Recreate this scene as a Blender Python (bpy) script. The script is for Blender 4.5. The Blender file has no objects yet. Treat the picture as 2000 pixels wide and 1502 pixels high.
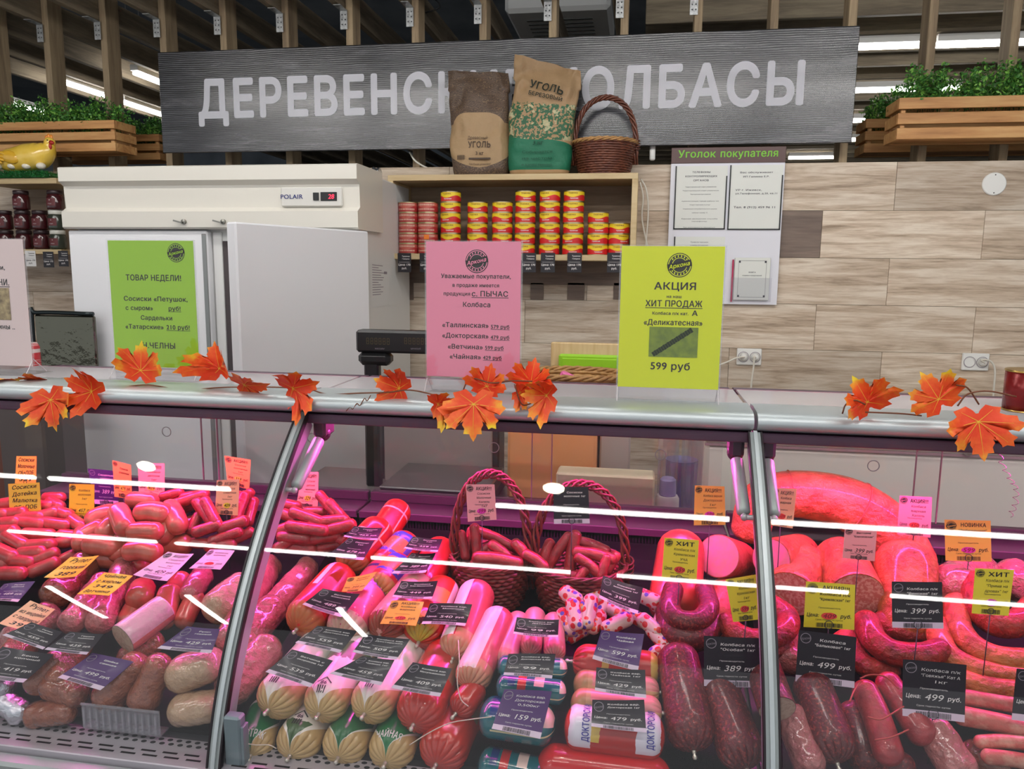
import bpy, math, random
import numpy as np
from mathutils import Vector, Matrix, noise
random.seed(7)
S = bpy.context.scene
COL = S.collection
PI = math.pi
# ------------------------------------------------------------------ camera
FPX, IW, IH = 1500.0, 2000, 1502
PSI, PIT, ROL = math.radians(9.3), math.radians(8.5), math.radians(0.6)
EYE = Vector((0, 0, 1.54))
FW = Vector((-math.sin(PSI)*math.cos(PIT), math.cos(PSI)*math.cos(PIT), -math.sin(PIT)))
_r = Vector((math.cos(PSI), math.sin(PSI), 0)); _u = _r.cross(FW)
RT = math.cos(ROL)*_r + math.sin(ROL)*_u
UP = -math.sin(ROL)*_r + math.cos(ROL)*_u
cd = bpy.data.cameras.new('camera'); cam = bpy.data.objects.new('camera', cd); COL.objects.link(cam)
cd.sensor_width = 36; cd.lens = 36*FPX/IW; cd.clip_end = 100; cd.clip_start = .05
m = Matrix.Identity(4)
for i in range(3):
    m[i][0] = RT[i]; m[i][1] = UP[i]; m[i][2] = -FW[i]; m[i][3] = EYE[i]
cam.matrix_world = m
S.camera = cam
# ------------------------------------------------------------------ world, exposure
S.view_settings.view_transform = 'Standard'; S.view_settings.look = 'None'
S.view_settings.gamma = 1; S.view_settings.exposure = 0.52; S.view_settings.use_curve_mapping = False
w = bpy.data.worlds.new('world'); S.world = w; w.use_nodes = True
w.node_tree.nodes['Background'].inputs[0].default_value = (.93, .96, 1, 1)
w.node_tree.nodes['Background'].inputs[1].default_value = 0.50
S.cycles.max_bounces = 8; S.cycles.transparent_max_bounces = 16
S.cycles.diffuse_bounces = 3; S.cycles.glossy_bounces = 3; S.cycles.sample_clamp_indirect = 4
S.cycles.caustics_reflective = False; S.cycles.caustics_refractive = False
TUBE_POWER = 26.0      # emission of the white ceiling tubes
PINK_POWER = 84.0      # emission of the pink tubes in the display case
PINK = (1.0, .08, .58)

# ------------------------------------------------------------------ rays through photo pixels
def ray(px, py): return FW + RT*((px-IW/2)/FPX) - UP*((py-IH/2)/FPX)
def atY(px, py, Y):
    d = ray(px, py); return EYE + d*(Y/d.y)
def atZ(px, py, Z):
    d = ray(px, py); return EYE + d*((Z-EYE.z)/d.z)
def depth(p): return (p-EYE).dot(FW)
GC = (-0.02, 0.82, -0.66, 1.39)
_prof = np.array([(1.735,1.20),(1.66,1.135),(1.585,1.065),(1.525,1.0),(1.465,.93),(1.41,.86),(1.365,.79),(1.33,.72),(1.30,.65),(1.275,.58),(1.26,.5)])
_c = np.polyfit(_prof[:,1], _prof[:,0], 3)
def glassY(z): return float(np.polyval(_c, z))
def glass_t(d):
    lo, hi = .5, 3.5
    for _ in range(40):
        t = (lo+hi)/2; p = EYE + d*t
        if p.y < glassY(p.z): lo = t
        else: hi = t
    return lo
DZ0, DSL, DY0 = .56, .25, 1.33            # deck: z = DZ0 + DSL*(Y-DY0)
def deckz(Y): return DZ0 + DSL*(Y-DY0)
def onpile(px, py, h, margin=.015):
    """point on the ray through a pixel, h above the sloping deck, kept behind the front glass"""
    d = ray(px, py)
    # EYE.z + t dz = DZ0 + DSL*(t dy - DY0) + h
    t = (EYE.z - DZ0 + DSL*DY0 - h)/(DSL*d.y - d.z)
    tg = glass_t(d) + margin/max(.4, d.normalized().y)/d.length
    if py > 840: t = max(t, tg)
    return EYE + d*t

# ------------------------------------------------------------------ materials
def lin(c):
    if max(c) > 1.001 or True:
        c = [x/255 for x in c[:3]]
    return tuple(x/12.92 if x <= .04045 else ((x+.055)/1.055)**2.4 for x in c) + (1,)
MC = {}
class NT:
    def __init__(s, name):
        s.m = bpy.data.materials.new(name); s.m.use_nodes = True
        s.t = s.m.node_tree; s.n = s.t.nodes; s.l = s.t.links
        s.b = s.n['Principled BSDF']; s.out = s.n['Material Output']
    def new(s, t, **k):
        n = s.n.new(t)
        for a, v in k.items(): setattr(n, a, v)
        return n
    def put(s, sock, v):
        if isinstance(v, bpy.types.NodeSocket): s.l.new(v, sock)
        else: sock.default_value = v
    def math(s, op, a, b=0.0, c=0.0):
        n = s.new('ShaderNodeMath', operation=op)
        s.put(n.inputs[0], a); s.put(n.inputs[1], b); s.put(n.inputs[2], c); return n.outputs[0]
    def mix(s, f, a, b):
        n = s.new('ShaderNodeMix', data_type='RGBA')
        s.put(n.inputs[0], f); s.put(n.inputs[6], a); s.put(n.inputs[7], b); return n.outputs[2]
    def coord(s, kind='Object', scale=(1,1,1), rand=False):
        c = s.new('ShaderNodeTexCoord'); mp = s.new('ShaderNodeMapping')
        s.l.new(c.outputs[kind], mp.inputs[0]); mp.inputs['Scale'].default_value = scale
        if rand:
            oi = s.new('ShaderNodeObjectInfo'); k = s.math('MULTIPLY', oi.outputs['Random'], 37.0)
            s.l.new(k, mp.inputs['Location'])
        return mp.outputs[0]
    def noise(s, vec, scale, detail=4, rough=.55, dist=0):
        n = s.new('ShaderNodeTexNoise'); s.l.new(vec, n.inputs['Vector'])
        n.inputs['Scale'].default_value = scale; n.inputs['Detail'].default_value = detail
        n.inputs['Roughness'].default_value = rough; n.inputs['Distortion'].default_value = dist
        return n.outputs['Fac']
    def ramp(s, f, stops):
        r = s.new('ShaderNodeValToRGB'); e = r.color_ramp.elements
        while len(e) < len(stops): e.new(.5)
        for i, (p, c) in enumerate(stops): e[i].position = p; e[i].color = lin(c) if len(c) == 3 else c
        s.l.new(f, r.inputs[0]); return r.outputs[0]
    def bump(s, h, strength=.3, dist=.002):
        b = s.new('ShaderNodeBump'); b.inputs['Strength'].default_value = strength
        b.inputs['Distance'].default_value = dist; s.l.new(h, b.inputs['Height'])
        s.l.new(b.outputs[0], s.b.inputs['Normal'])
def M(name, col, rough=.5, metal=0, bump=None, var=None, coat=0, emit=None, scale=(1,1,1), rand=False, spec=.5, alpha=None, sss=0):
    """principled material; bump=(noise scale, distance m); var=(noise scale, second colour, low, high)"""
    if name in MC: return MC[name]
    t = NT(name); b = t.b
    b.inputs['Base Color'].default_value = lin(col); b.inputs['Roughness'].default_value = rough
    b.inputs['Metallic'].default_value = metal; b.inputs['Coat Weight'].default_value = coat
    b.inputs['Coat Roughness'].default_value = .08; b.inputs['Specular IOR Level'].default_value = spec
    if alpha is not None: b.inputs['Alpha'].default_value = alpha
    if emit:
        b.inputs['Emission Color'].default_value = tuple(emit[0])+(1,) if len(emit[0]) == 3 else emit[0]
        b.inputs['Emission Strength'].default_value = emit[1]
    if bump or var: v = t.coord('Object', scale, rand)
    if var:
        f = t.noise(v, var[0], 5); lo = var[2] if len(var) > 2 else .35; hi = var[3] if len(var) > 3 else .7
        mr = t.new('ShaderNodeMapRange'); t.l.new(f, mr.inputs[0]); mr.inputs[1].default_value = lo; mr.inputs[2].default_value = hi
        t.l.new(t.mix(mr.outputs[0], lin(col), lin(var[1])), b.inputs['Base Color'])
    if bump: t.bump(t.noise(v, bump[0], 5), 1.0, bump[1])
    MC[name] = t.m; return t.m
def emitter(name, col, power):
    if name in MC: return MC[name]
    t = NT(name); e = t.new('ShaderNodeEmission'); e.inputs[0].default_value = tuple(col)+(1,); e.inputs[1].default_value = power
    t.l.new(e.outputs[0], t.out.inputs[0]); MC[name] = t.m; return t.m
def glassmat(name, tint=(1,1,1), base=.045, gain=.75, rough=0.0, haze=0.0, hazecol=(1,1,1)):
    t = NT(name); tr = t.new('ShaderNodeBsdfTransparent'); tr.inputs[0].default_value = tuple(tint)+(1,)
    gl = t.new('ShaderNodeBsdfAnisotropic') if False else t.new('ShaderNodeBsdfGlossy')
    gl.inputs['Roughness'].default_value = rough
    lw = t.new('ShaderNodeLayerWeight'); lw.inputs[0].default_value = .5
    p = t.math('POWER', lw.outputs['Facing'], 4.0)
    f = t.math('MULTIPLY_ADD', p, gain, base)
    mx = t.new('ShaderNodeMixShader'); t.l.new(f, mx.inputs[0]); t.l.new(tr.outputs[0], mx.inputs[1]); t.l.new(gl.outputs[0], mx.inputs[2])
    o = mx.outputs[0]
    if haze:
        df = t.new('ShaderNodeBsdfDiffuse'); df.inputs[0].default_value = tuple(hazecol)+(1,)
        m2 = t.new('ShaderNodeMixShader'); m2.inputs[0].default_value = haze
        t.l.new(o, m2.inputs[1]); t.l.new(df.outputs[0], m2.inputs[2]); o = m2.outputs[0]
    t.l.new(o, t.out.inputs[0]); MC[name] = t.m; return t.m

# ------------------------------------------------------------------ mesh building
class MB:
    def __init__(s): s.v = []; s.f = []; s.mi = []; s.uv = []; s.cur = 0
    def add(s, vs, fs, uvs=None, mi=None):
        o = len(s.v); s.v += [Vector(p) for p in vs]
        for k, f in enumerate(fs):
            s.f.append([i+o for i in f]); s.mi.append(s.cur if mi is None else (mi[k] if isinstance(mi, list) else mi))
            s.uv.append(uvs[k] if uvs else None)
        return s
    def box(s, lo, hi, rot=None, mi=None):
        x0,y0,z0 = lo; x1,y1,z1 = hi
        vs = [Vector(p) for p in ((x0,y0,z0),(x1,y0,z0),(x1,y1,z0),(x0,y1,z0),(x0,y0,z1),(x1,y0,z1),(x1,y1,z1),(x0,y1,z1))]
        if rot:
            c = sum(vs, Vector())/8; vs = [c + rot @ (p-c) for p in vs]
        return s.add(vs, [(3,2,1,0),(4,5,6,7),(0,1,5,4),(1,2,6,5),(2,3,7,6),(3,0,4,7)], mi=mi)
    def bbox(s, lo, hi, b=.004, rot=None, mi=None):
        """box with chamfered edges"""
        x0,y0,z0 = lo; x1,y1,z1 = hi; c = Vector(((x0+x1)/2,(y0+y1)/2,(z0+z1)/2)); h = Vector(((x1-x0)/2,(y1-y0)/2,(z1-z0)/2))
        b = min(b, h.x*.9, h.y*.9, h.z*.9); vs = []; idx = {}
        for sx in (-1,1):
            for sy in (-1,1):
                for sz in (-1,1):
                    for ax in range(3):
                        q = Vector((sx*(h.x-(b if ax != 0 else 0)), sy*(h.y-(b if ax != 1 else 0)), sz*(h.z-(b if ax != 2 else 0))))
                        idx[(sx,sy,sz,ax)] = len(vs); vs.append(c + ((rot @ q) if rot else q))
        fs = []
        for sg in (-1,1):
            fs.append([idx[(sg,a,d,0)] for a,d in ((-1,-1),(1,-1),(1,1),(-1,1))][::sg])
            fs.append([idx[(a,sg,d,1)] for a,d in ((-1,-1),(-1,1),(1,1),(1,-1))][::sg])
            fs.append([idx[(a,d,sg,2)] for a,d in ((-1,-1),(1,-1),(1,1),(-1,1))][::sg])
        for a in (-1,1):
            for d in (-1,1):
                fs.append([idx[(a,d,-1,0)],idx[(a,d,1,0)],idx[(a,d,1,1)],idx[(a,d,-1,1)]][::a*d])
                fs.append([idx[(a,-1,d,0)],idx[(a,-1,d,2)],idx[(a,1,d,2)],idx[(a,1,d,0)]][::a*d])
                fs.append([idx[(-1,a,d,1)],idx[(1,a,d,1)],idx[(1,a,d,2)],idx[(-1,a,d,2)]][::a*d])
        for sx in (-1,1):
            for sy in (-1,1):
                for sz in (-1,1): fs.append([idx[(sx,sy,sz,0)],idx[(sx,sy,sz,1)],idx[(sx,sy,sz,2)]][::sx*sy*sz])
        return s.add(vs, fs, mi=mi)
    def tube(s, pts, r, seg=8, caps=True, mi=None):
        n = len(pts); rs = r if isinstance(r, (list, tuple)) else [r]*n
        fr = frames(pts); vs = []; fs = []
        for i in range(n):
            t, a, b = fr[i]
            for k in range(seg):
                th = 2*PI*k/seg; vs.append(Vector(pts[i]) + (a*math.cos(th) + b*math.sin(th))*rs[i])
        for i in range(n-1):
            for k in range(seg):
                k2 = (k+1) % seg; fs.append((i*seg+k, i*seg+k2, (i+1)*seg+k2, (i+1)*seg+k))
        if caps: fs.append(list(range(seg))[::-1]); fs.append([(n-1)*seg+k for k in range(seg)])
        return s.add(vs, fs, mi=mi)
    def lathe(s, prof, c=(0,0,0), seg=24, mi=None, axis=None, mis=None):
        c = Vector(c); vs = []; fs = []; q = axis.to_track_quat('Z','Y').to_matrix() if axis is not None else None; ml = []
        for (r, z) in prof:
            for k in range(seg):
                th = 2*PI*k/seg; p = Vector((r*math.cos(th), r*math.sin(th), z)); vs.append(c + (q @ p if q else p))
        for i in range(len(prof)-1):
            for k in range(seg):
                k2 = (k+1) % seg; fs.append((i*seg+k, i*seg+k2, (i+1)*seg+k2, (i+1)*seg+k)); ml.append(mis[i] if mis else (mi or s.cur))
        if prof[0][0] > 1e-4: fs.append(list(range(seg))[::-1]); ml.append(mis[0] if mis else (mi or s.cur))
        if prof[-1][0] > 1e-4: fs.append([(len(prof)-1)*seg+k for k in range(seg)]); ml.append(mis[-1] if mis else (mi or s.cur))
        return s.add(vs, fs, mi=ml)
    def ellip(s, c, r, seg=14, rings=9, rot=None, mi=None):
        c = Vector(c); vs = []; fs = []
        for i in range(rings+1):
            ph = PI*i/rings
            for k in range(seg):
                th = 2*PI*k/seg; p = Vector((r[0]*math.sin(ph)*math.cos(th), r[1]*math.sin(ph)*math.sin(th), -r[2]*math.cos(ph)))
                vs.append(c + (rot @ p if rot else p))
        for i in range(rings):
            for k in range(seg):
                k2 = (k+1) % seg; fs.append((i*seg+k, i*seg+k2, (i+1)*seg+k2, (i+1)*seg+k))
        return s.add(vs, fs, mi=mi)
    def build(s, name, mats, parent=None, smooth=False, kind=None, origin=None, auto=None):
        me = bpy.data.meshes.new(name)
        if parent is not None: org = worldloc(parent)
        else: org = Vector(origin) if origin is not None else (sum(s.v, Vector())/max(1, len(s.v)))
        me.from_pydata([tuple(p-org) for p in s.v], [], s.f)
        if not isinstance(mats, (list, tuple)): mats = [mats]
        for mt in mats: me.materials.append(mt)
        if len(mats) > 1: me.polygons.foreach_set('material_index', s.mi)
        if any(u is not None for u in s.uv):
            ul = me.uv_layers.new(name='UVMap'); li = 0
            flat = []
            for f, u in zip(s.f, s.uv):
                for j in range(len(f)): flat += list(u[j]) if u else [0, 0]
            ul.data.foreach_set('uv', flat)
        if smooth: me.polygons.foreach_set('use_smooth', [True]*len(me.polygons))
        me.update()
        if auto: me.set_sharp_from_angle(angle=auto)
        o = bpy.data.objects.new(name, me); COL.objects.link(o)
        if parent is not None: o.parent = parent
        else: o.location = org
        if kind: o['kind'] = kind
        return o
def worldloc(o):
    p = Vector(o.location)
    while o.parent: o = o.parent; p += Vector(o.location)
    return p
def frames(pts):
    pts = [Vector(p) for p in pts]; n = len(pts); out = []
    for i in range(n):
        t = (pts[min(i+1, n-1)] - pts[max(i-1, 0)])
        t = t.normalized() if t.length > 1e-9 else Vector((0,0,1))
        if i == 0:
            ref = Vector((0,0,1)) if abs(t.z) < .92 else Vector((0,-1,0))
            a = (ref - t*ref.dot(t)).normalized()
        else:
            a = out[-1][1]; a = (a - t*a.dot(t)).normalized()
        out.append((t, a, t.cross(a)))
    return out
def catmull(pts, n=8):
    pts = [Vector(p) for p in pts]
    if len(pts) < 3: return [pts[0].lerp(pts[-1], i/n) for i in range(n+1)]
    P = [pts[0]*2-pts[1]] + pts + [pts[-1]*2-pts[-2]]; out = []
    for i in range(1, len(P)-2):
        p0,p1,p2,p3 = P[i-1:i+3]
        for k in range(n):
            t = k/n; out.append(.5*((2*p1)+(p2-p0)*t+(2*p0-5*p1+4*p2-p3)*t*t+(3*p1-p0-3*p2+p3)*t**3))
    out.append(pts[-1]); return out
def tag(o, label=None, cat=None, group=None, kind=None):
    if label: o['label'] = label
    if cat: o['category'] = cat
    if group: o['group'] = group
    if kind: o['kind'] = kind
    return o
def thing(name, loc, label, cat, group=None):
    o = bpy.data.objects.new(name, None); o.empty_display_size = .05; COL.objects.link(o); o.location = loc
    return tag(o, label, cat, group)
def copy_tree(o, loc, label=None, group=None, parent=None):
    c = o.copy(); COL.objects.link(c)
    if parent is None: c.location = loc
    else: c.parent = parent
    if label: c['label'] = label
    if group: c['group'] = group
    for ch in list(o.children): copy_tree(ch, None, parent=c)
    return c

# ------------------------------------------------------------------ lettering: one mesh per glyph, made once
CH = 'АБВГДЕЖЗИЙКЛМНОПРСТУФХЦЧШЩЫЬЭЮЯабвгдежзийклмнопрстуфхцчшщыьэюя0123456789.,:;!?"«»()/+-POLAIR*№ '
GL = {}
from mathutils.geometry import delaunay_2d_cdt
def fill_contours(vs, es, shifts):
    """fill outlines by the non-zero rule (the font's outlines overlap themselves); shifts embolden"""
    V, E = [], []
    for dx, dy in shifts:
        o = len(V); V += [Vector((x+dx, y+dy)) for x, y in vs]; E += [(a+o, b+o) for a, b in es]
    if not V: return [], []
    r = delaunay_2d_cdt(V, E, [], 0, 1e-5); P, T = r[0], r[2]
    A = np.array([V[a][:] for a, b in E]); B = np.array([V[b][:] for a, b in E])
    C_ = np.array([[sum(P[i][k] for i in t)/3 for k in (0,1)] for t in T])
    up_ = (A[None,:,1] <= C_[:,1,None]) & (B[None,:,1] > C_[:,1,None]); dn = (A[None,:,1] > C_[:,1,None]) & (B[None,:,1] <= C_[:,1,None])
    cr = (B[None,:,0]-A[None,:,0])*(C_[:,1,None]-A[None,:,1]) - (C_[:,0,None]-A[None,:,0])*(B[None,:,1]-A[None,:,1])
    wn = (up_ & (cr > 0)).sum(1) - (dn & (cr < 0)).sum(1)
    F = [tuple(T[i]) for i in range(len(T)) if wn[i] != 0]
    used = sorted({i for f in F for i in f}); mp = {j: k for k, j in enumerate(used)}
    return [(P[j][0], P[j][1]) for j in used], [tuple(mp[i] for i in f) for f in F]
def make_glyphs():
    tmp = []
    def txt(s):
        cu = bpy.data.curves.new('t', 'FONT'); cu.body = s; cu.size = 1.0; cu.dimensions = '2D'; cu.fill_mode = 'NONE'; cu.resolution_u = 3
        ob = bpy.data.objects.new('t', cu); COL.objects.link(ob); return ob
    chars = sorted(set(CH)); obs = [(c, k, txt(c if k else '\u041d'+c+'\u041d')) for c in chars for k in (0, 1)] + [('HH', 0, txt('\u041d\u041d'))]
    dg = bpy.context.evaluated_depsgraph_get(); dg.update(); raw = {}
    for c, k, ob in obs:
        me = bpy.data.meshes.new_from_object(ob.evaluated_get(dg))
        if k: raw[c, 1] = ([(v.co.x, v.co.y) for v in me.vertices], [tuple(e.vertices) for e in me.edges])
        else: xs = [v.co.x for v in me.vertices]; raw[c, 0] = max(xs)-min(xs)
        bpy.data.meshes.remove(me)
    for c, k, ob in obs:
        cu = ob.data; bpy.data.objects.remove(ob); bpy.data.curves.remove(cu)
    for c in chars:
        vs, es = raw[c, 1]
        # orient every closed outline consistently
        nxt = {}
        for a, b in es: nxt.setdefault(a, []).append(b); nxt.setdefault(b, []).append(a)
        seen, oe = set(), []
        for s0 in sorted(nxt):
            if s0 in seen: continue
            p, q = s0, (s0+1 if s0+1 in nxt[s0] else nxt[s0][0]); seen.add(s0); oe.append((p, q))
            while q != s0:
                seen.add(q); n_ = [x for x in nxt[q] if x != p]
                if not n_: break
                p, q = q, n_[0]; oe.append((p, q))
        adv = raw[c, 0]-raw['HH', 0]
        GL[(0, c)] = fill_contours(vs, oe, [(0, 0)]) + (adv,)
        e = .020; GL[(1, c)] = fill_contours(vs, oe, [(-e, -e*.5), (e, e*.5), (e, -e*.5)]) + (adv+.035,)
        if c in '\u0414\u0415\u0420\u0412\u041d\u0421\u041a\u0418\u041e\u041b\u0411\u0410\u042b ': e = .032; GL[(2, c)] = fill_contours(vs, oe, [(e*math.cos(PI*k/4), e*math.sin(PI*k/4)) for k in range(8)]) + (adv+.07,)
    GL['cap'] = max(v[1] for v in raw['\u041d', 1][0])
make_glyphs()
def layout(mb, s, x, y, h, fn, bold=0, align='C', shear=0, mi=None, fit=None, ang=0):
    """write string s at (x,y), cap height h, through the map fn(x,y)->world"""
    k = h/GL['cap']; wd = sum(GL[(bold, c)][2] for c in s if (bold, c) in GL)*k
    kx = k
    if fit and (wd > fit[1] or fit[0]): kx = k*fit[1]/wd; wd = fit[1]
    x0 = x - (wd/2 if align == 'C' else wd if align == 'R' else 0); ca, sa = math.cos(ang), math.sin(ang); cx = x0
    for c in s:
        if (bold, c) not in GL: continue
        vs, fs, adv = GL[(bold, c)]
        pts = []
        for (a, b) in vs:
            X = cx + a*kx + shear*b*k - x; Y = b*k
            pts.append(fn(x + X*ca - Y*sa, y + X*sa + Y*ca))
        mb.add(pts, fs, mi=mi); cx += adv*kx
    return wd
def planar(o, ex, ey, n, off=.0006):
    o, ex, ey, n = Vector(o), Vector(ex), Vector(ey), Vector(n)
    return lambda x, y: o + ex*x + ey*y + n*off
def quad(mb, fn, x0, y0, x1, y1, mi=None):
    mb.add([fn(x0,y0),fn(x1,y0),fn(x1,y1),fn(x0,y1)], [(0,1,2,3)], mi=mi)
def disc(mb, fn, x, y, r, seg=28, mi=None, r0=0):
    if r0 == 0:
        mb.add([fn(x+r*math.cos(2*PI*k/seg), y+r*math.sin(2*PI*k/seg)) for k in range(seg)], [list(range(seg))], mi=mi)
    else:
        vs = []
        for k in range(seg):
            a = 2*PI*k/seg; vs += [fn(x+r0*math.cos(a), y+r0*math.sin(a)), fn(x+r*math.cos(a), y+r*math.sin(a))]
        mb.add(vs, [(2*k, 2*k+1, (2*k+3) % (2*seg), (2*k+2) % (2*seg)) for k in range(seg)], mi=mi)

INK = M('ink', (22,20,22), .6); WHT = M('white_print', (235,230,228), .6); GREYP = M('grey_print', (150,140,150), .6)
def logo(mb_dark, mb_light, fn, x, y, r, lift, text='Аркона'):
    """round stamp: dark disc, light ring lines and slanted script"""
    up = lambda a, b: fn(a, b) + lift
    disc(mb_dark, fn, x, y, r)
    disc(mb_light, up, x, y, r*.93, r0=r*.86); disc(mb_light, up, x, y, r*.62, r0=r*.57)
    up2 = lambda a, b: fn(a, b) + lift*2
    a = .22
    hw, hh = r*.98, r*.26
    mb_dark.add([up2(x+i*math.cos(a)-j*math.sin(a), y+i*math.sin(a)+j*math.cos(a)) for i, j in ((-hw,-hh),(hw,-hh),(hw,hh),(-hw,hh))], [(0,1,2,3)])
    up3 = lambda a_, b_: fn(a_, b_) + lift*3
    layout(mb_light, text, x, y-r*.16, r*.34, up3, bold=1, shear=.3, fit=(1, r*1.75), ang=a)
    for k in range(18):
        th = 2*PI*k/18
        if abs(math.sin(th)) < .35: continue
        p = (x+r*.745*math.cos(th), y+r*.745*math.sin(th)); d = r*.045
        mb_light.add([up(p[0]+d*i, p[1]+d*j*1.6) for i, j in ((-1,-1),(1,-1),(1,1),(-1,1))], [(0,1,2,3)])
# ================================================================== SETTING
def struct(mb, name, mats, **k):
    o = mb.build(name, mats, **k); o['kind'] = 'structure'; return o
floor_m = M('floor_tile', (120,116,112), .35, bump=(6,.0005), var=(3,(105,100,98)))
dark_m = M('ceiling_dark', (128,136,144), .8, var=(1.2,(96,104,112)))
wood_m = None
def woodmat(name, c1, c2, c3, gscale=1, along='X', rough=.55, knots=True, vary=.25, bumpd=.0008):
    t = NT(name); sc = {'X': (1.2,14,14), 'Y': (14,1.2,14), 'Z': (14,14,1.2)}[along]
    v = t.coord('Object', tuple(x*gscale for x in sc), rand=True)
    a = t.noise(v, 1.3, 6, .6, .8); b = t.noise(v, 7, 4, .6, .2)
    f = t.math('ADD', t.math('MULTIPLY', a, .72), t.math('MULTIPLY', b, .28))
    col = t.ramp(f, [(.30, c3), (.46, c2), (.60, c1), (.8, c1)])
    oi = t.new('ShaderNodeObjectInfo'); hs = t.new('ShaderNodeHueSaturation')
    t.l.new(t.math('MULTIPLY_ADD', oi.outputs['Random'], vary, 1-vary/2), hs.inputs['Value']); t.l.new(col, hs.inputs['Color'])
    t.l.new(hs.outputs[0], t.b.inputs['Base Color']); t.b.inputs['Roughness'].default_value = rough
    t.bump(b, 1, bumpd); MC[name] = t.m; return t.m
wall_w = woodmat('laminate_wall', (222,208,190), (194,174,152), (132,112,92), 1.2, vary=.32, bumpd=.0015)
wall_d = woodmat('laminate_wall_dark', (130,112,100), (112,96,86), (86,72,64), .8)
beam_y = woodmat('joist_wood', (150,136,114), (128,115,96), (100,90,76), 1, 'Y', .8)
beam_x = woodmat('slat_wood', (150,138,116), (128,116,98), (100,90,78), 1, 'X', .8)
post_m = woodmat('post_wood', (166,146,116), (144,124,98), (112,94,76), 1, 'Z', .75)
pine_m = woodmat('pine', (206,160,104), (190,138,84), (150,100,58), .8, 'X', .6, vary=.12)
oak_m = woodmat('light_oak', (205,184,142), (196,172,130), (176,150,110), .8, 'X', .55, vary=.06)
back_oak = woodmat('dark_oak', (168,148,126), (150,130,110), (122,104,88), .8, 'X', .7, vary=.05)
white_m = M('painted_white', (226,226,224), .35, bump=(60,.0001))
steel = M('steel', (170,172,172), .3, 1, bump=(40,.0002))

mb = MB(); mb.box((-26,-4,-.1), (20,15,0)); struct(mb, 'floor', floor_m)
mb = MB(); mb.box((-26,-3.5,4.3), (20,15,4.4)); struct(mb, 'ceiling', dark_m)
mb = MB(); mb.box((-26,15,0), (20,15.1,4.3)); struct(mb, 'wall_far', dark_m)
WY = 4.1
WZ = 2.079
mb = MB(); mb.box((-5.2,WY+.012,0), (3.2,WY+.09,WZ-.004)); wall = struct(mb, 'wall_back', wall_d)
# laminate planks of the wall, each its own board
row_h = .232; plen = .745; z = WZ; r = 0; pm = {}
x_off = atY(1750, 360, WY).x; x_off2 = atY(1605, 450, WY).x
def plank(x0, x1, z0, z1, mat):
    key = (round(x1-x0,3), round(z1-z0,3), mat.name)
    if key in pm: me = pm[key]
    else:
        b = MB(); b.bbox((0,0,0), (x1-x0-.0015, .013, z1-z0-.0015), .001)
        o = b.build('plank', mat, origin=(0,0,0)); me = pm[key] = o.data; bpy.data.objects.remove(o)
    o = bpy.data.objects.new('plank', me); COL.objects.link(o); o.parent = wall
    o.location = Vector((x0, WY, z0)) - wall.location
while z > .3:
    off = x_off if r % 2 == 0 else x_off2; k0 = math.floor((-5.2-off)/plen); x = off + k0*plen
    while x < 3.2:
        a, b = max(x, -5.2), min(x+plen, 3.2)
        if b-a > .05:
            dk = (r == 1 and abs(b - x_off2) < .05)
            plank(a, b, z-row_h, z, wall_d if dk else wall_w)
        x += plen
    z -= row_h; r += 1
# darker band and blocks below the wall cabinet
def bandbox(name, px0, py0, px1, py1, mat, th=.006):
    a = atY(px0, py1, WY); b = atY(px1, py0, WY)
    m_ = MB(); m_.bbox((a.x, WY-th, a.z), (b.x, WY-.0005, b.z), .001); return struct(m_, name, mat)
bandbox('trim_1', 775, 490, 1222, 552, wall_d)
for i, (a, b) in enumerate(((787,808),(1036,1062),(1108,1142),(1198,1222))): bandbox('trim_%d' % (i+2), a, 552.5, b, 585, wall_d)

# posts and joists of the open timber partition
bx = atY(85, 45, 4.2).x; step = .3705
ORD = ('first','second','third','fourth','fifth','sixth','seventh','eighth','ninth','tenth','eleventh','twelfth','thirteenth','fourteenth','fifteenth','sixteenth','seventeenth','eighteenth','nineteenth','twentieth','twenty-first','twenty-second','twenty-third','twenty-fourth','twenty-fifth','twenty-sixth','twenty-seventh','twenty-eighth','twenty-ninth','thirtieth','thirty-first')
brk = M('galvanised', (190,192,192), .45, .6, var=(60,(140,142,142)))
for k in range(-3, 17):
    X = bx + k*step
    if X > 2.5: break
    q = MB(); q.bbox((X-.02, 4.21, WZ-.3 if False else .02), (X+.02, 4.33, 3.2), .003); o = q.build('partition_post', post_m)
    place = 'left of the sign' if X < -2.75 else ('behind the sign' if X < 1 else 'right of the sign')
    tag(o, 'upright wooden partition post, %s from the left, %s' % (ORD[k+3], place), 'post', 'posts of the slatted timber partition')
    if -3.9 < X < .6:
        q = MB(); zb = 2.93
        q.box((X-.045, 4.195, zb-.11), (X-.005, 4.198, zb-.015)); q.box((X-.045, 4.10, zb-.015), (X-.005, 4.198, zb-.012))
        b = q.build('angle_bracket', brk, parent=o)
        q = MB()
        for u in (-.034, -.016):
            for v in (-.085,-.06,-.035): q.lathe([(0,0),(.004,0),(.004,-.002),(0,-.002)], (X+u, 4.195, zb+v), 8, axis=Vector((0,-1,0)))
        q.build('screw', M('dark_screw', (60,60,62), .5, .5), parent=b, kind='stuff')
    if X < -.05:
        q = MB(); q.bbox((X-.022-.045, 1.2 if X < -1.0 else 3.2, 2.93), (X+.022-.045, 13.5 if X < -1.3 else 9, 3.07), .004)
        tag(q.build('ceiling_joist', beam_y), 'overhead wooden joist running away, %s from the left' % ORD[k+3], 'joist', 'overhead joists running away from the viewer')
y = 4.75; i = 0
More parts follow.
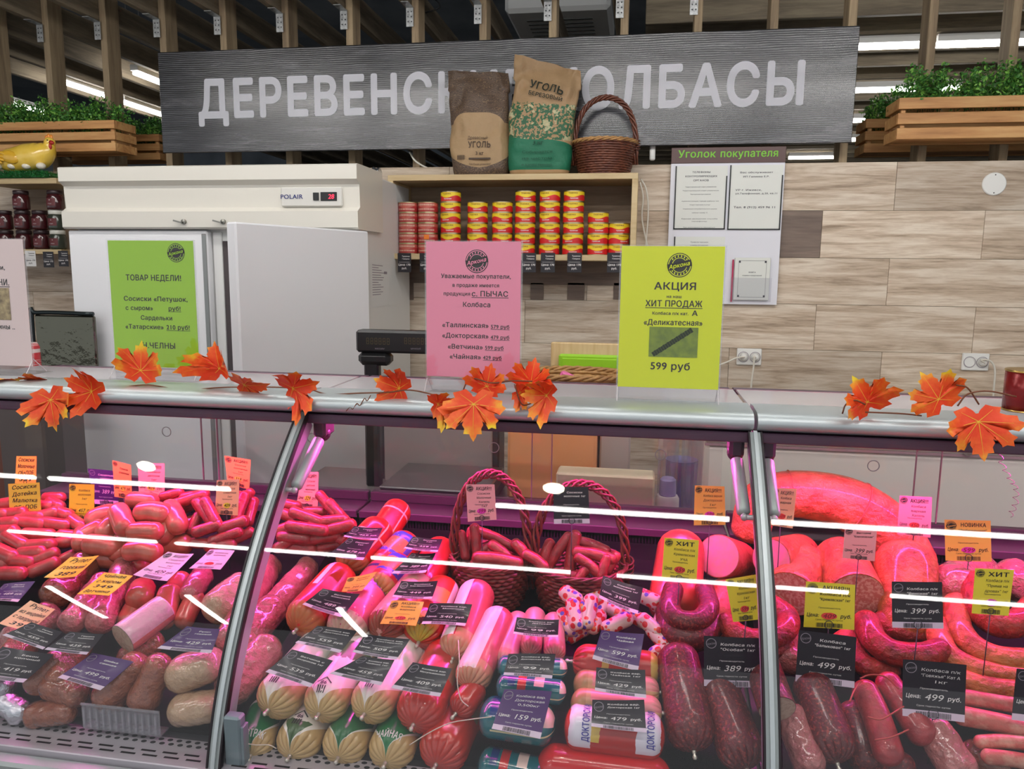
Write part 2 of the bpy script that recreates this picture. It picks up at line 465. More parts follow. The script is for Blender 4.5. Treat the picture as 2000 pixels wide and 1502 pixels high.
while y < 14:
    q = MB(); q.bbox((-.02 if y < 7 else -.1, y, 2.95), (7.5, y+.045, 3.10), .004)
    tag(q.build('ceiling_slat', beam_x), 'wooden ceiling slat running across beyond the partition, %s from the nearest' % ORD[i], 'slat', 'ceiling slats running left to right at the right')
    y += .37; i += 1
# cross rail of the partition seen under the sign, second lower joists far left
q = MB(); q.bbox((-.2,4.6,3.1),(.75,4.75,3.3),.004); tag(q.build('cross_beam', woodmat('red_beam',(104,74,60),(90,62,50),(72,50,42),1,'X',.8)), 'reddish brown timber beam at the top right of the long sign', 'beam')
q = MB(); q.bbox((-4.9, 9.5, 2.2),(7.5, 9.6, 2.5),.004); tag(q.build('header_beam', beam_x), 'far wooden header beam seen in the slot under the sign', 'beam')

# white fluorescent tubes overhead: two rows in front (they mirror in the case glass), others behind the partition; staff-aisle row added
TUBE = emitter('tube_light', (1,.97,.93), TUBE_POWER)
def ceiling_tube(p, q_, label, grp, hood=True, power=None):
    p, q_ = Vector(p), Vector(q_); c = (p+q_)/2; d = (q_-p).normalized(); side = d.cross(Vector((0,0,1))).normalized()
    t = thing('fluorescent_light', c + Vector((0,0,.03)), label, 'light', grp)
    b = MB(); b.tube([p, q_], .013 if 'beyond' in label or 'among' in label else .024, 10); b.build('tube', TUBE, parent=t, smooth=False)
    b = MB(); e = side*.03; u = Vector((0,0,1))
    vs = [p+u*.02-e, p+u*.02+e, q_+u*.02+e, q_+u*.02-e, p+u*.06-e, p+u*.06+e, q_+u*.06+e, q_+u*.06-e]
    b.add(vs, [(0,1,2,3),(7,6,5,4),(0,4,5,1),(1,5,6,2),(2,6,7,3),(3,7,4,0)]); b.build('fixture_body', white_m, parent=t)
    b = MB(); [b.tube([x_+Vector((0,0,.06)), Vector((x_.x,x_.y,4.3))], .0015, 4) for x_ in (p.lerp(q_,.15), p.lerp(q_,.85))]; b.build('suspension_wire', M('wire_grey',(120,120,120),.5), parent=t, kind='stuff')
ZT = 3.2
for i, (a, b) in enumerate(((-3.95,-3.37),(-3.26,-2.17),(-.69,.47),(.64,1.79),(1.95,3.1))):
    ceiling_tube((a,.8,ZT), (b,.8,ZT), 'white fluorescent tube over the counter front, %s from the left' % ORD[i], 'tubes above the customers')
for i, (a, b) in enumerate(((-3.78,-2.8),(-2.66,-1.55),(-1.45,-.32),(-.07,1.11),(1.32,2.45))):
    ceiling_tube((a,-.03,ZT), (b,-.03,ZT), 'white fluorescent tube in the second overhead row, %s from the left' % ORD[i], 'tubes above the customers')
for i, (a, b) in enumerate(((-3.3,-2.15),(-1.9,-.75),(-.5,.65),(.9,2.05))):  # unseen row added to brighten fridge, wall and freezer
    ceiling_tube((a,2.35,2.80), (b,2.35,2.80), 'white fluorescent tube above the staff aisle, %s from the left' % ORD[i], 'tubes above the staff aisle')
for i, (X, a, b) in enumerate(((-4.05,-1.2,-2.1),(-2.95,-1.12,-1.9),(-1.87,-1.12,-1.9))):
    ceiling_tube((X,a,ZT), (X,b,ZT), 'white fluorescent tube running front to back, %s of the three' % ('leftmost','middle','rightmost')[i], 'tubes above the aisle')
for i, s in enumerate((((1668,94),(1806,91)), ((1828,90),(2080,83)), ((1600,180),(1885,168)), ((1600,238),(1706,233)), ((1600,275),(1695,272)), ((1540,309),(1634,306)))):
    p, q_ = atZ(*s[0], 2.88), atZ(*s[1], 2.88); q_.y = p.y
    ceiling_tube(p, q_, 'white tube beyond the partition at right, %s' % ('top row, left one','top row, right one','second row down, behind the plant','third row down','fourth row down, short','lowest, just under the sign corner')[i], 'tubes behind the partition')
for i, s in enumerate((((118,160),(208,196)), ((238,200),(330,236)), ((262,143),(345,180)), ((-30,190),(78,230)))):
    p, q_ = atZ(*s[0], 2.9), atZ(*s[1], 2.9); q_.x = p.x
    ceiling_tube(p, q_, 'white tube among the joists left of the sign, %s' % ('above the left planter','low by the sign edge','highest, at the sign edge','behind the left planter')[i], 'tubes behind the partition')
for i, (X, Y) in enumerate(((-2.63,1.02),(-.39,1.03))):
    t = thing('downlight', (X,Y,3.2), 'small round downlight overhead, %s of the pair' % ('left','right')[i], 'light', 'round downlights')
    b = MB(); b.lathe([(0,3.194),(.055,3.194)], (X,Y,0), 20); b.build('lamp_face', emitter('spot_face',(1,.9,.7),45), parent=t)
    b = MB(); b.lathe([(.056,3.197),(.07,3.197),(.07,3.30),(0,3.30)], (X,Y,0), 20); b.build('housing', white_m, parent=t, smooth=True, auto=.6)
    b = MB(); b.tube([(X,Y,3.30),(X,Y,4.3)], .006, 6); b.build('stem', white_m, parent=t)
# air conditioner cassette and hanging cord beyond
t = thing('air_conditioner', (-.15,6.3,3.62), 'white ceiling air conditioner cassette above the sign', 'air conditioner')
a = atZ(985,25,3.55); b_ = atZ(1192,14,3.55)
q = MB(); q.bbox((a.x,a.y,3.55),(b_.x,a.y+.9,3.7),.03); q.build('housing', white_m, parent=t)
q = MB()
for k in range(5): q.box((a.x+.15, a.y+.2+k*.1, 3.543), (b_.x-.15, a.y+.23+k*.1, 3.549))
q.build('grille', M('ac_grille',(90,92,92),.6), parent=t, kind='stuff')
q = MB(); p0 = atY(808,-30,4.5); p1 = atY(806,60,4.5); p2 = atY(804,86,4.5)
pts = [p0, atY(860,10,4.5), atY(822,28,4.5), atY(806,40,4.5), atY(810,60,4.5), atY(803,62,4.5), atY(808,36,4.5), p2, atY(806,95,4.4)]
q.tube(catmull(pts,6), .004, 6); tag(q.build('hanging_cable', M('black_rubber',(24,24,26),.5), smooth=True), 'tangled black cable hanging above the sign', 'cable')

# ================================================================== SIGN
SX0, SX1, SZ0, SZ1 = atY(315,205,4.07).x, atY(1671,165,4.07).x, 2.165, 2.70
t = NT('sign_board'); v = t.coord('Object',(1.3,1,10)); a = t.noise(v, 1.5, 6, .65, 1.2); b2 = t.noise(t.coord('Object',(.7,1,60)), 4, 3, .6, .4)
col = t.ramp(t.math('ADD', t.math('MULTIPLY', a, .75), t.math('MULTIPLY', b2, .25)), [(.36,(10,10,13)),(.46,(24,24,29)),(.54,(44,44,49)),(.66,(78,76,80))])
t.l.new(col, t.b.inputs['Base Color']); t.b.inputs['Roughness'].default_value = .22; t.b.inputs['Specular IOR Level'].default_value = 1.0; t.b.inputs['Coat Weight'].default_value = .6; t.b.inputs['Coat Roughness'].default_value = .2
sep = t.new('ShaderNodeSeparateXYZ'); t.l.new(t.coord('Object',(1,1,1)), sep.inputs[0])
wob = t.math('MULTIPLY', t.noise(t.coord('Object',(1.5,1,4)), 2.2, 2), 14.0)
wv = t.math('SINE', t.math('MULTIPLY_ADD', sep.outputs[2], 620.0, wob))
t.bump(wv, .55, .0008); sign_m = t.m
sg = thing('shop_sign', ((SX0+SX1)/2, 4.07, SZ0), 'long grey wood-print sign board with white capital letters above the counter', 'sign')
q = MB(); q.bbox((SX0,4.06,SZ0),(SX1,4.08,SZ1),.003); q.build('board', sign_m, parent=sg)
xa, xb = atY(386,200,4.06).x, atY(1583,160,4.06).x; zb = atY(640,228,4.06).z; zc = atY(640,150,4.06).z
zb, zc = 2.352, 2.545
letm = M('sign_letters', (196,196,204), .4)
word = 'ДЕРЕВЕНСКИЕ КОЛБАСЫ'
k = (zc-zb)/GL['cap']; tot = sum(GL[(2,c)][2] for c in word)*k; kx = (xb-xa)/tot; cx = xa
for c in word:
    adv = GL[(2,c)][2]*k*kx
    if c != ' ':
        q = MB(); layout(q, c, cx, zb, zc-zb, lambda x, y: Vector((x, 4.0585, y)), bold=2, align='L', fit=(1, adv)); q.build('letter', letm, parent=sg)
    cx += adv

# ================================================================== FRIDGE
FY = 3.25
fx0, fx1 = atY(127,385,FY).x, atY(703,385,FY).x; fz1 = atY(400,324,FY).z; fzb = atY(400,448,FY).z
fr = thing('refrigerator', ((fx0+fx1)/2, FY+.4, 0), 'tall white two-door commercial refrigerator with digital display', 'refrigerator')
q = MB(); q.bbox((fx0+.02,FY+.04,.12),(fx1-.02,4.04,fz1-.02),.006); q.build('cabinet', white_m, parent=fr)
# top fascia with its ledges
q = MB(); z1, z2, z3, z4 = fz1, fz1-.075, fzb+.085, fzb
prof = [(FY-.02,z1),(FY-.035,z1-.005),(FY-.035,z2+.01),(FY-.005,z2-.01),(FY+.0,z3+.01),(FY-.03,z3-.008),(FY-.03,z4+.008),(FY-.02,z4),(FY+.30,z4),(FY+.30,z1)]
n = len(prof); vs = [(fx0,y,z) for y,z in prof]+[(fx1,y,z) for y,z in prof]
q.add(vs, [(i, (i+1)%n, n+(i+1)%n, n+i) for i in range(n)] + [list(range(n))[::-1], list(range(n,2*n))]); q.build('top_fascia', M('fascia_white',(222,218,208),.3), parent=fr)
a = atY(549,366,FY-.01); b_ = atY(669,403,FY-.01)
q = MB(); q.bbox((a.x,FY-.016,b_.z),(b_.x,FY+.0,a.z),.004); pnl = q.build('control_panel', M('panel_grey',(214,212,206),.4), parent=fr)
fn = planar((0,FY-.0165,0),(1,0,0),(0,0,1),(0,-1,0))
q = MB(); c0 = atY(573,388,FY); layout(q,'POLAIR',c0.x,c0.z-.002,.019,fn,bold=1,fit=(1,.105)); q.build('lettering', M('navy',(30,42,110),.5), parent=pnl)
q = MB(); a = atY(615,377,FY); b_ = atY(626,392,FY); q.bbox((a.x,FY-.022,b_.z),(b_.x,FY-.015,a.z),.001); q.build('switch', M('black_plastic',(26,26,28),.35), parent=pnl)
q = MB(); a = atY(629,376,FY); b_ = atY(661,393,FY); q.bbox((a.x,FY-.019,b_.z),(b_.x,FY-.015,a.z),.001); dsp = q.build('display', MC['black_plastic'], parent=pnl)
q = MB(); fn2 = planar((0,FY-.0195,0),(1,0,0),(0,0,1),(0,-1,0)); layout(q,'28',atY(650,388,FY).x,b_.z+.009,.02,fn2,shear=.15); q.cur = 0
o = q.build('digits', emitter('red_led',(1,.03,.06),3.0), parent=pnl)
for kx_ in (360,437):
    c0 = atY(kx_,433,FY-.03); q = MB(); q.lathe([(0,0),(.011,0),(.011,.01),(0,.012)],(c0.x,FY-.03,c0.z),12,axis=Vector((0,-1,0)))
    q.box((c0.x-.045,FY-.048,c0.z-.004),(c0.x-.002,FY-.046,c0.z+.003),rot=Matrix.Rotation(.25,3,'Y')); q.build('key', M('key_steel',(150,148,140),.3,1), parent=fr)
# left door closed
dl1 = atY(412,600,FY).x
door_m = M('fridge_door', (238,238,241), .3, bump=(30,.0002))
q = MB(); q.bbox((fx0+.005,FY-.005,.15),(dl1,FY+.04,fzb-.006),.006); q.build('door', door_m, parent=fr)
q = MB(); q.bbox((dl1-.026,FY-.009,.3),(dl1-.004,FY-.004,fzb-.02),.003); q.build('door_handle', M('handle_alu',(150,152,150),.35,.8), parent=fr)
# frame, and a dark sheet painting the shaded inside of the gap
g1 = atY(443,600,FY).x
q = MB(); q.bbox((dl1+.006,FY+.03,.15),(dl1+.05,FY+.045,fzb-.01),.003); q.build('door_frame', white_m, parent=fr)
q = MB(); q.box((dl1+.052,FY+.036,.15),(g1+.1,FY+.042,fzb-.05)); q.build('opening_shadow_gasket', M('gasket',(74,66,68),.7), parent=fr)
# right door ajar, hinged on its right edge
hx = fx1-.004; wdr = hx-(dl1+.01); ang = math.radians(13)
# free edge must project at x=443
best = min((abs((lambda p: IW/2+FPX*((p-EYE).dot(RT))/((p-EYE).dot(FW)))(Vector((hx-(hx-dl1-.01)*math.cos(a_), FY-(hx-dl1-.01)*math.sin(a_), 1.6)))-444), a_) for a_ in [math.radians(x*.5) for x in range(120,170)])[1]
q = MB(); q.bbox((-(wdr),-.05,.15),(0,0,fzb-.008),.006)
ca, sa = math.cos(best), math.sin(best)
q.v = [Vector((hx + p.x*ca - p.y*sa, FY + p.x*sa + p.y*ca, p.z)) for p in q.v]
q.build('door', door_m, parent=fr)
q = MB(); 
for dx_ in (0.03,): q.bbox((fx0+.03,FY+.05,0),(fx0+.09,FY+.11,.13),.01); q.bbox((fx1-.09,FY+.05,0),(fx1-.03,FY+.11,.13),.01); q.bbox((fx0+.03,3.9,0),(fx0+.09,3.96,.13),.01); q.bbox((fx1-.09,3.9,0),(fx1-.03,3.96,.13),.01)
q.build('feet', MC['black_plastic'], parent=fr, kind='stuff')
# receipt taped on the fridge side
def onX(px, py, X):
    d = ray(px,py); return EYE + d*(X/d.x)
c4 = [onX(*p, fx1-.0185) for p in ((722,512),(763,517),(760,596),(724,602))]
q = MB(); q.add(c4+[p+Vector((-.0004,0,0)) for p in c4], [(3,2,1,0)]); 
nt = thing('paper_note', c4[3], 'small white printed note taped to the side of the refrigerator', 'note')
q.build('sheet', M('paper',(226,226,224),.7), parent=nt)
q = MB()
bl = lambda u, v_: (c4[3]*(1-u)*(1-v_) + c4[2]*u*(1-v_) + c4[1]*u*v_ + c4[0]*(1-u)*v_) + Vector((.0008,0,0))
for i in range(13):
    v_ = .94-.055*i; quad(q, bl, .1, v_, random.uniform(.5,.8) if i not in (1,7) else .4, v_+.016)
q.add([bl(.66,.76),bl(.82,.76),bl(.82,.82),bl(.66,.82)],[(0,1,2,3)]); q.build('print', GREYP, parent=nt, kind='stuff')
# stuff on top of the fridge: crumpled foil duct
q = MB(); 
for (sx, ex, cy) in ((628,690,314),(700,742,322)):
    p = atY(sx,cy,3.9); p2 = atY(ex,cy+2,3.9); p.z = p2.z = fz1+.035; pts = [p.lerp(p2,i/14) for i in range(15)]
    q.tube(pts, [.036+random.uniform(-.012,.010) for _ in pts], 12)
tag(q.build('foil_duct', M('foil',(200,205,210),.18,1,bump=(70,.004)), smooth=False), 'crumpled silver foil duct showing under the sign above the refrigerator', 'duct', kind='stuff' if False else None)

# ================================================================== WALL CABINET with tins
CY = 3.78
ca_, cb_ = atY(752,342,CY), atY(1248,337,CY); cz0 = atY(765,506,CY).z; cx0, cx1, cz1 = atY(758,420,CY).x, atY(1244,420,CY).x, ca_.z
wc = thing('wall_cabinet', ((cx0+cx1)/2,3.94,cz0), 'open light oak wall cabinet holding stacks of tins', 'cabinet')
T = .028
for nm, lo, hi, mt in (('top_panel',(cx0,CY,cz1-T),(cx1,WY-.001,cz1),oak_m),('bottom_panel',(cx0,CY,cz0),(cx1,WY-.001,cz0+T),oak_m),
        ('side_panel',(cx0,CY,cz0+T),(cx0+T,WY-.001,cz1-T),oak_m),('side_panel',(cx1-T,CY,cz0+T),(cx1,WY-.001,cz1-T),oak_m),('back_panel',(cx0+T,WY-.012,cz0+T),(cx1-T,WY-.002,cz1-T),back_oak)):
    q = MB(); q.bbox(lo,hi,.0015); q.build(nm, mt, parent=wc)
# tin materials: red below, yellow above a wavy line
def tinmat(name, top, bot, wave=.0):
    t = NT(name); sp = t.new('ShaderNodeSeparateXYZ'); t.l.new(t.coord('Object'), sp.inputs[0])
    ang_ = t.math('ARCTAN2', sp.outputs[1], sp.outputs[0]); wz = t.math('MULTIPLY', t.math('SINE', t.math('MULTIPLY', ang_, 3.0)), .006)
    f = t.math('GREATER_THAN', t.math('ADD', sp.outputs[2], wz), .026)
    t.l.new(t.mix(f, lin(bot), lin(top)), t.b.inputs['Base Color']); t.b.inputs['Roughness'].default_value = .32; MC[name] = t.m; return t.m
tin_y = tinmat('tin_yellow_red', (236,204,40), (206,36,38)); tin_r = tinmat('tin_pink_red', (196,96,84), (176,52,52))
tinm = M('tin_metal', (196,180,140), .28, 1)
TH, TR_ = .0515, .0525
def make_tin(kind, loc):
    t = thing('food_tin', loc, 'tin', 'tin')
    b = MB(); b.lathe([(TR_-.0015,.003),(TR_-.0015,TH-.003)], (0,0,0), 32)
    b.v = [p+Vector(loc) for p in b.v]; b.build('can_body', tin_r if kind == 'r' else tin_y, parent=t, smooth=True, auto=.6)
    for z0 in (0, TH-.004):
        b = MB(); b.lathe([(0,z0+.001),(TR_-.006,z0+.001),(TR_-.004,z0),(TR_,z0),(TR_,z0+.004),(TR_-.004,z0+.004),(TR_-.006,z0+.003),(0,z0+.003)], Vector(loc), 32); b.build('rim', tinm, parent=t, smooth=True, auto=.6)
    b = MB(); L = Vector(loc)
    def cyl(x, y): th = x/TR_ - PI/2; return L + Vector((math.cos(th)*(TR_-.0008), math.sin(th)*(TR_-.0008), y))
    if kind == 'r':
        for zz in (.012,.034):
            for i in range(14): b.add([cyl(-.05+i*.0072+dx, zz+dz) for dx,dz in ((0,0),(.004,0),(.004,.008),(0,.008))],[(0,1,2,3)])
        b.build('print', M('tin_print_pale',(226,190,170),.5), parent=t, kind='stuff')
    else:
        layout(b, 'ТУШЕНКА', 0, .036, .007, cyl, bold=1); b.build('lettering', M('tin_brown',(120,60,30),.5), parent=t)
        b = MB(); layout(b, 'тушеная', .006, .012, .007, cyl, bold=1); b.build('small_lettering', WHT, parent=t)
    return t
tins = {}
zsh = cz0+T
for si, (px, n, kd) in enumerate(((798,5,'r'),(836,5,'r'),(880,6,'y'),(933,5,'y'),(981,5,'y'),(1026,6,'y'),(1074,6,'y'),(1120,6,'y'),(1169,4,'y'),(1210,3,'y'))):
    X = atY(px,430,CY+.09).x
    hts = {5:395 if kd=='r' else 392, 6:369, 4:408, 3:430}
    n = int(round((atY(px,hts[n],CY+.09).z-zsh)/TH))
    for j in range(n):
        loc = Vector((X+random.uniform(-.0015,.0015), CY+.09+random.uniform(-.002,.002), zsh+j*TH))
        lab = '%s tin, %s from bottom of %s stack from left, oak cabinet' % ('dull red' if kd=='r' else 'yellow and red', ('lowest','second','third','fourth','fifth','sixth','seventh')[j], ('first','second','third','fourth','fifth','sixth','seventh','eighth','ninth','tenth')[si])
        if kd not in tins: tins[kd] = make_tin(kd, loc); o = tins[kd]; o['label'] = lab; o['group'] = 'tins in the wall cabinet'
        else: o = copy_tree(tins[kd], loc, lab, 'tins in the wall cabinet')
        if kd == 'y': o.rotation_euler.z = random.uniform(-.5,.5) if j % 2 else 0
# orange price dot on a red tin
q = MB(); c0 = atY(833,463,CY+.035); q.bbox((c0.x-.013,CY+.033,c0.z-.011),(c0.x+.013,CY+.035,c0.z+.011),.001); o = q.build('price_sticker', M('orange_sticker',(240,130,40),.5))
tag(o, 'small orange price sticker on a red tin of the second stack', 'sticker')
# little black price tickets under the cabinet front and the left shelf
def ticket(px, py, Y, w=.07, h=.095, lab='', col=None, grp='price tickets under the wall cabinet'):
    c0 = atY(px,py,Y); t = thing('price_ticket', c0-Vector((0,0,h/2)), lab, 'price tag', grp)
    q = MB(); q.bbox((c0.x-w/2,Y-.0015,c0.z-h/2),(c0.x+w/2,Y,c0.z+h/2),.0005); q.build('card', col or M('card_black',(34,32,38),.45), parent=t)
    fn = planar((c0.x,Y-.0018,c0.z),(1,0,0),(0,0,1),(0,-1,0)); q = MB()
    layout(q,'Тушенка',.008,h*.3,h*.07,fn,bold=1); layout(q,'Говядина',.008,h*.17,h*.06,fn,bold=1)
    layout(q,'Цена 170',0,-h*.16,h*.11,fn,bold=1); layout(q,'руб.',0,-h*.34,h*.1,fn,bold=1); quad(q,fn,-w*.4,h*.02,w*.4,h*.03)
    q.build('lettering', WHT if col is None else INK, parent=t)
for i, px in enumerate((790,833,1033,1070,1122,1200)):
    ticket(px,513,CY-.003,lab='small black price ticket hanging under the oak cabinet, %s from the left' % ('first','second','third','fourth','fifth','sixth')[i])
# ================================================================== SHELF at the left with jars
sz = atY(60,350,3.85).z; sx0, sx1 = -3.6, atY(126,400,3.85).x
sh = thing('jar_shelf', ((sx0+sx1)/2,3.95,atY(60,495,3.85).z), 'light oak wall shelf with dark jars at the left edge', 'shelf')
q = MB(); q.bbox((sx0,3.8,sz-.03),(sx1,WY-.001,sz),.0015); q.build('top_board', oak_m, parent=sh)
zlow = atY(60,487,3.82).z
q = MB(); q.bbox((sx0,3.8,zlow-.025),(sx1,WY-.001,zlow),.0015); q.build('bottom_board', oak_m, parent=sh)
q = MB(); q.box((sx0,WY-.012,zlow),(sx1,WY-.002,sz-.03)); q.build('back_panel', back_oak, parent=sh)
jar_r = M('jar_dark',(64,22,26),.15,coat=.5); jar_g = M('jar_green',(52,58,48),.2,coat=.5); lid_d = M('lid_dark',(40,20,24),.4); lid_w = M('lid_white',(214,214,204),.4)
rows = int((sz-.03-zlow)/.112)
JN = {}
for ci, px in enumerate((-38,6,42,76,108)):
    X = atY(px,430,3.87).x
    for j in range(3):
        if ci in (1,3) and j == 2: continue
        kd = 'w' if (ci == 4 and j < 2) else 'd'; loc = Vector((X,3.88,zlow+j*.108))
        lab = '%s jar, %s from the bottom, %s column, left oak shelf' % ('white-lidded green' if kd=='w' else 'dark red', ('lowest','second','top')[j], ('far left','second','third','fourth','rightmost')[ci])
        lab = lab.replace('a jar','a small jar')
        if kd in JN: o = copy_tree(JN[kd], loc, lab, 'jars on the left shelf')
        else:
            t = JN[kd] = thing('preserve_jar', loc, lab, 'jar', 'jars on the left shelf')
            b = MB(); b.lathe([(.030,0),(.041,.004),(.043,.012),(.043,.07),(.036,.084),(.034,.088)], loc, 24); b.build('jar_glass', jar_g if kd=='w' else jar_r, parent=t, smooth=True)
            b = MB(); b.lathe([(.037,.084),(.039,.086),(.039,.103),(.036,.106),(0,.106)], loc, 24); b.build('lid', lid_w if kd=='w' else lid_d, parent=t, smooth=True)
            b = MB(); cy2 = lambda x,y: loc + Vector((math.cos(x/.043-PI/2)*.0436, math.sin(x/.043-PI/2)*.0436, y))
            for i in range(8): quad(b, cy2, -.028+i*.007, .022, -.021+i*.007, .062)
            lb = b.build('paper_label', M('jar_label',(96,30,34) if kd=='d' else (40,44,38),.5), parent=t)
            b = MB(); cy3 = lambda x,y: cy2(x,y)+Vector((0,-.0004,0)); layout(b,'*',0,.044,.012,cy3,bold=1); layout(b,'соус',0,.03,.007,cy3,bold=1); b.build('lettering', M('jar_print',(200,190,190),.5), parent=lb)
ticket(60,505,3.797,.065,.085,'white price ticket under the left jar shelf', M('card_white',(230,228,226),.5), 'price tickets under the jar shelf')
ticket(95,507,3.797,.065,.085,'black price ticket under the left jar shelf, middle one', None, 'price tickets under the jar shelf')
ticket(124,505,3.796,.06,.085,'black price ticket under the left jar shelf, next to the refrigerator', None, 'price tickets under the jar shelf')
# ================================================================== BASKETS
def wicker(name, c, r1, r0, h, hh, mats, label, cat='basket', group=None, rot=0, sx=1.0, rows=14, rim_m=None, handle=True, seed=0, sy=1.0, hw=.012):
    """woven round basket: c = centre of base, r1 rim radius, r0 base radius, hh handle height above rim"""
    rd = random.Random(seed); c = Vector(c); t = thing(name, c, label, cat, group); N = 26
    def P(r, th, z): return c + Vector((r*math.cos(th)*sx, r*math.sin(th)*sy, z))
    b = MB(); st = h/rows
    for k in range(rows):
        z = st*(k+.5); r = r0+(r1-r0)*(z/h)**.8; pts = []
        for i in range(2*N):
            th = 2*PI*i/(2*N); o = .0035*(1 if ((i//1)+k) % 2 else -1)
            pts.append(P(r+o, th, z+rd.uniform(-.001,.001)))
        pts.append(pts[0]); b.tube(pts, st*.56, 6, caps=False)
    b.build('woven_wall', mats, parent=t, smooth=True, kind='stuff')
    b = MB(); b.lathe([(0,.002),(r0*.98,.002),(r0*.98,.008),(0,.008)], (0,0,0), 24); b.v = [c+Vector((p.x*sx,p.y*sy,p.z)) for p in b.v]; b.build('base', mats, parent=t)
    b = MB()
    for k in range(3):
        pts = []
        for i in range(49):
            th = 2*PI*i/48; ph = 9*th+2*PI*k/3; pts.append(P(r1+.004+hw*.5*math.cos(ph), th, h+.004+hw*.5*math.sin(ph)))
        b.tube(pts, hw*.45, 6, caps=False)
    b.build('rim', rim_m or mats, parent=t, smooth=True)
    if handle:
        b = MB(); R = Matrix.Rotation(rot, 3, 'Z')
        for k in range(4):
            pts = []
            for i in range(33):
                u = i/32; a = PI*u; ph = 10*u*PI+PI/2*k
                x = r1*1.0*math.cos(a)*(1.0+.12*math.sin(a)); z = h*.35 + (h*.65+hh)*min(1,math.sin(a)**.75) if a not in (0,PI) else h*.35
                p = Vector((x*sx, .010*math.cos(ph), z)) + Vector((math.cos(a),0,math.sin(a)))*.010*math.sin(ph)
                pts.append(c + R @ p)
            b.tube(pts, hw*.48, 6)
        b.build('handle', mats, parent=t, smooth=True)
        b = MB()
        for s_ in (-1, 1):
            for k in range(4):
                pc = c + R @ Vector((s_*r1*1.02*sx, 0, h+.012-.012*k)); q_ = []
                for i in range(13):
                    th = 2*PI*i/12; q_.append(pc + R @ Vector((.017*math.cos(th), .019*math.sin(th), .006*math.sin(th))))
                b.tube(q_, .0028, 5, caps=False)
        b.build('lashing', mats, parent=t, smooth=True, kind='stuff')
    return t
wick_b = M('wicker_brown',(112,62,42),.45,var=(30,(78,38,28)),coat=.2)
wick_l = M('wicker_light',(190,146,90),.5,var=(30,(140,98,60)))
c0 = atY(1180,334,3.93); wicker('wicker_basket', (c0.x,3.93,cz1+.001), atY(1245,290,3.93).x-c0.x-.008, (atY(1245,290,3.93).x-c0.x)*.72, .155, .22, wick_b, 'dark brown wicker basket with an arched handle on top of the oak cabinet', rim_m=wick_l, seed=3)

# ================================================================== PAPER BAGS of charcoal
def paper_bag(loc, w, h, d, lean, topskew, mat_fn, label, seed, widen=1.0):
    rd = random.Random(seed); loc = Vector(loc); t = thing('charcoal_bag', loc, label, 'bag', 'paper bags of charcoal on the oak cabinet')
    def S_(u, v):     # u angle 0..1, v height 0..1
        ww = w/2*(.93+.07*math.sin(v*PI)*widen+(.06 if v > .8 else 0)); dd = d/2*(1-max(0,v-.18)**1.5*1.15); dd = max(dd, .004)
        if v < .06: dd *= .8+.2*v/.06; ww *= .95+.05*v/.06
        a = 2*PI*u; e = .55
        x = ww*math.copysign(abs(math.cos(a))**e, math.cos(a)); y = dd*math.copysign(abs(math.sin(a))**.75, math.sin(a))
        z = v*h + topskew*x*max(0, v-.5)*2
        p = Vector((x, y, z)); nz = noise.noise(Vector((x*11+seed*7, z*9, 0)))*.026 + abs(noise.noise(Vector((x*17+seed, z*13, 3))))*.026
        p.y += nz*(.4+v); p.x += noise.noise(Vector((seed+3, z*8, x*3)))*.012 + lean*v*h*math.sin(v*1.6)
        return loc + p
    NU, NV = 64, 44; b = MB(); vs = [S_(i/NU, j/NV) for j in range(NV+1) for i in range(NU)]
    fs = [(j*NU+i, j*NU+(i+1)%NU, (j+1)*NU+(i+1)%NU, (j+1)*NU+i) for j in range(NV) for i in range(NU)] + [list(range(NU))[::-1]]
    uv = [[(i/NU,j/NV),((i+1)/NU,j/NV),((i+1)/NU,(j+1)/NV),(i/NU,(j+1)/NV)] for j in range(NV) for i in range(NU)] + [[(0,0)]*NU]
    b.add(vs, fs, uv); b.build('paper_sack', mat_fn, parent=t, smooth=True)
    def front(x, z, off=.0016):     # x in metres from centre, z height
        v = z/h; lo, hi = .5, 1.0
        for _ in range(18):
            m_ = (lo+hi)/2
            if (S_(m_, v)-loc).x - lean*v*h*math.sin(v*1.6) < x: lo = m_
            else: hi = m_
        p = S_(lo, v); return p + Vector((0,-off-.005,0))
    return t, front
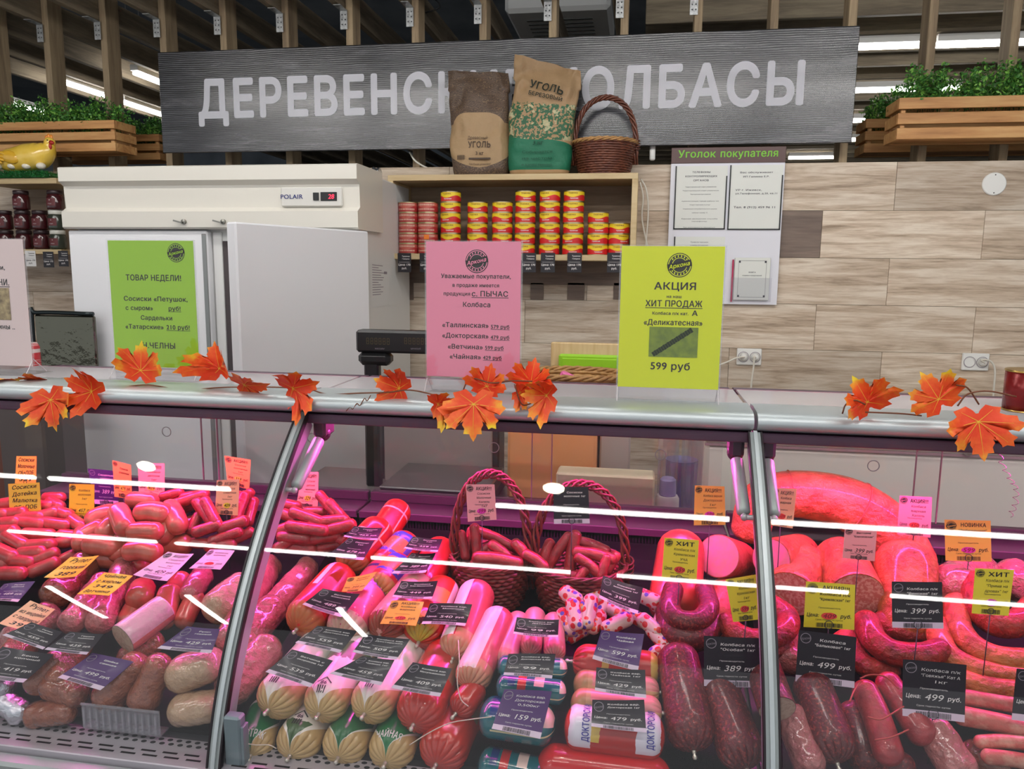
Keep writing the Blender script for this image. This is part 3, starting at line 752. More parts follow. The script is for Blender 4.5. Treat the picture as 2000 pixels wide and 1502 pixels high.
def bagmat(name, kraft, dark, mode):
    t = NT(name); uv = t.new('ShaderNodeUVMap'); sp = t.new('ShaderNodeSeparateXYZ'); t.l.new(uv.outputs[0], sp.inputs[0]); u, v = sp.outputs[0], sp.outputs[1]
    c = t.coord('Object'); ns = t.noise(c, 30, 4)
    kr = t.mix(t.noise(c, 9, 3), lin(kraft), lin([x*.86 for x in kraft]))
    if mode == 'brown':
        # kraft lower panel with domed top, darker printed wood pattern elsewhere
        arc = t.math('MULTIPLY', t.math('POWER', t.math('ABSOLUTE', t.math('SUBTRACT', u, .75)), 2.0), -5.0)
        lim = t.math('ADD', arc, .60)
        inn = t.math('MULTIPLY', t.math('LESS_THAN', v, t.math('MAXIMUM', lim, .50)), t.math('GREATER_THAN', v, t.math('MULTIPLY_ADD', t.math('ABSOLUTE', t.math('SUBTRACT', u, .75)), .6, .08)))
        wv = t.new('ShaderNodeTexWave'); wv.wave_type = 'RINGS'; wv.inputs['Scale'].default_value = 34; wv.inputs['Distortion'].default_value = 22; wv.inputs['Detail'].default_value = 3
        t.l.new(c, wv.inputs['Vector'])
        line = t.math('GREATER_THAN', wv.outputs['Fac'], .82)
        dk = t.mix(t.math('MULTIPLY', line, .35), lin(dark), lin(kraft)); dk = t.mix(t.math('MULTIPLY', ns, .5), dk, lin((70,56,48)))
        col = t.mix(inn, dk, kr)
    else:
        n2 = t.noise(c, 45, 3, .7); edge = t.math('MULTIPLY_ADD', n2, .10, -.05)
        g1 = t.math('LESS_THAN', t.math('ADD', v, t.math('MULTIPLY', t.math('SUBTRACT', u, .75), .22)), .31)
        mid = t.math('MULTIPLY', t.math('GREATER_THAN', v, .30), t.math('LESS_THAN', t.math('ADD', v, edge), .63))
        sp_ = t.math('MULTIPLY', mid, t.math('GREATER_THAN', t.noise(c, 75, 2, .5), .47))
        col = t.mix(sp_, kr, lin((44,92,62))); 
        lf = t.math('MULTIPLY', mid, t.math('GREATER_THAN', t.noise(c, 22, 4), .58)); col = t.mix(t.math('MULTIPLY', lf, .7), col, lin((196,190,150)))
        col = t.mix(g1, col, lin((18,104,74))); bot = t.math('LESS_THAN', v, .045); col = t.mix(bot, col, lin(kraft))
    t.l.new(col, t.b.inputs['Base Color']); t.b.inputs['Roughness'].default_value = .6; t.bump(t.noise(c, 26, 5, .6, .6), .8, .006)
    MC[name] = t.m; return t.m
BY = 3.92
pL, pR = atY(880,250,BY).x, atY(1000,250,BY).x; zt = atY(940,140,BY).z
bag, fr_ = paper_bag(((pL+pR)/2,BY,cz1+.001), pR-pL, zt-cz1, .15, -.03, -.06, bagmat('bag_brown',(172,142,104),(80,63,52),'brown'), 'brown kraft charcoal bag with a pale domed label, left one on the oak cabinet', 11)
q = MB(); cm = (pR-pL)/2
g = lambda x, z: fr_(x, z)
layout(q,'Древесный',.0,.175,.016,g,fit=(1,.10)); layout(q,'УГОЛЬ',.01,.135,.030,g,bold=1,fit=(1,.115)); layout(q,'3 кг',.01,.100,.016,g,bold=1)
quad(q,g,-.045,.078,.065,.086); layout(q,'Удобная упаковка',.01,.052,.009,g)
for i in range(9): quad(q,g,-.105+i*.0045,.078,-.1025+i*.0045,.100)
q.build('printing', M('bag_ink',(74,58,48),.7), parent=bag, kind='stuff')
pL, pR = atY(1002,250,BY-.02).x, atY(1122,250,BY-.02).x; zt = atY(1065,125,BY).z
bag, fr_ = paper_bag(((pL+pR)/2-.02,BY-.02,cz1+.001), pR-pL+.02, zt-cz1, .16, .07, -.28, bagmat('bag_green',(172,140,102),(104,84,70),'green'), 'kraft charcoal bag with green printed leaves and green base, leaning right', 23, 1.2)
q = MB(); g = lambda x, z: fr_(x, z)
g = lambda x, z: fr_(x, z, .009)
layout(q,'УГОЛЬ',.01,.395,.036,g,bold=1,fit=(1,.17),ang=-.12); layout(q,'БЕРЕЗОВЫЙ',.01,.362,.018,g,bold=1,fit=(1,.17),ang=-.12)
q.build('printing', M('bag_ink2',(30,40,32),.7), parent=bag)
q = MB(); layout(q,'3 кг',0,.14,.02,g,bold=1)
for i, s_ in enumerate(('Собирается','на чистом','и качественно')): layout(q,s_,0,.10-.03*i,.012,g,fit=(1,.15))
q.build('small_printing', M('bag_ink3',(10,66,46),.7), parent=bag, kind='stuff')

# ================================================================== PLANTERS with boxwood
leafm = [M('box_leaf_a',(74,136,52),.5,var=(40,(48,98,40))), M('box_leaf_b',(124,180,74),.5)]
def planter(x0, x1, Y, z0, z1, dpt, label, seed, bush_h=.11, bw=None, yaw=0):
    rd = random.Random(seed); t = thing('planter_crate', ((x0+x1)/2, Y+dpt/2, z0), label, 'planter', 'slatted pine planters on the partition')
    H = z1-z0; sh_ = H*.27; gap = (H-3*sh_)/2
    for k in range(3):
        za = z0+k*(sh_+gap); zb_ = za+sh_
        q = MB(); q.bbox((x0,Y,za),(x1,Y+.016,zb_),.002); q.build('slat', pine_m, parent=t)
        q = MB(); q.bbox((x0,Y+dpt-.016,za),(x1,Y+dpt,zb_),.002); q.build('slat', pine_m, parent=t)
        for x in (x0, x1-.016): q = MB(); q.bbox((x,Y+.017,za),(x+.016,Y+dpt-.017,zb_),.002); q.build('slat', pine_m, parent=t)
    for x in (x0+.017, x1-.037):
        for y in (Y+.017, Y+dpt-.037): q = MB(); q.bbox((x,y,z0),(x+.02,y+.02,z1-.004),.002); q.build('corner_post', pine_m, parent=t)
    q = MB(); q.bbox((x0+.017,Y+.017,z0+.004),(x1-.017,Y+dpt-.017,z0+.012),.001); q.build('base_board', pine_m, parent=t)
    q = MB(); n = int((x1-x0)*8000)
    stems = MB(); tips = []
    for i in range(int((x1-x0)*95)):
        a = Vector((rd.uniform(x0+.03,x1-.03), rd.uniform(Y+.03,Y+dpt-.03), z1-.05)); hh = bush_h*rd.uniform(.5,1.25)
        e = a+Vector((rd.uniform(-.05,.05), rd.uniform(-.06,.04), .05+hh)); tips.append((a,e)); stems.tube([a, a.lerp(e,.5)+Vector((rd.uniform(-.01,.01),0,.01)), e], .0015, 3)
    for i in range(n):
        a, e = rd.choice(tips); p = a.lerp(e, rd.uniform(.2,1.02)) + Vector((rd.gauss(0,.014), rd.gauss(0,.014), rd.gauss(0,.010)))
        s_ = rd.uniform(.007,.013); u_ = Vector((rd.gauss(0,1),rd.gauss(0,1),rd.gauss(0,1))).normalized(); w_ = u_.cross(Vector((rd.gauss(0,1),rd.gauss(0,1),rd.gauss(0,1)))).normalized()
        q.add([p-u_*s_, p+w_*s_*.5, p+u_*s_, p-w_*s_*.5], [(0,1,2,3)], mi=0 if rd.random() < .7 else 1)
    q.build('foliage', leafm, parent=t, kind='stuff'); stems.build('stems', M('stem_green',(70,96,50),.6), parent=t, kind='stuff')
    return t
PY = 3.97
a = atY(222,234,PY); b_ = atY(226,296,PY)
planter(-4.0, a.x, PY, b_.z+.004, a.z, .19, 'pine slatted planter with green boxwood, upper left, behind the ceramic hen', 5)
a2 = atY(310,262,4.38); planter(atY(250,262,4.38).x-.5, a2.x, 4.38, atY(290,312,4.38).z, atY(290,262,4.38).z, .19, 'second pine planter further back at the left edge of the sign', 6, .09)
a = atY(1757,191,PY); b_ = atY(1752,272,PY)
planter(a.x, 2.6, PY, b_.z, a.z, .2, 'pine slatted planter with green boxwood at the upper right', 8, .13)
a = atY(1692,232,4.45); planter(a.x, a.x+1.1, 4.45, atY(1695,298,4.45).z, a.z, .19, 'second pine planter further back, right of the sign', 9, .12)
# beige sack beside the left planter
a = atY(130,322,3.75); b_ = atY(250,300,3.75); q = MB(); q.ellip(((a.x+b_.x)/2, 3.95, fz1+.045), ((b_.x-a.x)/2,.12,.05), 28, 14)
q.v = [p+Vector((noise.noise(p*14)*.015,noise.noise(p*12+Vector((5,0,0)))*.015,noise.noise(p*16+Vector((0,7,0)))*.012)) for p in q.v]
tag(q.build('folded_sack', M('sack_beige',(150,136,112),.8,bump=(60,.002)), smooth=True), 'crumpled beige sack lying on top of the refrigerator under the left planter', 'sack')

# ================================================================== CERAMIC HEN
hc = atY(55,345,3.84); zf = sz+.001
hen = thing('hen_figurine', (hc.x,3.87,zf), 'yellow ceramic hen sitting on eggs in green grass, far left shelf', 'figurine')
hy = M('hen_yellow',(238,196,66),.25,coat=.6,var=(9,(250,216,110))); ho = M('hen_orange',(230,140,50),.3,coat=.4)
hw_ = lambda px, py, Y=3.84: atY(px,py,Y)
q = MB(); pts = [hw_(-22,300),hw_(0,312),hw_(25,313),hw_(55,308),hw_(80,303),hw_(94,290),hw_(98,280)]
pts = catmull(pts, 5); n = len(pts); rs = [.012+.075*math.sin(PI*min(1,(i/n)*1.18))**.8 if i < n*.72 else None for i in range(n)]
key = [(0,.010),(.12,.035),(.3,.062),(.5,.074),(.66,.07),(.8,.050),(.9,.032),(1,.027)]
def itp(t_):
    for (a,b),(c,d) in zip(key,key[1:]):
        if t_ <= c: return b+(d-b)*(t_-a)/(c-a)
    return key[-1][1]
q.tube(pts, [itp(i/(n-1)) for i in range(n)], 18); q.build('body', hy, parent=hen, smooth=True)
q = MB(); h0 = hw_(97,279); q.ellip(h0, (.030,.027,.030), 16, 12); q.build('head', hy, parent=hen, smooth=True)
q = MB()
for dx_, dz in ((-.018,.026),(-.004,.034),(.012,.030)): q.ellip(h0+Vector((dx_,0,dz)), (.010,.005,.014), 8, 6)
q.build('comb', ho, parent=hen, smooth=True)
q = MB(); red_m = M('beak_red',(176,40,34),.35); q.lathe([(.013,0),(.009,.014),(0,.026)], h0+Vector((.018,-.012,0)), 10, axis=Vector((.9,-.3,-.25))); q.ellip(h0+Vector((.014,-.018,-.022)),(.012,.008,.018),10,8); q.build('beak_and_wattle', red_m, parent=hen, smooth=True)
q = MB(); q.ellip(h0+Vector((.008,-.026,.010)),(.004,.003,.004),8,6); q.build('eye', M('eye_black',(16,14,14),.1), parent=hen, smooth=True)
q = MB(); wc_ = hw_(38,310)+Vector((0,-.065,0)); q.ellip(wc_,(.058,.014,.034),18,10,rot=Matrix.Rotation(.25,3,'Y'))
for k in range(4): q.ellip(wc_+Vector((-.035-.012*k,-.006,.018-.014*k)),(.03,.008,.009),10,6,rot=Matrix.Rotation(.35,3,'Y'))
q.build('wing', M('hen_wing',(226,176,50),.25,coat=.6), parent=hen, smooth=True)
q = MB()
for k in range(4): a0 = hw_(-18,304+4*k); q.tube(catmull([a0+Vector((.07,0,-.005)),a0,a0+Vector((-.06,0,.03-.01*k))],4),[.014]*4+[.012]*3+[.006,.004],8)
q.build('tail', hy, parent=hen, smooth=True)
eggm = M('egg_white',(236,230,212),.25,coat=.4)
for px in (-4,24,52,80):
    q = MB(); p = hw_(px,324,3.80); q.ellip(p,(.026,.022,.018),14,10); q.build('egg', eggm, parent=hen, smooth=True)
q = MB(); rd = random.Random(4); p0 = hw_(-30,340).x; p1 = hw_(108,340).x; zt = hw_(50,326,3.8).z
q.bbox((p0,3.79,zf),(p1,3.95,zf+.028),.01)
for i in range(2600):
    p = Vector((rd.uniform(p0-.004,p1+.004), rd.uniform(3.775,3.95), zf+rd.uniform(.0,.03)))
    if rd.random() < .55: p.y = 3.785+rd.uniform(-.008,.01)
    e = p+Vector((rd.gauss(0,.010), rd.gauss(-.006,.006), rd.uniform(.004,.016))); s_ = Vector((.0022,0,.0008)); q.add([p-s_,p+s_,e],[(0,1,2)])
q.build('grass_base', M('grass_green',(34,120,54),.3,var=(60,(20,84,40)),coat=.4), parent=hen, kind='stuff')

# ================================================================== NOTICE BOARD
a = atY(1311,318,4.06); b_ = atY(1522,596,4.06); hb = atY(1425,286,4.05); tr = atY(1540,300,4.06)
nb = thing('notice_board', ((a.x+tr.x)/2,4.07,b_.z), 'white customer notice board with brown header and green lettering on the wall', 'notice board')
xR = tr.x-.01; xL = a.x
q = MB(); q.bbox((xL,4.075,b_.z),(xR,4.083,a.z),.001); q.build('panel', M('board_white',(228,228,236),.3), parent=nb)
q = MB(); q.bbox((xL,4.070,a.z-.002),(xR,4.083,hb.z),.001); q.build('header', M('header_brown',(84,54,50),.4), parent=nb)
fn = planar((0,4.0695,0),(1,0,0),(0,0,1),(0,-1,0)); hw_ = xR-xL
q = MB(); layout(q,'Уголок',xL+hw_*.06,a.z+.026,.036,fn,bold=1,align='L',fit=(1,hw_*.335)); q.build('lettering', M('sign_green',(120,196,40),.5), parent=nb)
q = MB(); layout(q,'покупателя',xL+hw_*.43,a.z+.026,.036,fn,bold=1,align='L',fit=(1,hw_*.51)); q.build('lettering', MC['sign_green'], parent=nb)
blk = MC['black_plastic']; pp = M('paper_page',(226,228,222),.5)
def pocket(x0p, y0p, x1p, y1p, lines, name='document_pocket'):
    A = atY(x0p,y0p,4.06); B = atY(x1p,y1p,4.06)
    q = MB(); q.box((A.x,4.0715,B.z),(B.x,4.0745,A.z)); pg = q.build('document', pp, parent=nb)
    q = MB(); T_ = .006
    q.box((A.x,4.068,B.z),(A.x+T_,4.072,A.z)); q.box((B.x-T_,4.068,B.z),(B.x,4.072,A.z-.05)); q.box((A.x,4.068,B.z),(B.x,4.072,B.z+T_)); q.build(name, blk, parent=nb)
    fn = planar(((A.x+B.x)/2,4.0712,A.z),(1,0,0),(0,0,1),(0,-1,0)); q = MB(); W_ = B.x-A.x
    for (yy, hh, s_, wd, al) in lines: layout(q,s_,0 if al=='C' else -W_*.38,-yy,hh,fn,bold=1 if hh > .007 else 0,align=al,fit=(1,wd*W_))
    q.build('lettering', M('print_dark',(70,70,78),.6), parent=pg)
pocket(1320,324,1416,448, [(.035,.009,'ТЕЛЕФОНЫ',.35,'C'),(.055,.009,'КОНТРОЛИРУЮЩИХ',.62,'C'),(.075,.009,'ОРГАНОВ',.3,'C')]+[(.105+.018*i,.005,'Территориальный отдел управления',w_,'C') for i,w_ in enumerate((.6,.7,.4))]+[(.175,.005,'Администрация города района тел',.72,'C'),(.193,.005,'Отдел торговли и услуг',.4,'C'),(.213,.005,'Управление потребительского рынка',.66,'C'),(.232,.005,'кабинет номер 12',.3,'C'),(.262,.005,'Единая дежурная служба',.7,'C'),(.275,.005,'телефоны',.3,'C'),(.305,.005,'При необходимости обращаться',.62,'C')])
pocket(1427,322,1524,449, [(.04,.008,'Вас обслуживает',.62,'C'),(.06,.008,'ИП Галиева Е.Р.',.5,'C'),(.125,.008,'УР г. Ижевск,',.5,'L'),(.142,.008,'ул.Телефонная, д.20, кв.11',.8,'L'),(.21,.010,'Тел. 8 (912) 459 96 11',.8,'C')])
pocket(1317,462,1412,560, [(.03,.006,'Правила торговли',.35,'C'),(.045,.006,'и порядок обслуживания',.35,'C')])
# complaints booklet on the board
A = atY(1436,503,4.055); B = atY(1501,587,4.055); bk = thing('booklet', ((A.x+B.x)/2,4.06,B.z), 'small white complaints booklet in a clear pocket on the notice board', 'booklet')
q = MB(); q.bbox((A.x,4.058,B.z),(B.x,4.068,A.z),.002); q.build('cover', pp, parent=bk)
q = MB(); fn = planar(((A.x+B.x)/2,4.0578,(A.z+B.z)/2),(1,0,0),(0,0,1),(0,-1,0)); W_, H_ = (B.x-A.x)*.78, (A.z-B.z)*.86
for x0,y0,x1,y1 in ((-.5,-.5,.5,-.493),(-.5,.493,.5,.5),(-.5,-.5,-.492,.5),(.492,-.5,.5,.5),(-.5,-.5,-.43,-.44),(.43,-.5,.5,-.44),(-.5,.44,-.43,.5),(.43,.44,.5,.5)): quad(q,fn,x0*W_,y0*H_,x1*W_,y1*H_)
layout(q,'КНИГА',0,.03,.007,fn,bold=1); layout(q,'отзывов и предложений',0,.015,.006,fn,bold=1,fit=(1,W_*.7)); q.build('cover_print', MC['print_dark'], parent=bk)
q = MB(); q.bbox((A.x-.012,4.06,B.z-.01),(A.x-.004,4.068,A.z-.01),.002); q.build('pen', M('pen_red',(190,50,90),.3), parent=bk)
q = MB(); A2 = atY(1430,498,4.05); B2 = atY(1505,590,4.05); q.bbox((A2.x,4.052,B2.z),(B2.x,4.054,B2.z+.12),.0005); q.build('clear_pocket', glassmat('clear_plastic',(.96,.96,.97),.05,.5,.1), parent=bk)

# ================================================================== SOCKETS, CAP, CORDS
sockm = M('socket_white',(236,236,232),.3); cordm = M('cord_white',(226,222,210),.4)
for (cx_, cy_, plug, lab) in ((1463,697,-1,'white double wall socket with two plugs, beside the yellow poster'),(1905,707,1,'white double wall socket with one plug at the right end of the wall')):
    p = atY(cx_,cy_,WY-.01); t = thing('wall_socket', (p.x,WY-.006,p.z), lab, 'socket'); q = MB(); q.bbox((p.x-.062,WY-.014,p.z-.043),(p.x+.062,WY-.0005,p.z+.043),.004); q.build('plate', sockm, parent=t)
    for s_ in (-1,1):
        q = MB(); q.lathe([(0,0),(.026,0),(.028,.003),(.022,.003),(.020,-.004),(0,-.004)], (p.x+s_*.029,WY-.0145,p.z), 24, axis=Vector((0,-1,0))); o = q.build('socket_well', sockm, parent=t, smooth=True, auto=.6)
        q = MB(); 
        for d_ in (-.009,.009): q.lathe([(.0025,0),(.0025,.0015)], (p.x+s_*.029+d_,WY-.0125,p.z), 8, axis=Vector((0,-1,0)))
        q.build('pin_hole', blk, parent=o, kind='stuff')
        q = MB(); disc(q, planar((p.x+s_*.029,WY-.0178,p.z),(1,0,0),(0,0,1),(0,-1,0)),0,0,.0275,r0=.0245); q.build('rim_line', GREYP, parent=o)
for (cx_, cy_, s_, pts, lab) in ((1463,697,1,((1473,697),(1472,715),(1468,745),(1465,790)),'white power cord dropping from the right plug of the left socket'),
        (1463,697,-1,((1452,697),(1436,700),(1418,708),(1395,716)),'white power cord running left behind the yellow poster'),
        (1905,707,1,((1916,703),(1934,705),(1943,722),(1941,760),(1938,800)),'white power cord dropping from the right wall socket')):
    p = atY(cx_,cy_,WY-.01); t = thing('power_cord', (p.x+s_*.029,WY-.03,p.z), lab, 'cord')
    q = MB(); q.lathe([(0,0),(.018,0),(.019,.01),(.015,.022),(.006,.028),(0,.028)], (p.x+s_*.029,WY-.018,p.z), 18, axis=Vector((0,-1,0))); q.build('plug', sockm, parent=t, smooth=True, auto=.7)
    q = MB(); P_ = [Vector((p.x+s_*.029,WY-.045,p.z))]+[atY(a_,b__,WY-.05) for a_,b__ in pts]; q.tube(catmull(P_,6), .0045, 8); q.build('cable', cordm, parent=t, smooth=True)
p = atY(1943,359,WY-.01); t = thing('blanking_cover', (p.x,WY-.004,p.z), 'round white blanking cover on the wall, upper right', 'cover')
q = MB(); q.lathe([(0,.008),(.050,.008),(.054,.004),(.054,0)],(p.x,WY-.0005,p.z),36,axis=Vector((0,-1,0))); q.build('disc', sockm, parent=t, smooth=True, auto=.6)
q = MB(); [q.lathe([(0,0),(.003,0),(.003,-.001)],(p.x,WY-.0100,p.z+d_),8,axis=Vector((0,-1,0))) for d_ in (-.042,.042)]; q.build('screw', blk, parent=t, kind='stuff')
q = MB(); P_ = [atY(*s_,4.06) for s_ in ((1252,350),(1262,370),(1266,410),(1262,470),(1258,520))]; q.tube(catmull(P_,6),.004,8); P_ = [atY(*s_,4.06) for s_ in ((1250,356),(1256,385),(1254,430),(1268,500),(1266,540))]; q.tube(catmull(P_,6),.004,8)
tag(q.build('wall_cable', cordm, smooth=True), 'pair of white cables running down the wall beside the oak cabinet', 'cable', kind=None)
q = MB(); P_ = [atY(*s_,4.15) for s_ in ((800,297),(812,315),(840,330),(878,337))]; q.tube(catmull(P_,6),.005,8); tag(q.build('loose_cable', cordm, smooth=True), 'white cable sagging under the sign left of the brown bag', 'cable')
q = MB(); a = atY(1270,300,4.12); q.bbox((a.x-.003,4.10,a.z-.035),(a.x+.025,4.13,a.z+.04),.006); tag(q.build('camera_arm', sockm), 'small white bracket hanging under the sign left of the notice board', 'bracket')
# ================================================================== DISPLAY COUNTER (three sections)
XS = (-1.853, -.795, .261, 1.317)
ZTOP = 1.228
alu = M('bar_aluminium',(200,208,210),.42,.55,bump=(50,.0001)); alu_d = M('profile_grey',(168,176,176),.4,.25); seal = M('black_seal',(34,24,30),.5)
deck_m = M('deck_steel',(190,184,192),.38,.3,bump=(20,.0006)); deck_b = M('deck_black',(34,32,34),.45)
pane_m = glassmat('front_pane',(.985,.985,.985),.026,.45,0.0,.003,(.9,.8,.86)); rear_pane = glassmat('rear_pane',(1,.985,.99),.03,.4,.05,.02,(.8,.7,.74))
cut_edge = M('glass_edge',(206,140,166),.3); plum = M('plum_enamel',(92,68,86),.4)
zs = [1.19-.012*0 - i*(1.19-.50)/26 for i in range(27)]
def gprof(off=0):
    out = []
    for z in zs:
        dy = (glassY(z+.002)-glassY(z-.002))/.004; n = Vector((0,-1,dy)).normalized(); out.append((glassY(z)+n.y*off, z+n.z*off))
    return out
PINKT = emitter('pink_tube', PINK, PINK_POWER)
def extrude(q, prof, x0, x1, mi=None, closed=True):
    n = len(prof); q.add([(x0,y,z) for y,z in prof]+[(x1,y,z) for y,z in prof], [(i,(i+1)%n,n+(i+1)%n,n+i) for i in range(n if closed else n-1)]+([list(range(n))[::-1],list(range(n,2*n))] if closed else []), mi=mi)
names = ('left','middle','right')
for s in range(3):
    x0, x1 = XS[s]+.004, XS[s+1]-.004
    cs = thing('display_counter', ((x0+x1)/2,1.7,0), 'refrigerated display counter section with curved glass, %s one of three' % names[s], 'display case', 'curved glass display counters')
    # rounded front bar, dark strip under it, top shelf
    q = MB(); pr = []
    for i in range(13):
        a = PI*(-.5+i/12*.98); pr.append((1.745-.034*math.cos(a)**.9 if math.cos(a) > 0 else 1.745, 1.213+.0215*math.sin(a)))
    pr = [(1.80,1.190),(1.745,1.190)]+pr[1:]+[(1.80,1.238),(1.845,1.236),(1.845,1.224),(1.80,1.224)]
    extrude(q, pr, x0, x1); q.build('top_bar', alu, parent=cs, smooth=True, auto=.9)
    q = MB(); q.bbox((x0,1.722,1.167),(x1,1.80,1.1895),.002); q.build('bar_underside', M('underside_plum',(74,44,66),.4), parent=cs)
    q = MB(); q.bbox((x0,1.846,1.222),(x1,2.11,1.228),.001); q.build('top_shelf', glassmat('shelf_glass_%d' % s,(.93,.90,.92),.07,.6,.05,.38,(.88,.85,.87)), parent=cs)
    q = MB(); q.box((x0,2.1101,1.221),(x1,2.1125,1.2285)); q.build('shelf_edge', cut_edge, parent=cs)
    # front glass
    q = MB(); A, B = gprof(0), gprof(-.006); pr = A+B[::-1]; extrude(q, pr, x0+.014, x1-.014); q.build('front_glass', pane_m, parent=cs, smooth=True, auto=.7)
    # deck with perforated air grille at the front
    q = MB(); y0 = 1.315; q.add([(x0,y0,deckz(y0)),(x1,y0,deckz(y0)),(x1,2.10,deckz(2.10)),(x0,2.10,deckz(2.10)),(x0,y0,deckz(y0)-.02),(x1,y0,deckz(y0)-.02),(x1,2.10,deckz(2.10)-.02),(x0,2.10,deckz(2.10)-.02)],[(0,1,2,3),(7,6,5,4),(0,4,5,1),(1,5,6,2),(2,6,7,3),(3,7,4,0)])
    q.build('deck', deck_b if s else M('deck_grey',(60,60,64),.4), parent=cs)
    gz = deckz(1.33)+.004
    q = MB(); q.bbox((x0,1.262,gz-.02),(x1,1.352,gz),.002); gr = q.build('air_grille', deck_m, parent=cs)
    q = MB(); n = int((x1-x0)/.0205)
    for r_ in range(2):
        for i in range(n): 
            c = Vector((x0+.015+i*.0205+.010*r_, 1.338-.013*r_, gz+.0004)); q.add([c+Vector((.0062*math.cos(2*PI*k/10),.0045*math.sin(2*PI*k/10),0)) for k in range(10)],[list(range(10))])
    for r_ in range(2):
        for i in range(int((x1-x0)/.048)):
            cx = x0+.03+i*.048+.012*r_; q.box((cx-.016,1.296-.014*r_,gz-.0002),(cx+.016,1.301-.014*r_,gz+.0004))
    q.build('perforations', M('hole_black',(16,14,18),.8), parent=gr, kind='stuff')
    q = MB(); q.bbox((x0,1.225,gz-.10),(x1,1.262,gz-.012),.006); q.build('front_kick', alu_d, parent=cs)
    # rear grille, ledge, sliding glass
    zb_ = deckz(2.08)
    q = MB(); q.box((x0,2.088,zb_-.01),(x1,2.094,.822)); q.build('grille_back', M('hole_black2',(14,12,16),.8), parent=cs)
    q = MB(); n = int((x1-x0)/.0088)
    for i in range(n): q.box((x0+.002+i*.0088,2.080,zb_),(x0+.0062+i*.0088,2.086,.818))
    for zz in (zb_, .778, .812): q.box((x0,2.079,zz),(x1,2.087,zz+.005))
    q.build('rear_grille', M('grille_grey',(40,36,42),.6,spec=.2), parent=cs, kind='stuff')
    q = MB(); q.bbox((x0,2.076,.822),(x1,2.20,.836),.003); q.bbox((x0,2.072,.814),(x1,2.080,.836),.002); q.bbox((x0,2.17,.836),(x1,2.20,.865),.003); q.build('rear_ledge', plum, parent=cs)
    xm = (x0+x1)/2
    for k_, (a_, b_) in enumerate(((x0+.01,xm+.03),(xm-.03,x1-.01))):
        q = MB(); yy = 2.182+.010*k_; q.bbox((a_,yy-.002,.866),(b_,yy+.002,1.205),.001); pn = q.build('sliding_pane', rear_pane, parent=cs)
        q = MB(); xe = b_ if k_ == 0 else a_; q.box((xe-.0015,yy-.0026,.866),(xe+.0015,yy+.0026,1.205)); q.build('pane_edge', cut_edge, parent=pn)
        q = MB(); cz = 1.02; cc_ = Vector(((a_+b_)/2+.1,yy-.003,cz)); q.tube([cc_+Vector((.015*math.cos(2*PI*k/20),0,.015*math.sin(2*PI*k/20))) for k in range(21)],.0014,5,caps=False); q.build('finger_hole', M('ring_plastic',(200,190,196),.3), parent=pn, smooth=True)
    q = MB(); q.bbox((x0,2.165,1.205),(x1,2.205,1.220),.002); q.build('upper_track', plum, parent=cs)
    # pink lamp under the top
    q = MB(); q.tube([(x0+.03,1.822,1.172),(x1-.03,1.822,1.172)], .009, 10); lamp = q.build('pink_lamp_tube', PINKT, parent=cs); lamp['label'] = 'glowing pink tube under the counter top'
    q = MB(); q.bbox((x0+.02,1.802,1.184),(x1-.02,1.850,1.20),.002); q.build('lamp_batten', white_m, parent=cs)
    q = MB(); q.bbox((x0+.01,1.850,1.144),(x1-.01,1.853,1.20),.001); q.build('lamp_shield', plum, parent=cs)  # lip added and shaped to keep the pink light off the rear
    # body below
    q = MB(); q.bbox((x0,1.24,.12),(x1,2.20,.43),.01); q.build('body', M('body_plum',(96,40,70),.4), parent=cs)
    q = MB(); q.bbox((x0,1.30,0),(x1,2.12,.12),.01); q.build('plinth', M('plinth_dark',(40,40,42),.6), parent=cs)
    # end frame: slim curved profile that follows the glass, with seal, gas strut and hinge
    for side, X in (((-1,XS[0]),) if s == 0 else ())+((1,XS[s+1]),):
        hwid = .011
        A, B, C_ = gprof(.004), gprof(-.004), gprof(-.052)
        q = MB(); extrude(q, gprof(.003)+gprof(-.046)[::-1], X-hwid, X+hwid); fm = q.build('end_frame', alu_d, parent=cs, smooth=True, auto=.6)
        for dx_ in (-1,1):
            q = MB(); extrude(q, gprof(.0055)+gprof(-.008)[::-1], X+dx_*(hwid+.0022)-.0019, X+dx_*(hwid+.0022)+.0019); q.build('seal', seal, parent=fm)
        q = MB(); extrude(q, gprof(.008)[:]+gprof(.0035)[::-1], X-.004, X+.004); q.build('bright_trim', alu, parent=fm)
        for dx_ in ((-1,1) if s == 1 or True else (1,)):
            if s == 0 and dx_ < 0: continue
            xx = X+dx_*.034; tp = Vector((xx,1.775,1.145)); bt = Vector((X+dx_*.030, glassY(1.035)+.045, 1.035)); d_ = (bt-tp).normalized()
            m1 = tp+(bt-tp)*.20
            q = MB(); q.tube([m1, m1+d_*.004, bt-d_*.014, bt-d_*.008], [.010,.0142,.0142,.010], 14); st_ = q.build('gas_strut', M('strut_grey',(176,190,184),.35,.2), parent=cs, smooth=True); 
            q = MB(); q.tube([tp, m1], .0045, 8); q.build('strut_rod', blk, parent=st_, smooth=True)
            q = MB(); q.tube([bt-d_*.01, bt], .005, 8); q.ellip(bt,(.008,.008,.008),10,8); q.tube([bt, Vector((X,bt.y,bt.z))], .006, 8); q.build('strut_joint', M('joint_grey',(196,196,196),.35,.3), parent=st_, smooth=True)
            q = MB(); q.bbox((xx-.016,1.735,1.128),(xx+.016,1.80,1.1725),.007); q.ellip((xx,1.762,1.135),(.019,.018,.020),14,10); q.build('hinge_block', M('hinge_dark',(64,44,58),.4,.3), parent=cs)
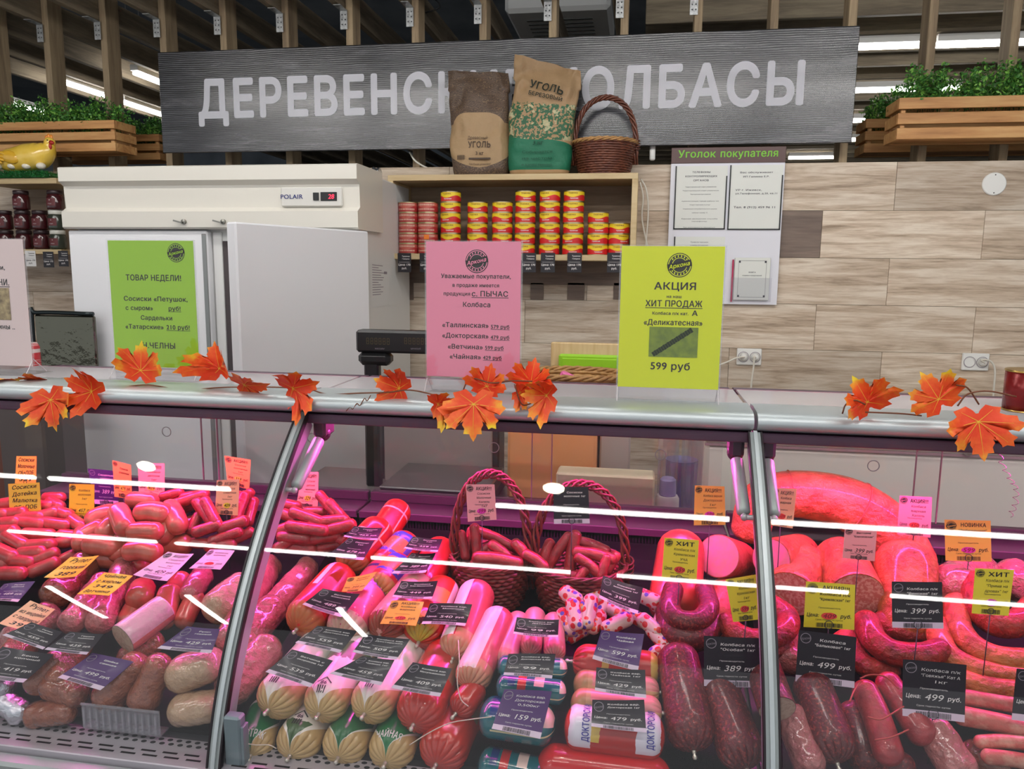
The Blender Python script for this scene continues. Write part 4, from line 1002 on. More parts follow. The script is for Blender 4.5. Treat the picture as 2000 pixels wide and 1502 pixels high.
        q = MB(); q.bbox((X+.014,glassY(.60)+.004,.50),(X+.05,glassY(.60)+.03,.665),.004); q.bbox((X+.05,glassY(.60)+.006,.50),(X+.056,glassY(.60)+.028,.645),.001); q.build('glass_clamp', M('clamp_grey',(126,142,148),.5,.2), parent=cs)
# faint circles where glass is clear plug etc left out

# ================================================================== BEHIND THE COUNTER
q = MB(); t = thing('work_table', (-.35,2.62,0), 'steel work table behind the glass counter', 'table')
q.bbox((-1.25,2.32,.70),(.30,2.90,.735),.004); q.build('table_top', M('table_steel',(150,140,138),.35,.5), parent=t)
for x in (-1.22,.25):
    for y in (2.35,2.84): q = MB(); q.bbox((x,y,0),(x+.04,y+.04,.70),.003); q.build('leg', alu_d, parent=t)
q = MB(); q.bbox((-1.2,2.36,.2),(.28,2.88,.22),.003); q.build('under_shelf', MC['table_steel'], parent=t)
# electronic scale
Yp = 2.52; tl, br_ = atY(700,643,Yp), atY(862,691,Yp)
sc_ = thing('shop_scale', (atY(728,760,Yp).x,Yp,.736), 'black electronic shop scale with a tall customer display post', 'scale')
q = MB(); q.bbox((tl.x,Yp-.03,br_.z),(br_.x,Yp+.03,tl.z),.008); hd = q.build('display_head', blk, parent=sc_)
q = MB(); a = atY(728,730,Yp); q.bbox((a.x-.026,Yp-.018,.78),(a.x+.026,Yp+.018,br_.z),.006); q.bbox((a.x-.045,Yp-.03,br_.z-.045),(a.x+.07,Yp+.03,br_.z+.002),.015); q.build('post', blk, parent=sc_)
q = MB(); fn = planar((0,Yp-.0305,0),(1,0,0),(0,0,1),(0,-1,0))
for sx, n in ((716,6),(790,6)):
    a = atY(sx,672,Yp-.03)
    for i in range(n):
        x = a.x+i*.0145
        for X_,Z_,w_,h_ in ((0,0,.009,.0016),(0,.010,.009,.0016),(0,.020,.009,.0016),(0,.001,.0016,.009),(.0075,.001,.0016,.009),(0,.011,.0016,.009),(.0075,.011,.0016,.009)): quad(q,fn,x+X_,a.z+Z_,x+X_+w_,a.z+Z_+h_)
q.build('digits', M('segment_brown',(92,80,52),.4), parent=hd, kind='stuff')
q = MB(); a = atY(742,680,Yp-.03); layout(q,'масса/кг',a.x,a.z-.004,.006,fn); a = atY(812,680,Yp-.03); layout(q,'цена/руб',a.x,a.z-.004,.006,fn); q.build('lettering', GREYP, parent=hd)
a, b_ = atY(748,1000,2.42), atY(958,860,2.42)
q = MB(); q.bbox((a.x-.02,2.40,.736),(b_.x,2.75,.80),.015); q.build('scale_body', blk, parent=sc_)
q = MB(); q.bbox((a.x-.01,2.41,.802),(b_.x-.01,2.74,.812),.004); q.build('weighing_plate', steel, parent=sc_)
# pale board standing behind it, seen through the rear glass
a, b_ = atY(715,1005,2.76), atY(975,838,2.76); t = thing('counter_oven', ((a.x+b_.x)/2,2.8,.736), 'dark framed appliance with pale front panel behind the rear glass', 'appliance'); q = MB(); q.bbox((a.x,2.76,.736),(b_.x,2.88,1.06),.006); q.build('frame', M('oven_dark',(52,40,46),.4), parent=t); c1, c2 = atY(752,958,2.755), atY(962,845,2.755); q = MB(); q.bbox((c1.x,2.752,c1.z),(c2.x,2.7595,1.05),.003); q.build('front_panel', M('panel_pale',(178,166,162),.35,.2), parent=t); q = MB(); q.bbox((c1.x+.03,2.744,c1.z+.045),(c2.x-.01,2.751,c1.z+.052),.001); q.build('trim_strip', steel, parent=t)
# orange board, white box, cups
a, b_ = atY(990,960,2.60), atY(1166,835,2.60)
q = MB(); q.bbox((a.x,2.60,.736),(b_.x,2.88,1.045),.01); tag(q.build('orange_crate', M('orange_plastic',(255,176,112),.45)), 'orange plastic crate behind the rear glass, under the light wicker basket', 'crate')
ob = (a.x, b_.x)
a, b_ = atY(1085,1028,2.36), atY(1278,957,2.36); q = MB(); q.bbox((a.x,2.345,.736),(b_.x,2.44,.736+b_.z-a.z+.035),.006); tag(q.build('cream_box', M('cream_card',(250,234,200),.5)), 'cream box on the work table behind the dark price card', 'box')
a, b_ = atY(1170,950,2.7), atY(1232,845,2.7); q = MB(); q.bbox((a.x,2.66,.736),(b_.x,2.86,1.04),.006); tag(q.build('grey_box', M('grey_box',(196,184,176),.5)), 'pale grey box right of the orange crate', 'box')
c = atY(1302,1000,2.40); t = thing('squeeze_bottle', (c.x,2.40,.736), 'white bottle with lilac cap behind the rear glass', 'bottle')
q = MB(); q.lathe([(0,0),(.036,.0),(.037,.01),(.037,.095),(.032,.105),(0,.105)],(c.x,2.40,.736),24); q.build('bottle_body', M('bottle_white',(232,222,226),.35), parent=t, smooth=True, auto=.7)
q = MB(); q.lathe([(.024,.105),(.027,.108),(.025,.155),(.018,.162),(0,.162)],(c.x,2.40,.736),24); q.build('cap', M('cap_lilac',(170,160,214),.4), parent=t, smooth=True, auto=.7)
c = atY(1335,880,2.55); t = thing('cup_stack', (c.x,2.55,.736), 'clear plastic bags of disposable cups standing behind the white bottle', 'cups')
q = MB(); cr = glassmat('crinkle_film',(.9,.9,.94),.22,.6,.12,.12,(.8,.8,.9))
for dx_ in (-.05,.03): q.lathe([(.03,0),(.034,.1),(.036,.25),(.040,.34),(.020,.38),(.026,.40)],(c.x+dx_,2.55,.736),18)
q.v = [p+Vector((noise.noise(p*40)*.006,noise.noise(p*40+Vector((9,0,0)))*.006,0)) for p in q.v]; q.build('clear_film', cr, parent=t, kind=None)
q = MB(); q.lathe([(.05,0),(.055,.17),(0,.17)],(c.x+.0,2.62,.736),20); q.build('blue_cups', M('cups_blue',(136,130,190),.5), parent=t, smooth=True, auto=.7)
# light basket on the crate, cutting boards behind
cb = Vector(((ob[0]+ob[1])/2+.065,2.72,1.047)); wicker('serving_basket', cb, .175, .12, .125, 0, wick_l, 'shallow light wicker basket behind the counter, between the pink and yellow posters', rows=9, handle=False, seed=8, sy=.75, hw=.014)
q = MB(); p = cb+Vector((-.02,-.05,.10)); q.bbox((p.x-.03,p.y-.02,p.z),(p.x+.03,p.y+.02,p.z+.035),.006,rot=Matrix.Rotation(.4,3,'Y')); q.bbox((p.x-.10,p.y-.01,p.z+.0),(p.x-.07,p.y+.03,p.z+.03),.006,rot=Matrix.Rotation(-.5,3,'Y')); tag(q.build('pink_sachet', M('pink_paper2',(236,110,170),.5)), 'pink paper packets inside the light wicker basket', 'packet', kind='stuff')
a, b_ = atY(1075,725,2.92), atY(1214,672,2.92); q = MB(); q.bbox((a.x,2.92,.735),(b_.x,2.945,b_.z),.004); tag(q.build('cutting_board', M('board_wood',(222,196,150),.6,scale=(14,14,1.5),var=(4,(204,172,120)))), 'pale wooden cutting board standing behind the light basket', 'cutting board')
a, b_ = atY(1090,728,2.89), atY(1212,695,2.89); q = MB(); q.bbox((a.x,2.895,.735),(b_.x,2.915,b_.z),.008); q.bbox((a.x+.014,2.891,b_.z-.05),(b_.x-.014,2.897,b_.z-.015),.002); tag(q.build('green_board', M('board_green',(150,206,40),.4)), 'lime green plastic cutting board in front of the wooden one', 'cutting board')
# chest freezer at right
fzt = atY(1700,850,3.0).z; fx = atY(1375,900,2.95).x
t = thing('chest_freezer', (fx+1.0,3.3,0), 'white chest freezer behind the counter at the right', 'freezer')
q = MB(); q.bbox((fx,2.95,.05),(fx+2.2,3.65,fzt-.05),.02); q.build('cabinet', M('freezer_white',(252,242,232),.3), parent=t)
q = MB(); q.bbox((fx-.005,2.935,fzt-.045),(fx+2.205,3.66,fzt),.012); q.build('lid', MC['freezer_white'], parent=t)
q = MB(); q.bbox((fx,2.946,fzt-.056),(fx+2.2,2.952,fzt-.046),.001); q.build('lid_gasket', M('gasket_pink',(190,150,160),.5), parent=t)
c = atY(1893,882,2.93); q = MB(); q.lathe([(0,0),(.016,0),(.018,.012),(.010,.03),(0,.03)],(c.x,2.95,c.z),16,axis=Vector((0,-1,0))); q.build('lock', M('lock_grey',(190,176,170),.3,.5), parent=t, smooth=True)
q = MB(); q.bbox((fx+.05,3.0,0),(fx+.1,3.05,.05),.004); q.bbox((fx+2.1,3.0,0),(fx+2.15,3.05,.05),.004); q.bbox((fx+.05,3.55,0),(fx+.1,3.6,.05),.004); q.bbox((fx+2.1,3.55,0),(fx+2.15,3.6,.05),.004); q.build('feet', blk, parent=t, kind='stuff')
# left: dark framed tray, red packet, brown cupboard below the jar shelf
a, b_ = atY(78,735,3.2), atY(150,612,3.2); t = thing('metal_tray', (a.x+.1,3.2,.0), 'dark framed glossy tray standing left of the refrigerator', 'tray')
q = MB(); pth = [(a.x,a.z-.3),(a.x,b_.z-.03),(a.x+.03,b_.z),(b_.x+.1,b_.z)]; q.tube(catmull([Vector((x,3.18,z)) for x,z in pth],8), .010, 8); q.build('frame', M('frame_dark',(50,58,60),.2,.6), parent=t, smooth=True)
q = MB(); q.bbox((a.x+.01,3.18,.9),(b_.x+.1,3.20,b_.z-.01),.006); q.build('panel', M('panel_mirror',(104,104,92),.08,.85,bump=(5,.01)), parent=t)
q = MB(); q.bbox((-3.6,3.15,.05),(-2.72,3.95,.90),.01); tag(q.build('base_cabinet', M('brown_cab',(120,70,56),.35,bump=(6,.002))), 'brown base cabinet behind the counter at far left', 'cabinet')
a = atY(62,722,2.9); b_ = atY(74,678,2.9); q = MB(); q.lathe([(0,0),(.028,0),(.03,.01),(.03,b_.z-a.z+.1),(.02,b_.z-a.z+.12),(0,b_.z-a.z+.12)],(a.x+.01,2.9,a.z-.1),20)
for p in (): pass
tag(q.build('red_cup', M('red_white_cup',(196,48,56),.35,scale=(1,1,30),var=(1.0,(220,200,196),.5,.52)), smooth=True), 'small red and white cup beside the dark tray, left of the refrigerator', 'cup')
q = MB(); q.bbox((a.x-.1,2.8,0),(a.x+.12,3.05,a.z-.101),.01); tag(q.build('side_stand', M('stand_grey',(90,80,78),.5)), 'dark stand under the red and white cup', 'stand')
q = MB(); q.ellip(atY(60,870,2.75)+Vector((-.1,.3,0)), (.20,.16,.13), 26, 16); q.v = [p+Vector((0,noise.noise(p*9)*.03,noise.noise(p*8)*.02)) for p in q.v]
o = tag(q.build('brown_bundle', M('bundle_brown',(150,92,62),.4,bump=(12,.01)), smooth=True), 'brown wrapped bundle behind the rear glass at far left', 'bundle'); o.location = (-3.05,3.5,1.03)

# ================================================================== POSTERS on the counter top
def poster(corners, Y, col, name_, label, draw, foot=.05, hue=None):
    TL, TR_, BR, BL = [atY(*c_, Y) for c_ in corners]
    x0 = (TL.x+BL.x)/2; x1 = (TR_.x+BR.x)/2; z0 = (BL.z+BR.z)/2; z1 = (TL.z+TR_.z)/2; zb = ZTOP+.0005
    t = thing('poster_stand', ((x0+x1)/2,Y+.02,zb), label, 'poster', None)
    W_, H_ = x1-x0, z1-z0; ac = MC.get('acrylic') or glassmat('acrylic',(.97,.97,.98),.07,.7,0.02,.10,(.9,.9,.92))
    q = MB(); q.bbox((x0-.004,Y-.0035,zb+.002),(x1+.004,Y-.002,z1+.004),.0005); sf = q.build('front_sleeve', MC['acrylic_clear'] if 'acrylic_clear' in MC else glassmat('acrylic_clear',(.99,.99,.99),.035,.5), parent=t)
    q = MB(); q.bbox((x0-.004,Y+.002,zb+.002),(x1+.004,Y+.0035,z1+.002),.0005); q.bbox((x0-.004,Y-.03,zb),(x1+.004,Y+.07,zb+.002),.0005); q.build('acrylic_stand', ac, parent=t)
    q = MB()
    for x in (x0,x1): q.tube([(x,Y+.003,zb+.045),(x,Y+.05,zb+.004)],.0012,5); q.tube([(x,Y,zb+.04),(x,Y-.028,zb+.003)],.0012,5)
    q.build('stand_edges', M('acrylic_edge',(230,222,226),.2), parent=t, kind='stuff')
    q = MB(); q.bbox((x0,Y-.0008,z0),(x1,Y+.0008,z1),.0002); ps = q.build('paper_sheet', M(name_, col, .45), parent=t)
    dk, lt = MB(), MB()
    fn = planar((x0,Y-.0012,z0),(W_,0,0),(0,0,W_),(0,-1,0),.0002)      # unit = sheet width; y up to H/W
    draw(dk, lt, fn, H_/W_)
    dk.build('printing', M('print_black',(34,28,24),.5) , parent=ps); 
    if lt.f: lt.build('logo_lines', M(name_+'_print',col,.5), parent=ps)
    return t, ps, fn, H_/W_
L3 = Vector((0,-.0004,0))
def tline(dk, fn, s, x, y, h, wd=None, ul=False, bold=1):
    w_ = layout(dk, s, x, y, h, fn, bold=bold, fit=(1,wd) if wd else None)
    if ul: quad(dk, fn, x-w_/2, y-h*.28, x+w_/2, y-h*.18)
def ypx(py, y0, y1, R): return (1-(py-y0)/(y1-y0))*R
def d_green(dk, lt, fn, R):
    Y_ = lambda py: ypx(py,470,718,R)
    logo(dk, lt, fn, .80, Y_(493), .10, L3)
    tline(dk,fn,'ТОВАР НЕДЕЛИ!',.52,Y_(547),.062,.66); tline(dk,fn,'Сосиски «Петушок,',.53,Y_(587),.05,.76); tline(dk,fn,'с сыром»',.33,Y_(605),.048,.33)
    tline(dk,fn,'руб!',.75,Y_(605),.048,.15,True); tline(dk,fn,'Сардельки',.53,Y_(624),.048,.38); tline(dk,fn,'«Татарские»',.38,Y_(642),.048,.46); tline(dk,fn,'210 руб!',.78,Y_(642),.05,.28,True); tline(dk,fn,'Н.ЧЕЛНЫ',.54,Y_(680),.062,.40)
def d_pink(dk, lt, fn, R):
    Y_ = lambda py: ypx(py,470,738,R)
    logo(dk, lt, fn, .54, Y_(508), .12, L3)
    for s_, x, py, h, wd, u in (('Уважаемые покупатели,',.53,541,.045,.74,0),('в продаже имеется',.53,558,.038,.50,0),('продукция',.33,575,.038,.29,0),('с. ПЫЧАС',.68,576,.055,.39,1),('Колбаса',.54,597,.05,.30,0),('«Таллинская»',.42,638,.05,.50,0),('579 руб',.79,639,.040,.20,1),('«Докторская»',.42,659,.05,.50,0),('479 руб',.79,660,.040,.20,1),('«Ветчина»',.42,681,.05,.38,0),('599 руб',.73,681,.040,.20,1),('«Чайная»',.42,701,.05,.34,0),('429 руб',.71,701,.040,.20,1)): tline(dk,fn,s_,x,Y_(py),h,wd,u)
def d_yellow(dk, lt, fn, R):
    Y_ = lambda py: ypx(py,480,757,R)
    logo(dk, lt, fn, .57, Y_(516), .12, L3)
    for s_, x, py, h, wd, u in (('АКЦИЯ',.54,563,.072,.42,0),('на наш',.53,579,.028,.15,0),('ХИТ ПРОДАЖ',.53,596,.062,.56,1),('Колбаса п/к кат.',.50,612,.030,.36,0),('А',.74,613,.052,.06,0),('«Деликатесная»',.53,632,.055,.58,0),('599 руб',.52,720,.075,.40,0)): tline(dk,fn,s_,x,Y_(py),h,wd,u)
def d_white(dk, lt, fn, R):
    Y_ = lambda py: ypx(py,467,712,R)
    for s_, x, py, h, wd, u in (('Уважаемые покупатели,',.45,525,.04,.72,0),('в продаже имеется',.45,538,.035,.5,0),('ПРОДУКЦИЯ Г. КАЗАНИ.',.45,555,.055,.78,1),('из говядины и конины ..',.5,640,.045,.72,0),('Колбаса варено коп.',.45,652,.035,.5,0),('сервелат',.45,672,.035,.4,0),('ветчина',.45,692,.035,.44,0)): tline(dk,fn,s_,x,Y_(py),h,wd,u)
poster(((219,470),(383,470),(383,717),(218,717)), 1.93, (164,216,48), 'paper_green', 'lime green poster in an acrylic stand on the left of the counter top', d_green)
_, ps, fn, R = poster(((834,471),(1018,473),(1015,738),(832,736)), 1.85, (255,152,182), 'paper_pink', 'pink poster in an acrylic stand on the middle of the counter top', d_pink)
_, ps, fn, R = poster(((1214,480),(1414,482),(1405,760),(1207,756)), 1.82, (234,246,16), 'paper_yellow', 'bright yellow poster in an acrylic stand on the right of the counter top', d_yellow)
# picture of the smoked sausage printed on the yellow sheet
yb, yt = ypx(695,480,757,R), ypx(636,480,757,R)
q = MB(); quad(q, lambda x,y: fn(x,y)+L3, .30, yb, .78, yt); ph = q.build('picture', M('photo_green',(138,160,40),.5,var=(60,(110,132,44))), parent=ps)
q = MB(); A = Vector((.34,yb+.02)); B = Vector((.72,yt-.02)); d = (B-A).normalized(); n_ = Vector((-d.y,d.x))*.026
up = lambda x,y: fn(x,y)+L3*2
for i in range(18):
    a_, b_ = A.lerp(B,i/18), A.lerp(B,(i+.93)/18); w0 = n_*(.9+.1*(i % 2)); q.add([up(*(a_-w0)),up(*(b_-w0)),up(*(b_+w0)),up(*(a_+w0))],[(0,1,2,3)])
q.build('printed_sausage', M('photo_dark',(40,52,26),.5), parent=ph, kind='stuff')
_, ps, fn, R = poster(((-140,467),(52,467),(56,712),(-140,712)), 1.93, (246,224,222), 'paper_white', 'pale pink-white poster cut off by the left edge', d_white)
q = MB(); yb, yt = ypx(622,467,712,R), ypx(560,467,712,R); quad(q, lambda x,y: fn(x,y)+L3, .35, yb, .83, yt); q.build('picture', M('photo_sepia',(200,178,130),.6,var=(50,(110,92,64))), parent=ps)

# ================================================================== ARTIFICIAL MAPLE LEAF GARLANDS
t = NT('maple_leaf'); uv = t.new('ShaderNodeUVMap'); sp = t.new('ShaderNodeSeparateXYZ'); t.l.new(uv.outputs[0], sp.inputs[0])
ns = t.noise(t.coord('Object',(1,1,1),True), 22, 4); oi = t.new('ShaderNodeObjectInfo')
f = t.math('ADD', t.math('MULTIPLY', sp.outputs[0], .75), t.math('MULTIPLY_ADD', ns, 1.3, -.66)); f = t.math('ADD', f, t.math('MULTIPLY_ADD', oi.outputs['Random'], .25, -.22))
t.l.new(t.ramp(f,[(.12,(244,70,26)),(.42,(255,108,40)),(.60,(255,164,48)),(.76,(255,224,52))]), t.b.inputs['Base Color']); t.b.inputs['Roughness'].default_value = .5
t.b.inputs['Subsurface Weight'].default_value = 0; t.bump(t.noise(t.coord('Object'), 60, 3), .6, .002); leaf_m = t.m
vein_m = M('leaf_vein',(248,196,60),.5)
HALF = [(0,1.0),(.07,.88),(.10,.80),(.24,.80),(.22,.66),(.28,.56),(.25,.46),(.40,.56),(.44,.68),(.54,.64),(.68,.68),(.66,.54),(.74,.46),(.64,.38),(.58,.28),(.70,.28),(.76,.32),(.92,.14),(.80,.06),(.80,-.06),(.62,-.10),(.50,-.16),(.56,-.30),(.38,-.34),(.22,-.40),(.08,-.28),(.03,-.20)]
OUT = HALF + [(-x,y) for x,y in HALF[::-1][:-1]]
LOBES = [(0,1.0),(.64,.66),(-.64,.66),(.86,.14),(-.86,.14),(.42,-.30),(-.42,-.30)]
def leaf(parent, px, py, Y, size_px, ang, tilt, fold, seed, squash=1.0, yaw=0):
    rd = random.Random(seed); c = atY(px, py, Y); s_ = size_px*depth(c)/FPX*.58
    Rm = Matrix.Rotation(yaw,3,'Z') @ Matrix.Rotation(tilt,3,'X') @ Matrix.Rotation(ang,3,'Y')
    c2 = rd.uniform(-1,1)
    def P(x, y, lift=0):
        x_, y_ = x*squash, y-.15; z = fold*x_*x_*.9 + .22*math.sin(3*y_+c2)*(abs(x_)+.2)*.6 + .10*math.sin(7*x_+seed) * (x*x+y_*y_) + lift
        return c + Rm @ Vector((x_, -z, y_))*s_
    b = MB(); N = len(OUT); vs = [P(0,0)]; rings = (.35,.7,1.0); uvv = [(0,0)]
    for r_ in rings:
        for (x,y) in OUT: vs.append(P(x*r_, y*r_)); uvv.append((r_*min(1,math.hypot(x,y)), 0))
    fs = [(0,1+i,1+(i+1)%N) for i in range(N)]
    for k in range(2): fs += [(1+k*N+i,1+(k+1)*N+i,1+(k+1)*N+(i+1)%N,1+k*N+(i+1)%N) for i in range(N)]
    b.add(vs, fs, [[uvv[i] for i in f_] for f_ in fs]); o = b.build('leaf', leaf_m, parent=parent, smooth=True)
    b = MB()
    for (lx,ly) in LOBES:
        for k in range(5):
            a0, a1 = k/5*.86, (k+1)/5*.86; w0, w1 = .009*(1-a0*.8), .009*(1-a1*.8); nx, ny = -ly, lx; L_ = math.hypot(nx,ny); nx, ny = nx/L_, ny/L_
            b.add([P(lx*a0-nx*w0,ly*a0-ny*w0,.012),P(lx*a1-nx*w1,ly*a1-ny*w1,.012),P(lx*a1+nx*w1,ly*a1+ny*w1,.012),P(lx*a0+nx*w0,ly*a0+ny*w0,.012)],[(0,1,2,3)])
    b.build('veins', vein_m, parent=o, kind='stuff')
    return c
stemw = M('garland_wire',(120,70,44),.5)
def garland(label, leaves, wires, loc):
    t = thing('leaf_garland', loc, label, 'garland', None)
    for i, a in enumerate(leaves): leaf(t, *a, seed=i*5+int(loc[0]*10))
    for (Y, pts) in wires: q = MB(); q.tube(catmull([atY(x,y,Y) for x,y in pts],6), .0018, 5); q.build('wire_stem', stemw, parent=t, smooth=True)
    return t
# px, py, Y, size, rotation in view, tilt, fold
garland('garland of orange maple leaves along the left of the counter bar', [
    (14,745,1.78,74,1.3,.95,.4),(74,746,1.80,80,-1.5,.95,.3),(100,790,1.69,112,2.9,-.1,.6),(172,760,1.70,104,-1.1,.2,.5),
    (275,715,1.78,104,.1,-.1,.3),(427,712,1.78,96,-.15,0,1.9),(484,752,1.73,98,1.5,.75,.4),(580,756,1.72,104,1.3,.3,1.2)],
    [(1.76,((-30,745),(60,752),(150,752),(230,756),(290,752),(360,762),(430,757),(520,756),(600,760),(640,770),(700,768)))], (-1.3,1.76,1.24))
garland('garland of orange maple leaves below the pink poster', [
    (772,756,1.73,94,-1.2,.2,.6),(862,788,1.70,80,1.4,.3,1.0),(952,748,1.72,84,.2,-.1,.9),(925,800,1.67,128,3.1,-.25,.5),(1038,740,1.74,88,.15,-.1,1.0),(1060,772,1.69,92,-1.6,.2,1.2),(1020,768,1.71,60,1.9,.3,.8)],
    [(1.72,((700,768),(760,766),(800,762),(850,772),(900,790),(925,810),(960,808))),(1.71,((900,775),(918,740),(960,748),(1000,744),(1040,745))),(1.70,((1005,750),(1020,790),(1050,782)))], (-.3,1.72,1.24))
garland('garland of red and orange maple leaves on the right counter bar', [
    (1690,778,1.73,104,-.55,0,1.6),(1828,772,1.70,112,-.6,-.1,.3),(1912,835,1.65,136,3.0,-.2,.35)],
    [(1.71,((1645,808),(1652,790),(1670,782),(1690,790))),(1.71,((1690,805),(1760,808),(1800,812))),(1.69,((1868,752),(1890,758),(1912,790))),(1.68,((1870,793),(1890,770),(1930,764),(1985,775)))], (.5,1.72,1.24))
q = MB(); pts = []
for i in range(90):
    u = i/89; bx_, by_ = [(1948,870),(1955,910),(1975,940),(1982,965),(1978,990),(1972,1005)][min(5,int(u*5))], 0
    k_ = u*5; i0 = min(4,int(k_)); K = [(1950,870),(1956,905),(1972,935),(1985,955),(1983,985),(1972,1008)]; f_ = k_-i0
    X_ = K[i0][0]*(1-f_)+K[i0+1][0]*f_; Y_ = K[i0][1]*(1-f_)+K[i0+1][1]*f_; pts.append(atY(X_+5*math.sin(u*60),Y_,1.80)+Vector((0,.008*math.cos(u*60),0)))
q.tube(pts, .0006, 5); tag(q.build('coiled_wire', M('thin_wire',(80,50,60),.4), smooth=True), 'thin coiled dark wire dangling inside the counter under the rightmost leaf', 'wire')
# squiggly dark wires on the bar right of the first divider
q = MB(); P_ = [atY(x,y,1.712) for x,y in ((676,803),(684,795),(689,799),(697,788),(703,792),(712,778),(717,783),(724,772))]; q.tube(catmull(P_,4),.0012,5); tag(q.build('wire_twist', MC['garland_wire'], smooth=True), 'short zigzag wire on the bar between the first two leaf groups', 'wire')
# red can at the right edge on the top shelf
Yc = 1.93; a = atY(1985,815,Yc); rr = .052
t = thing('tea_can', (atY(2006,800,Yc).x,Yc,ZTOP+.0005), 'dark red can with gold print at the right edge of the counter top', 'can')
L = Vector((atY(2006,800,Yc).x,Yc,ZTOP+.0005)); hcan = atY(1985,722,Yc).z-ZTOP
q = MB(); q.lathe([(rr-.001,.003),(rr-.001,hcan-.003)],L,32); q.build('can_body', M('can_red',(130,26,28),.25,.3), parent=t, smooth=True)
for z_ in (0,hcan-.004): q = MB(); q.lathe([(0,z_),(rr,z_),(rr+.001,z_+.002),(rr,z_+.004),(0,z_+.004)],L,32); q.build('rim', M('gold_metal',(200,170,100),.3,1), parent=t, smooth=True, auto=.6)
q = MB(); cyl = lambda x,y: L+Vector((math.cos(y/rr-PI/2-.9)*(rr-.0006), math.sin(y/rr-PI/2-.9)*(rr-.0006), x))
layout(q,'ЧАЙ*КОФЕ',hcan*.55,.025,.018,cyl,bold=1,fit=(1,hcan*.6)); q.build('gold_print', M('gold_print',(196,150,60),.4,.3), parent=t)
# ================================================================== PRODUCTS
def hauto(py):
    K = ((940,.22),(1000,.185),(1100,.13),(1200,.12),(1300,.11),(1400,.08),(1460,.06),(1520,.055))
    if py <= K[0][0]: return K[0][1]
    for (a,b),(c,d) in zip(K,K[1:]):
        if py <= c: return b+(d-b)*(py-a)/(c-a)
    return K[-1][1]
def pt(px, py, h=None, rpx=20):
    h = hauto(py) if h is None else h
    p = onpile(px, py, h); r = rpx*depth(p)/FPX
    return onpile(px, py, h, r+.024)
# dark stepped riser under the goods
for s in range(3):
    q = MB(); pr = []
    for py in (1502,1440,1380,1300,1200,1120,1075):
        p = onpile(1000, py, max(.012, hauto(py)-.075)); pr.append((min(p.y,2.06), p.z))
    pr = [(max(1.36,y),z) for y,z in pr]; pr = sorted(pr); top = pr+[(2.06, pr[-1][1]+.01)]; bot = [(y, deckz(y)+.001) for y,z in top][::-1]
    extrude(q, top+bot, XS[s]+.03, XS[s+1]-.03)
    tag(q.build('display_riser', M('riser_black',(16,14,16),.8,spec=.2)), 'dark sloping riser under the goods in the %s counter section' % names[s], 'riser', 'dark risers under the goods')

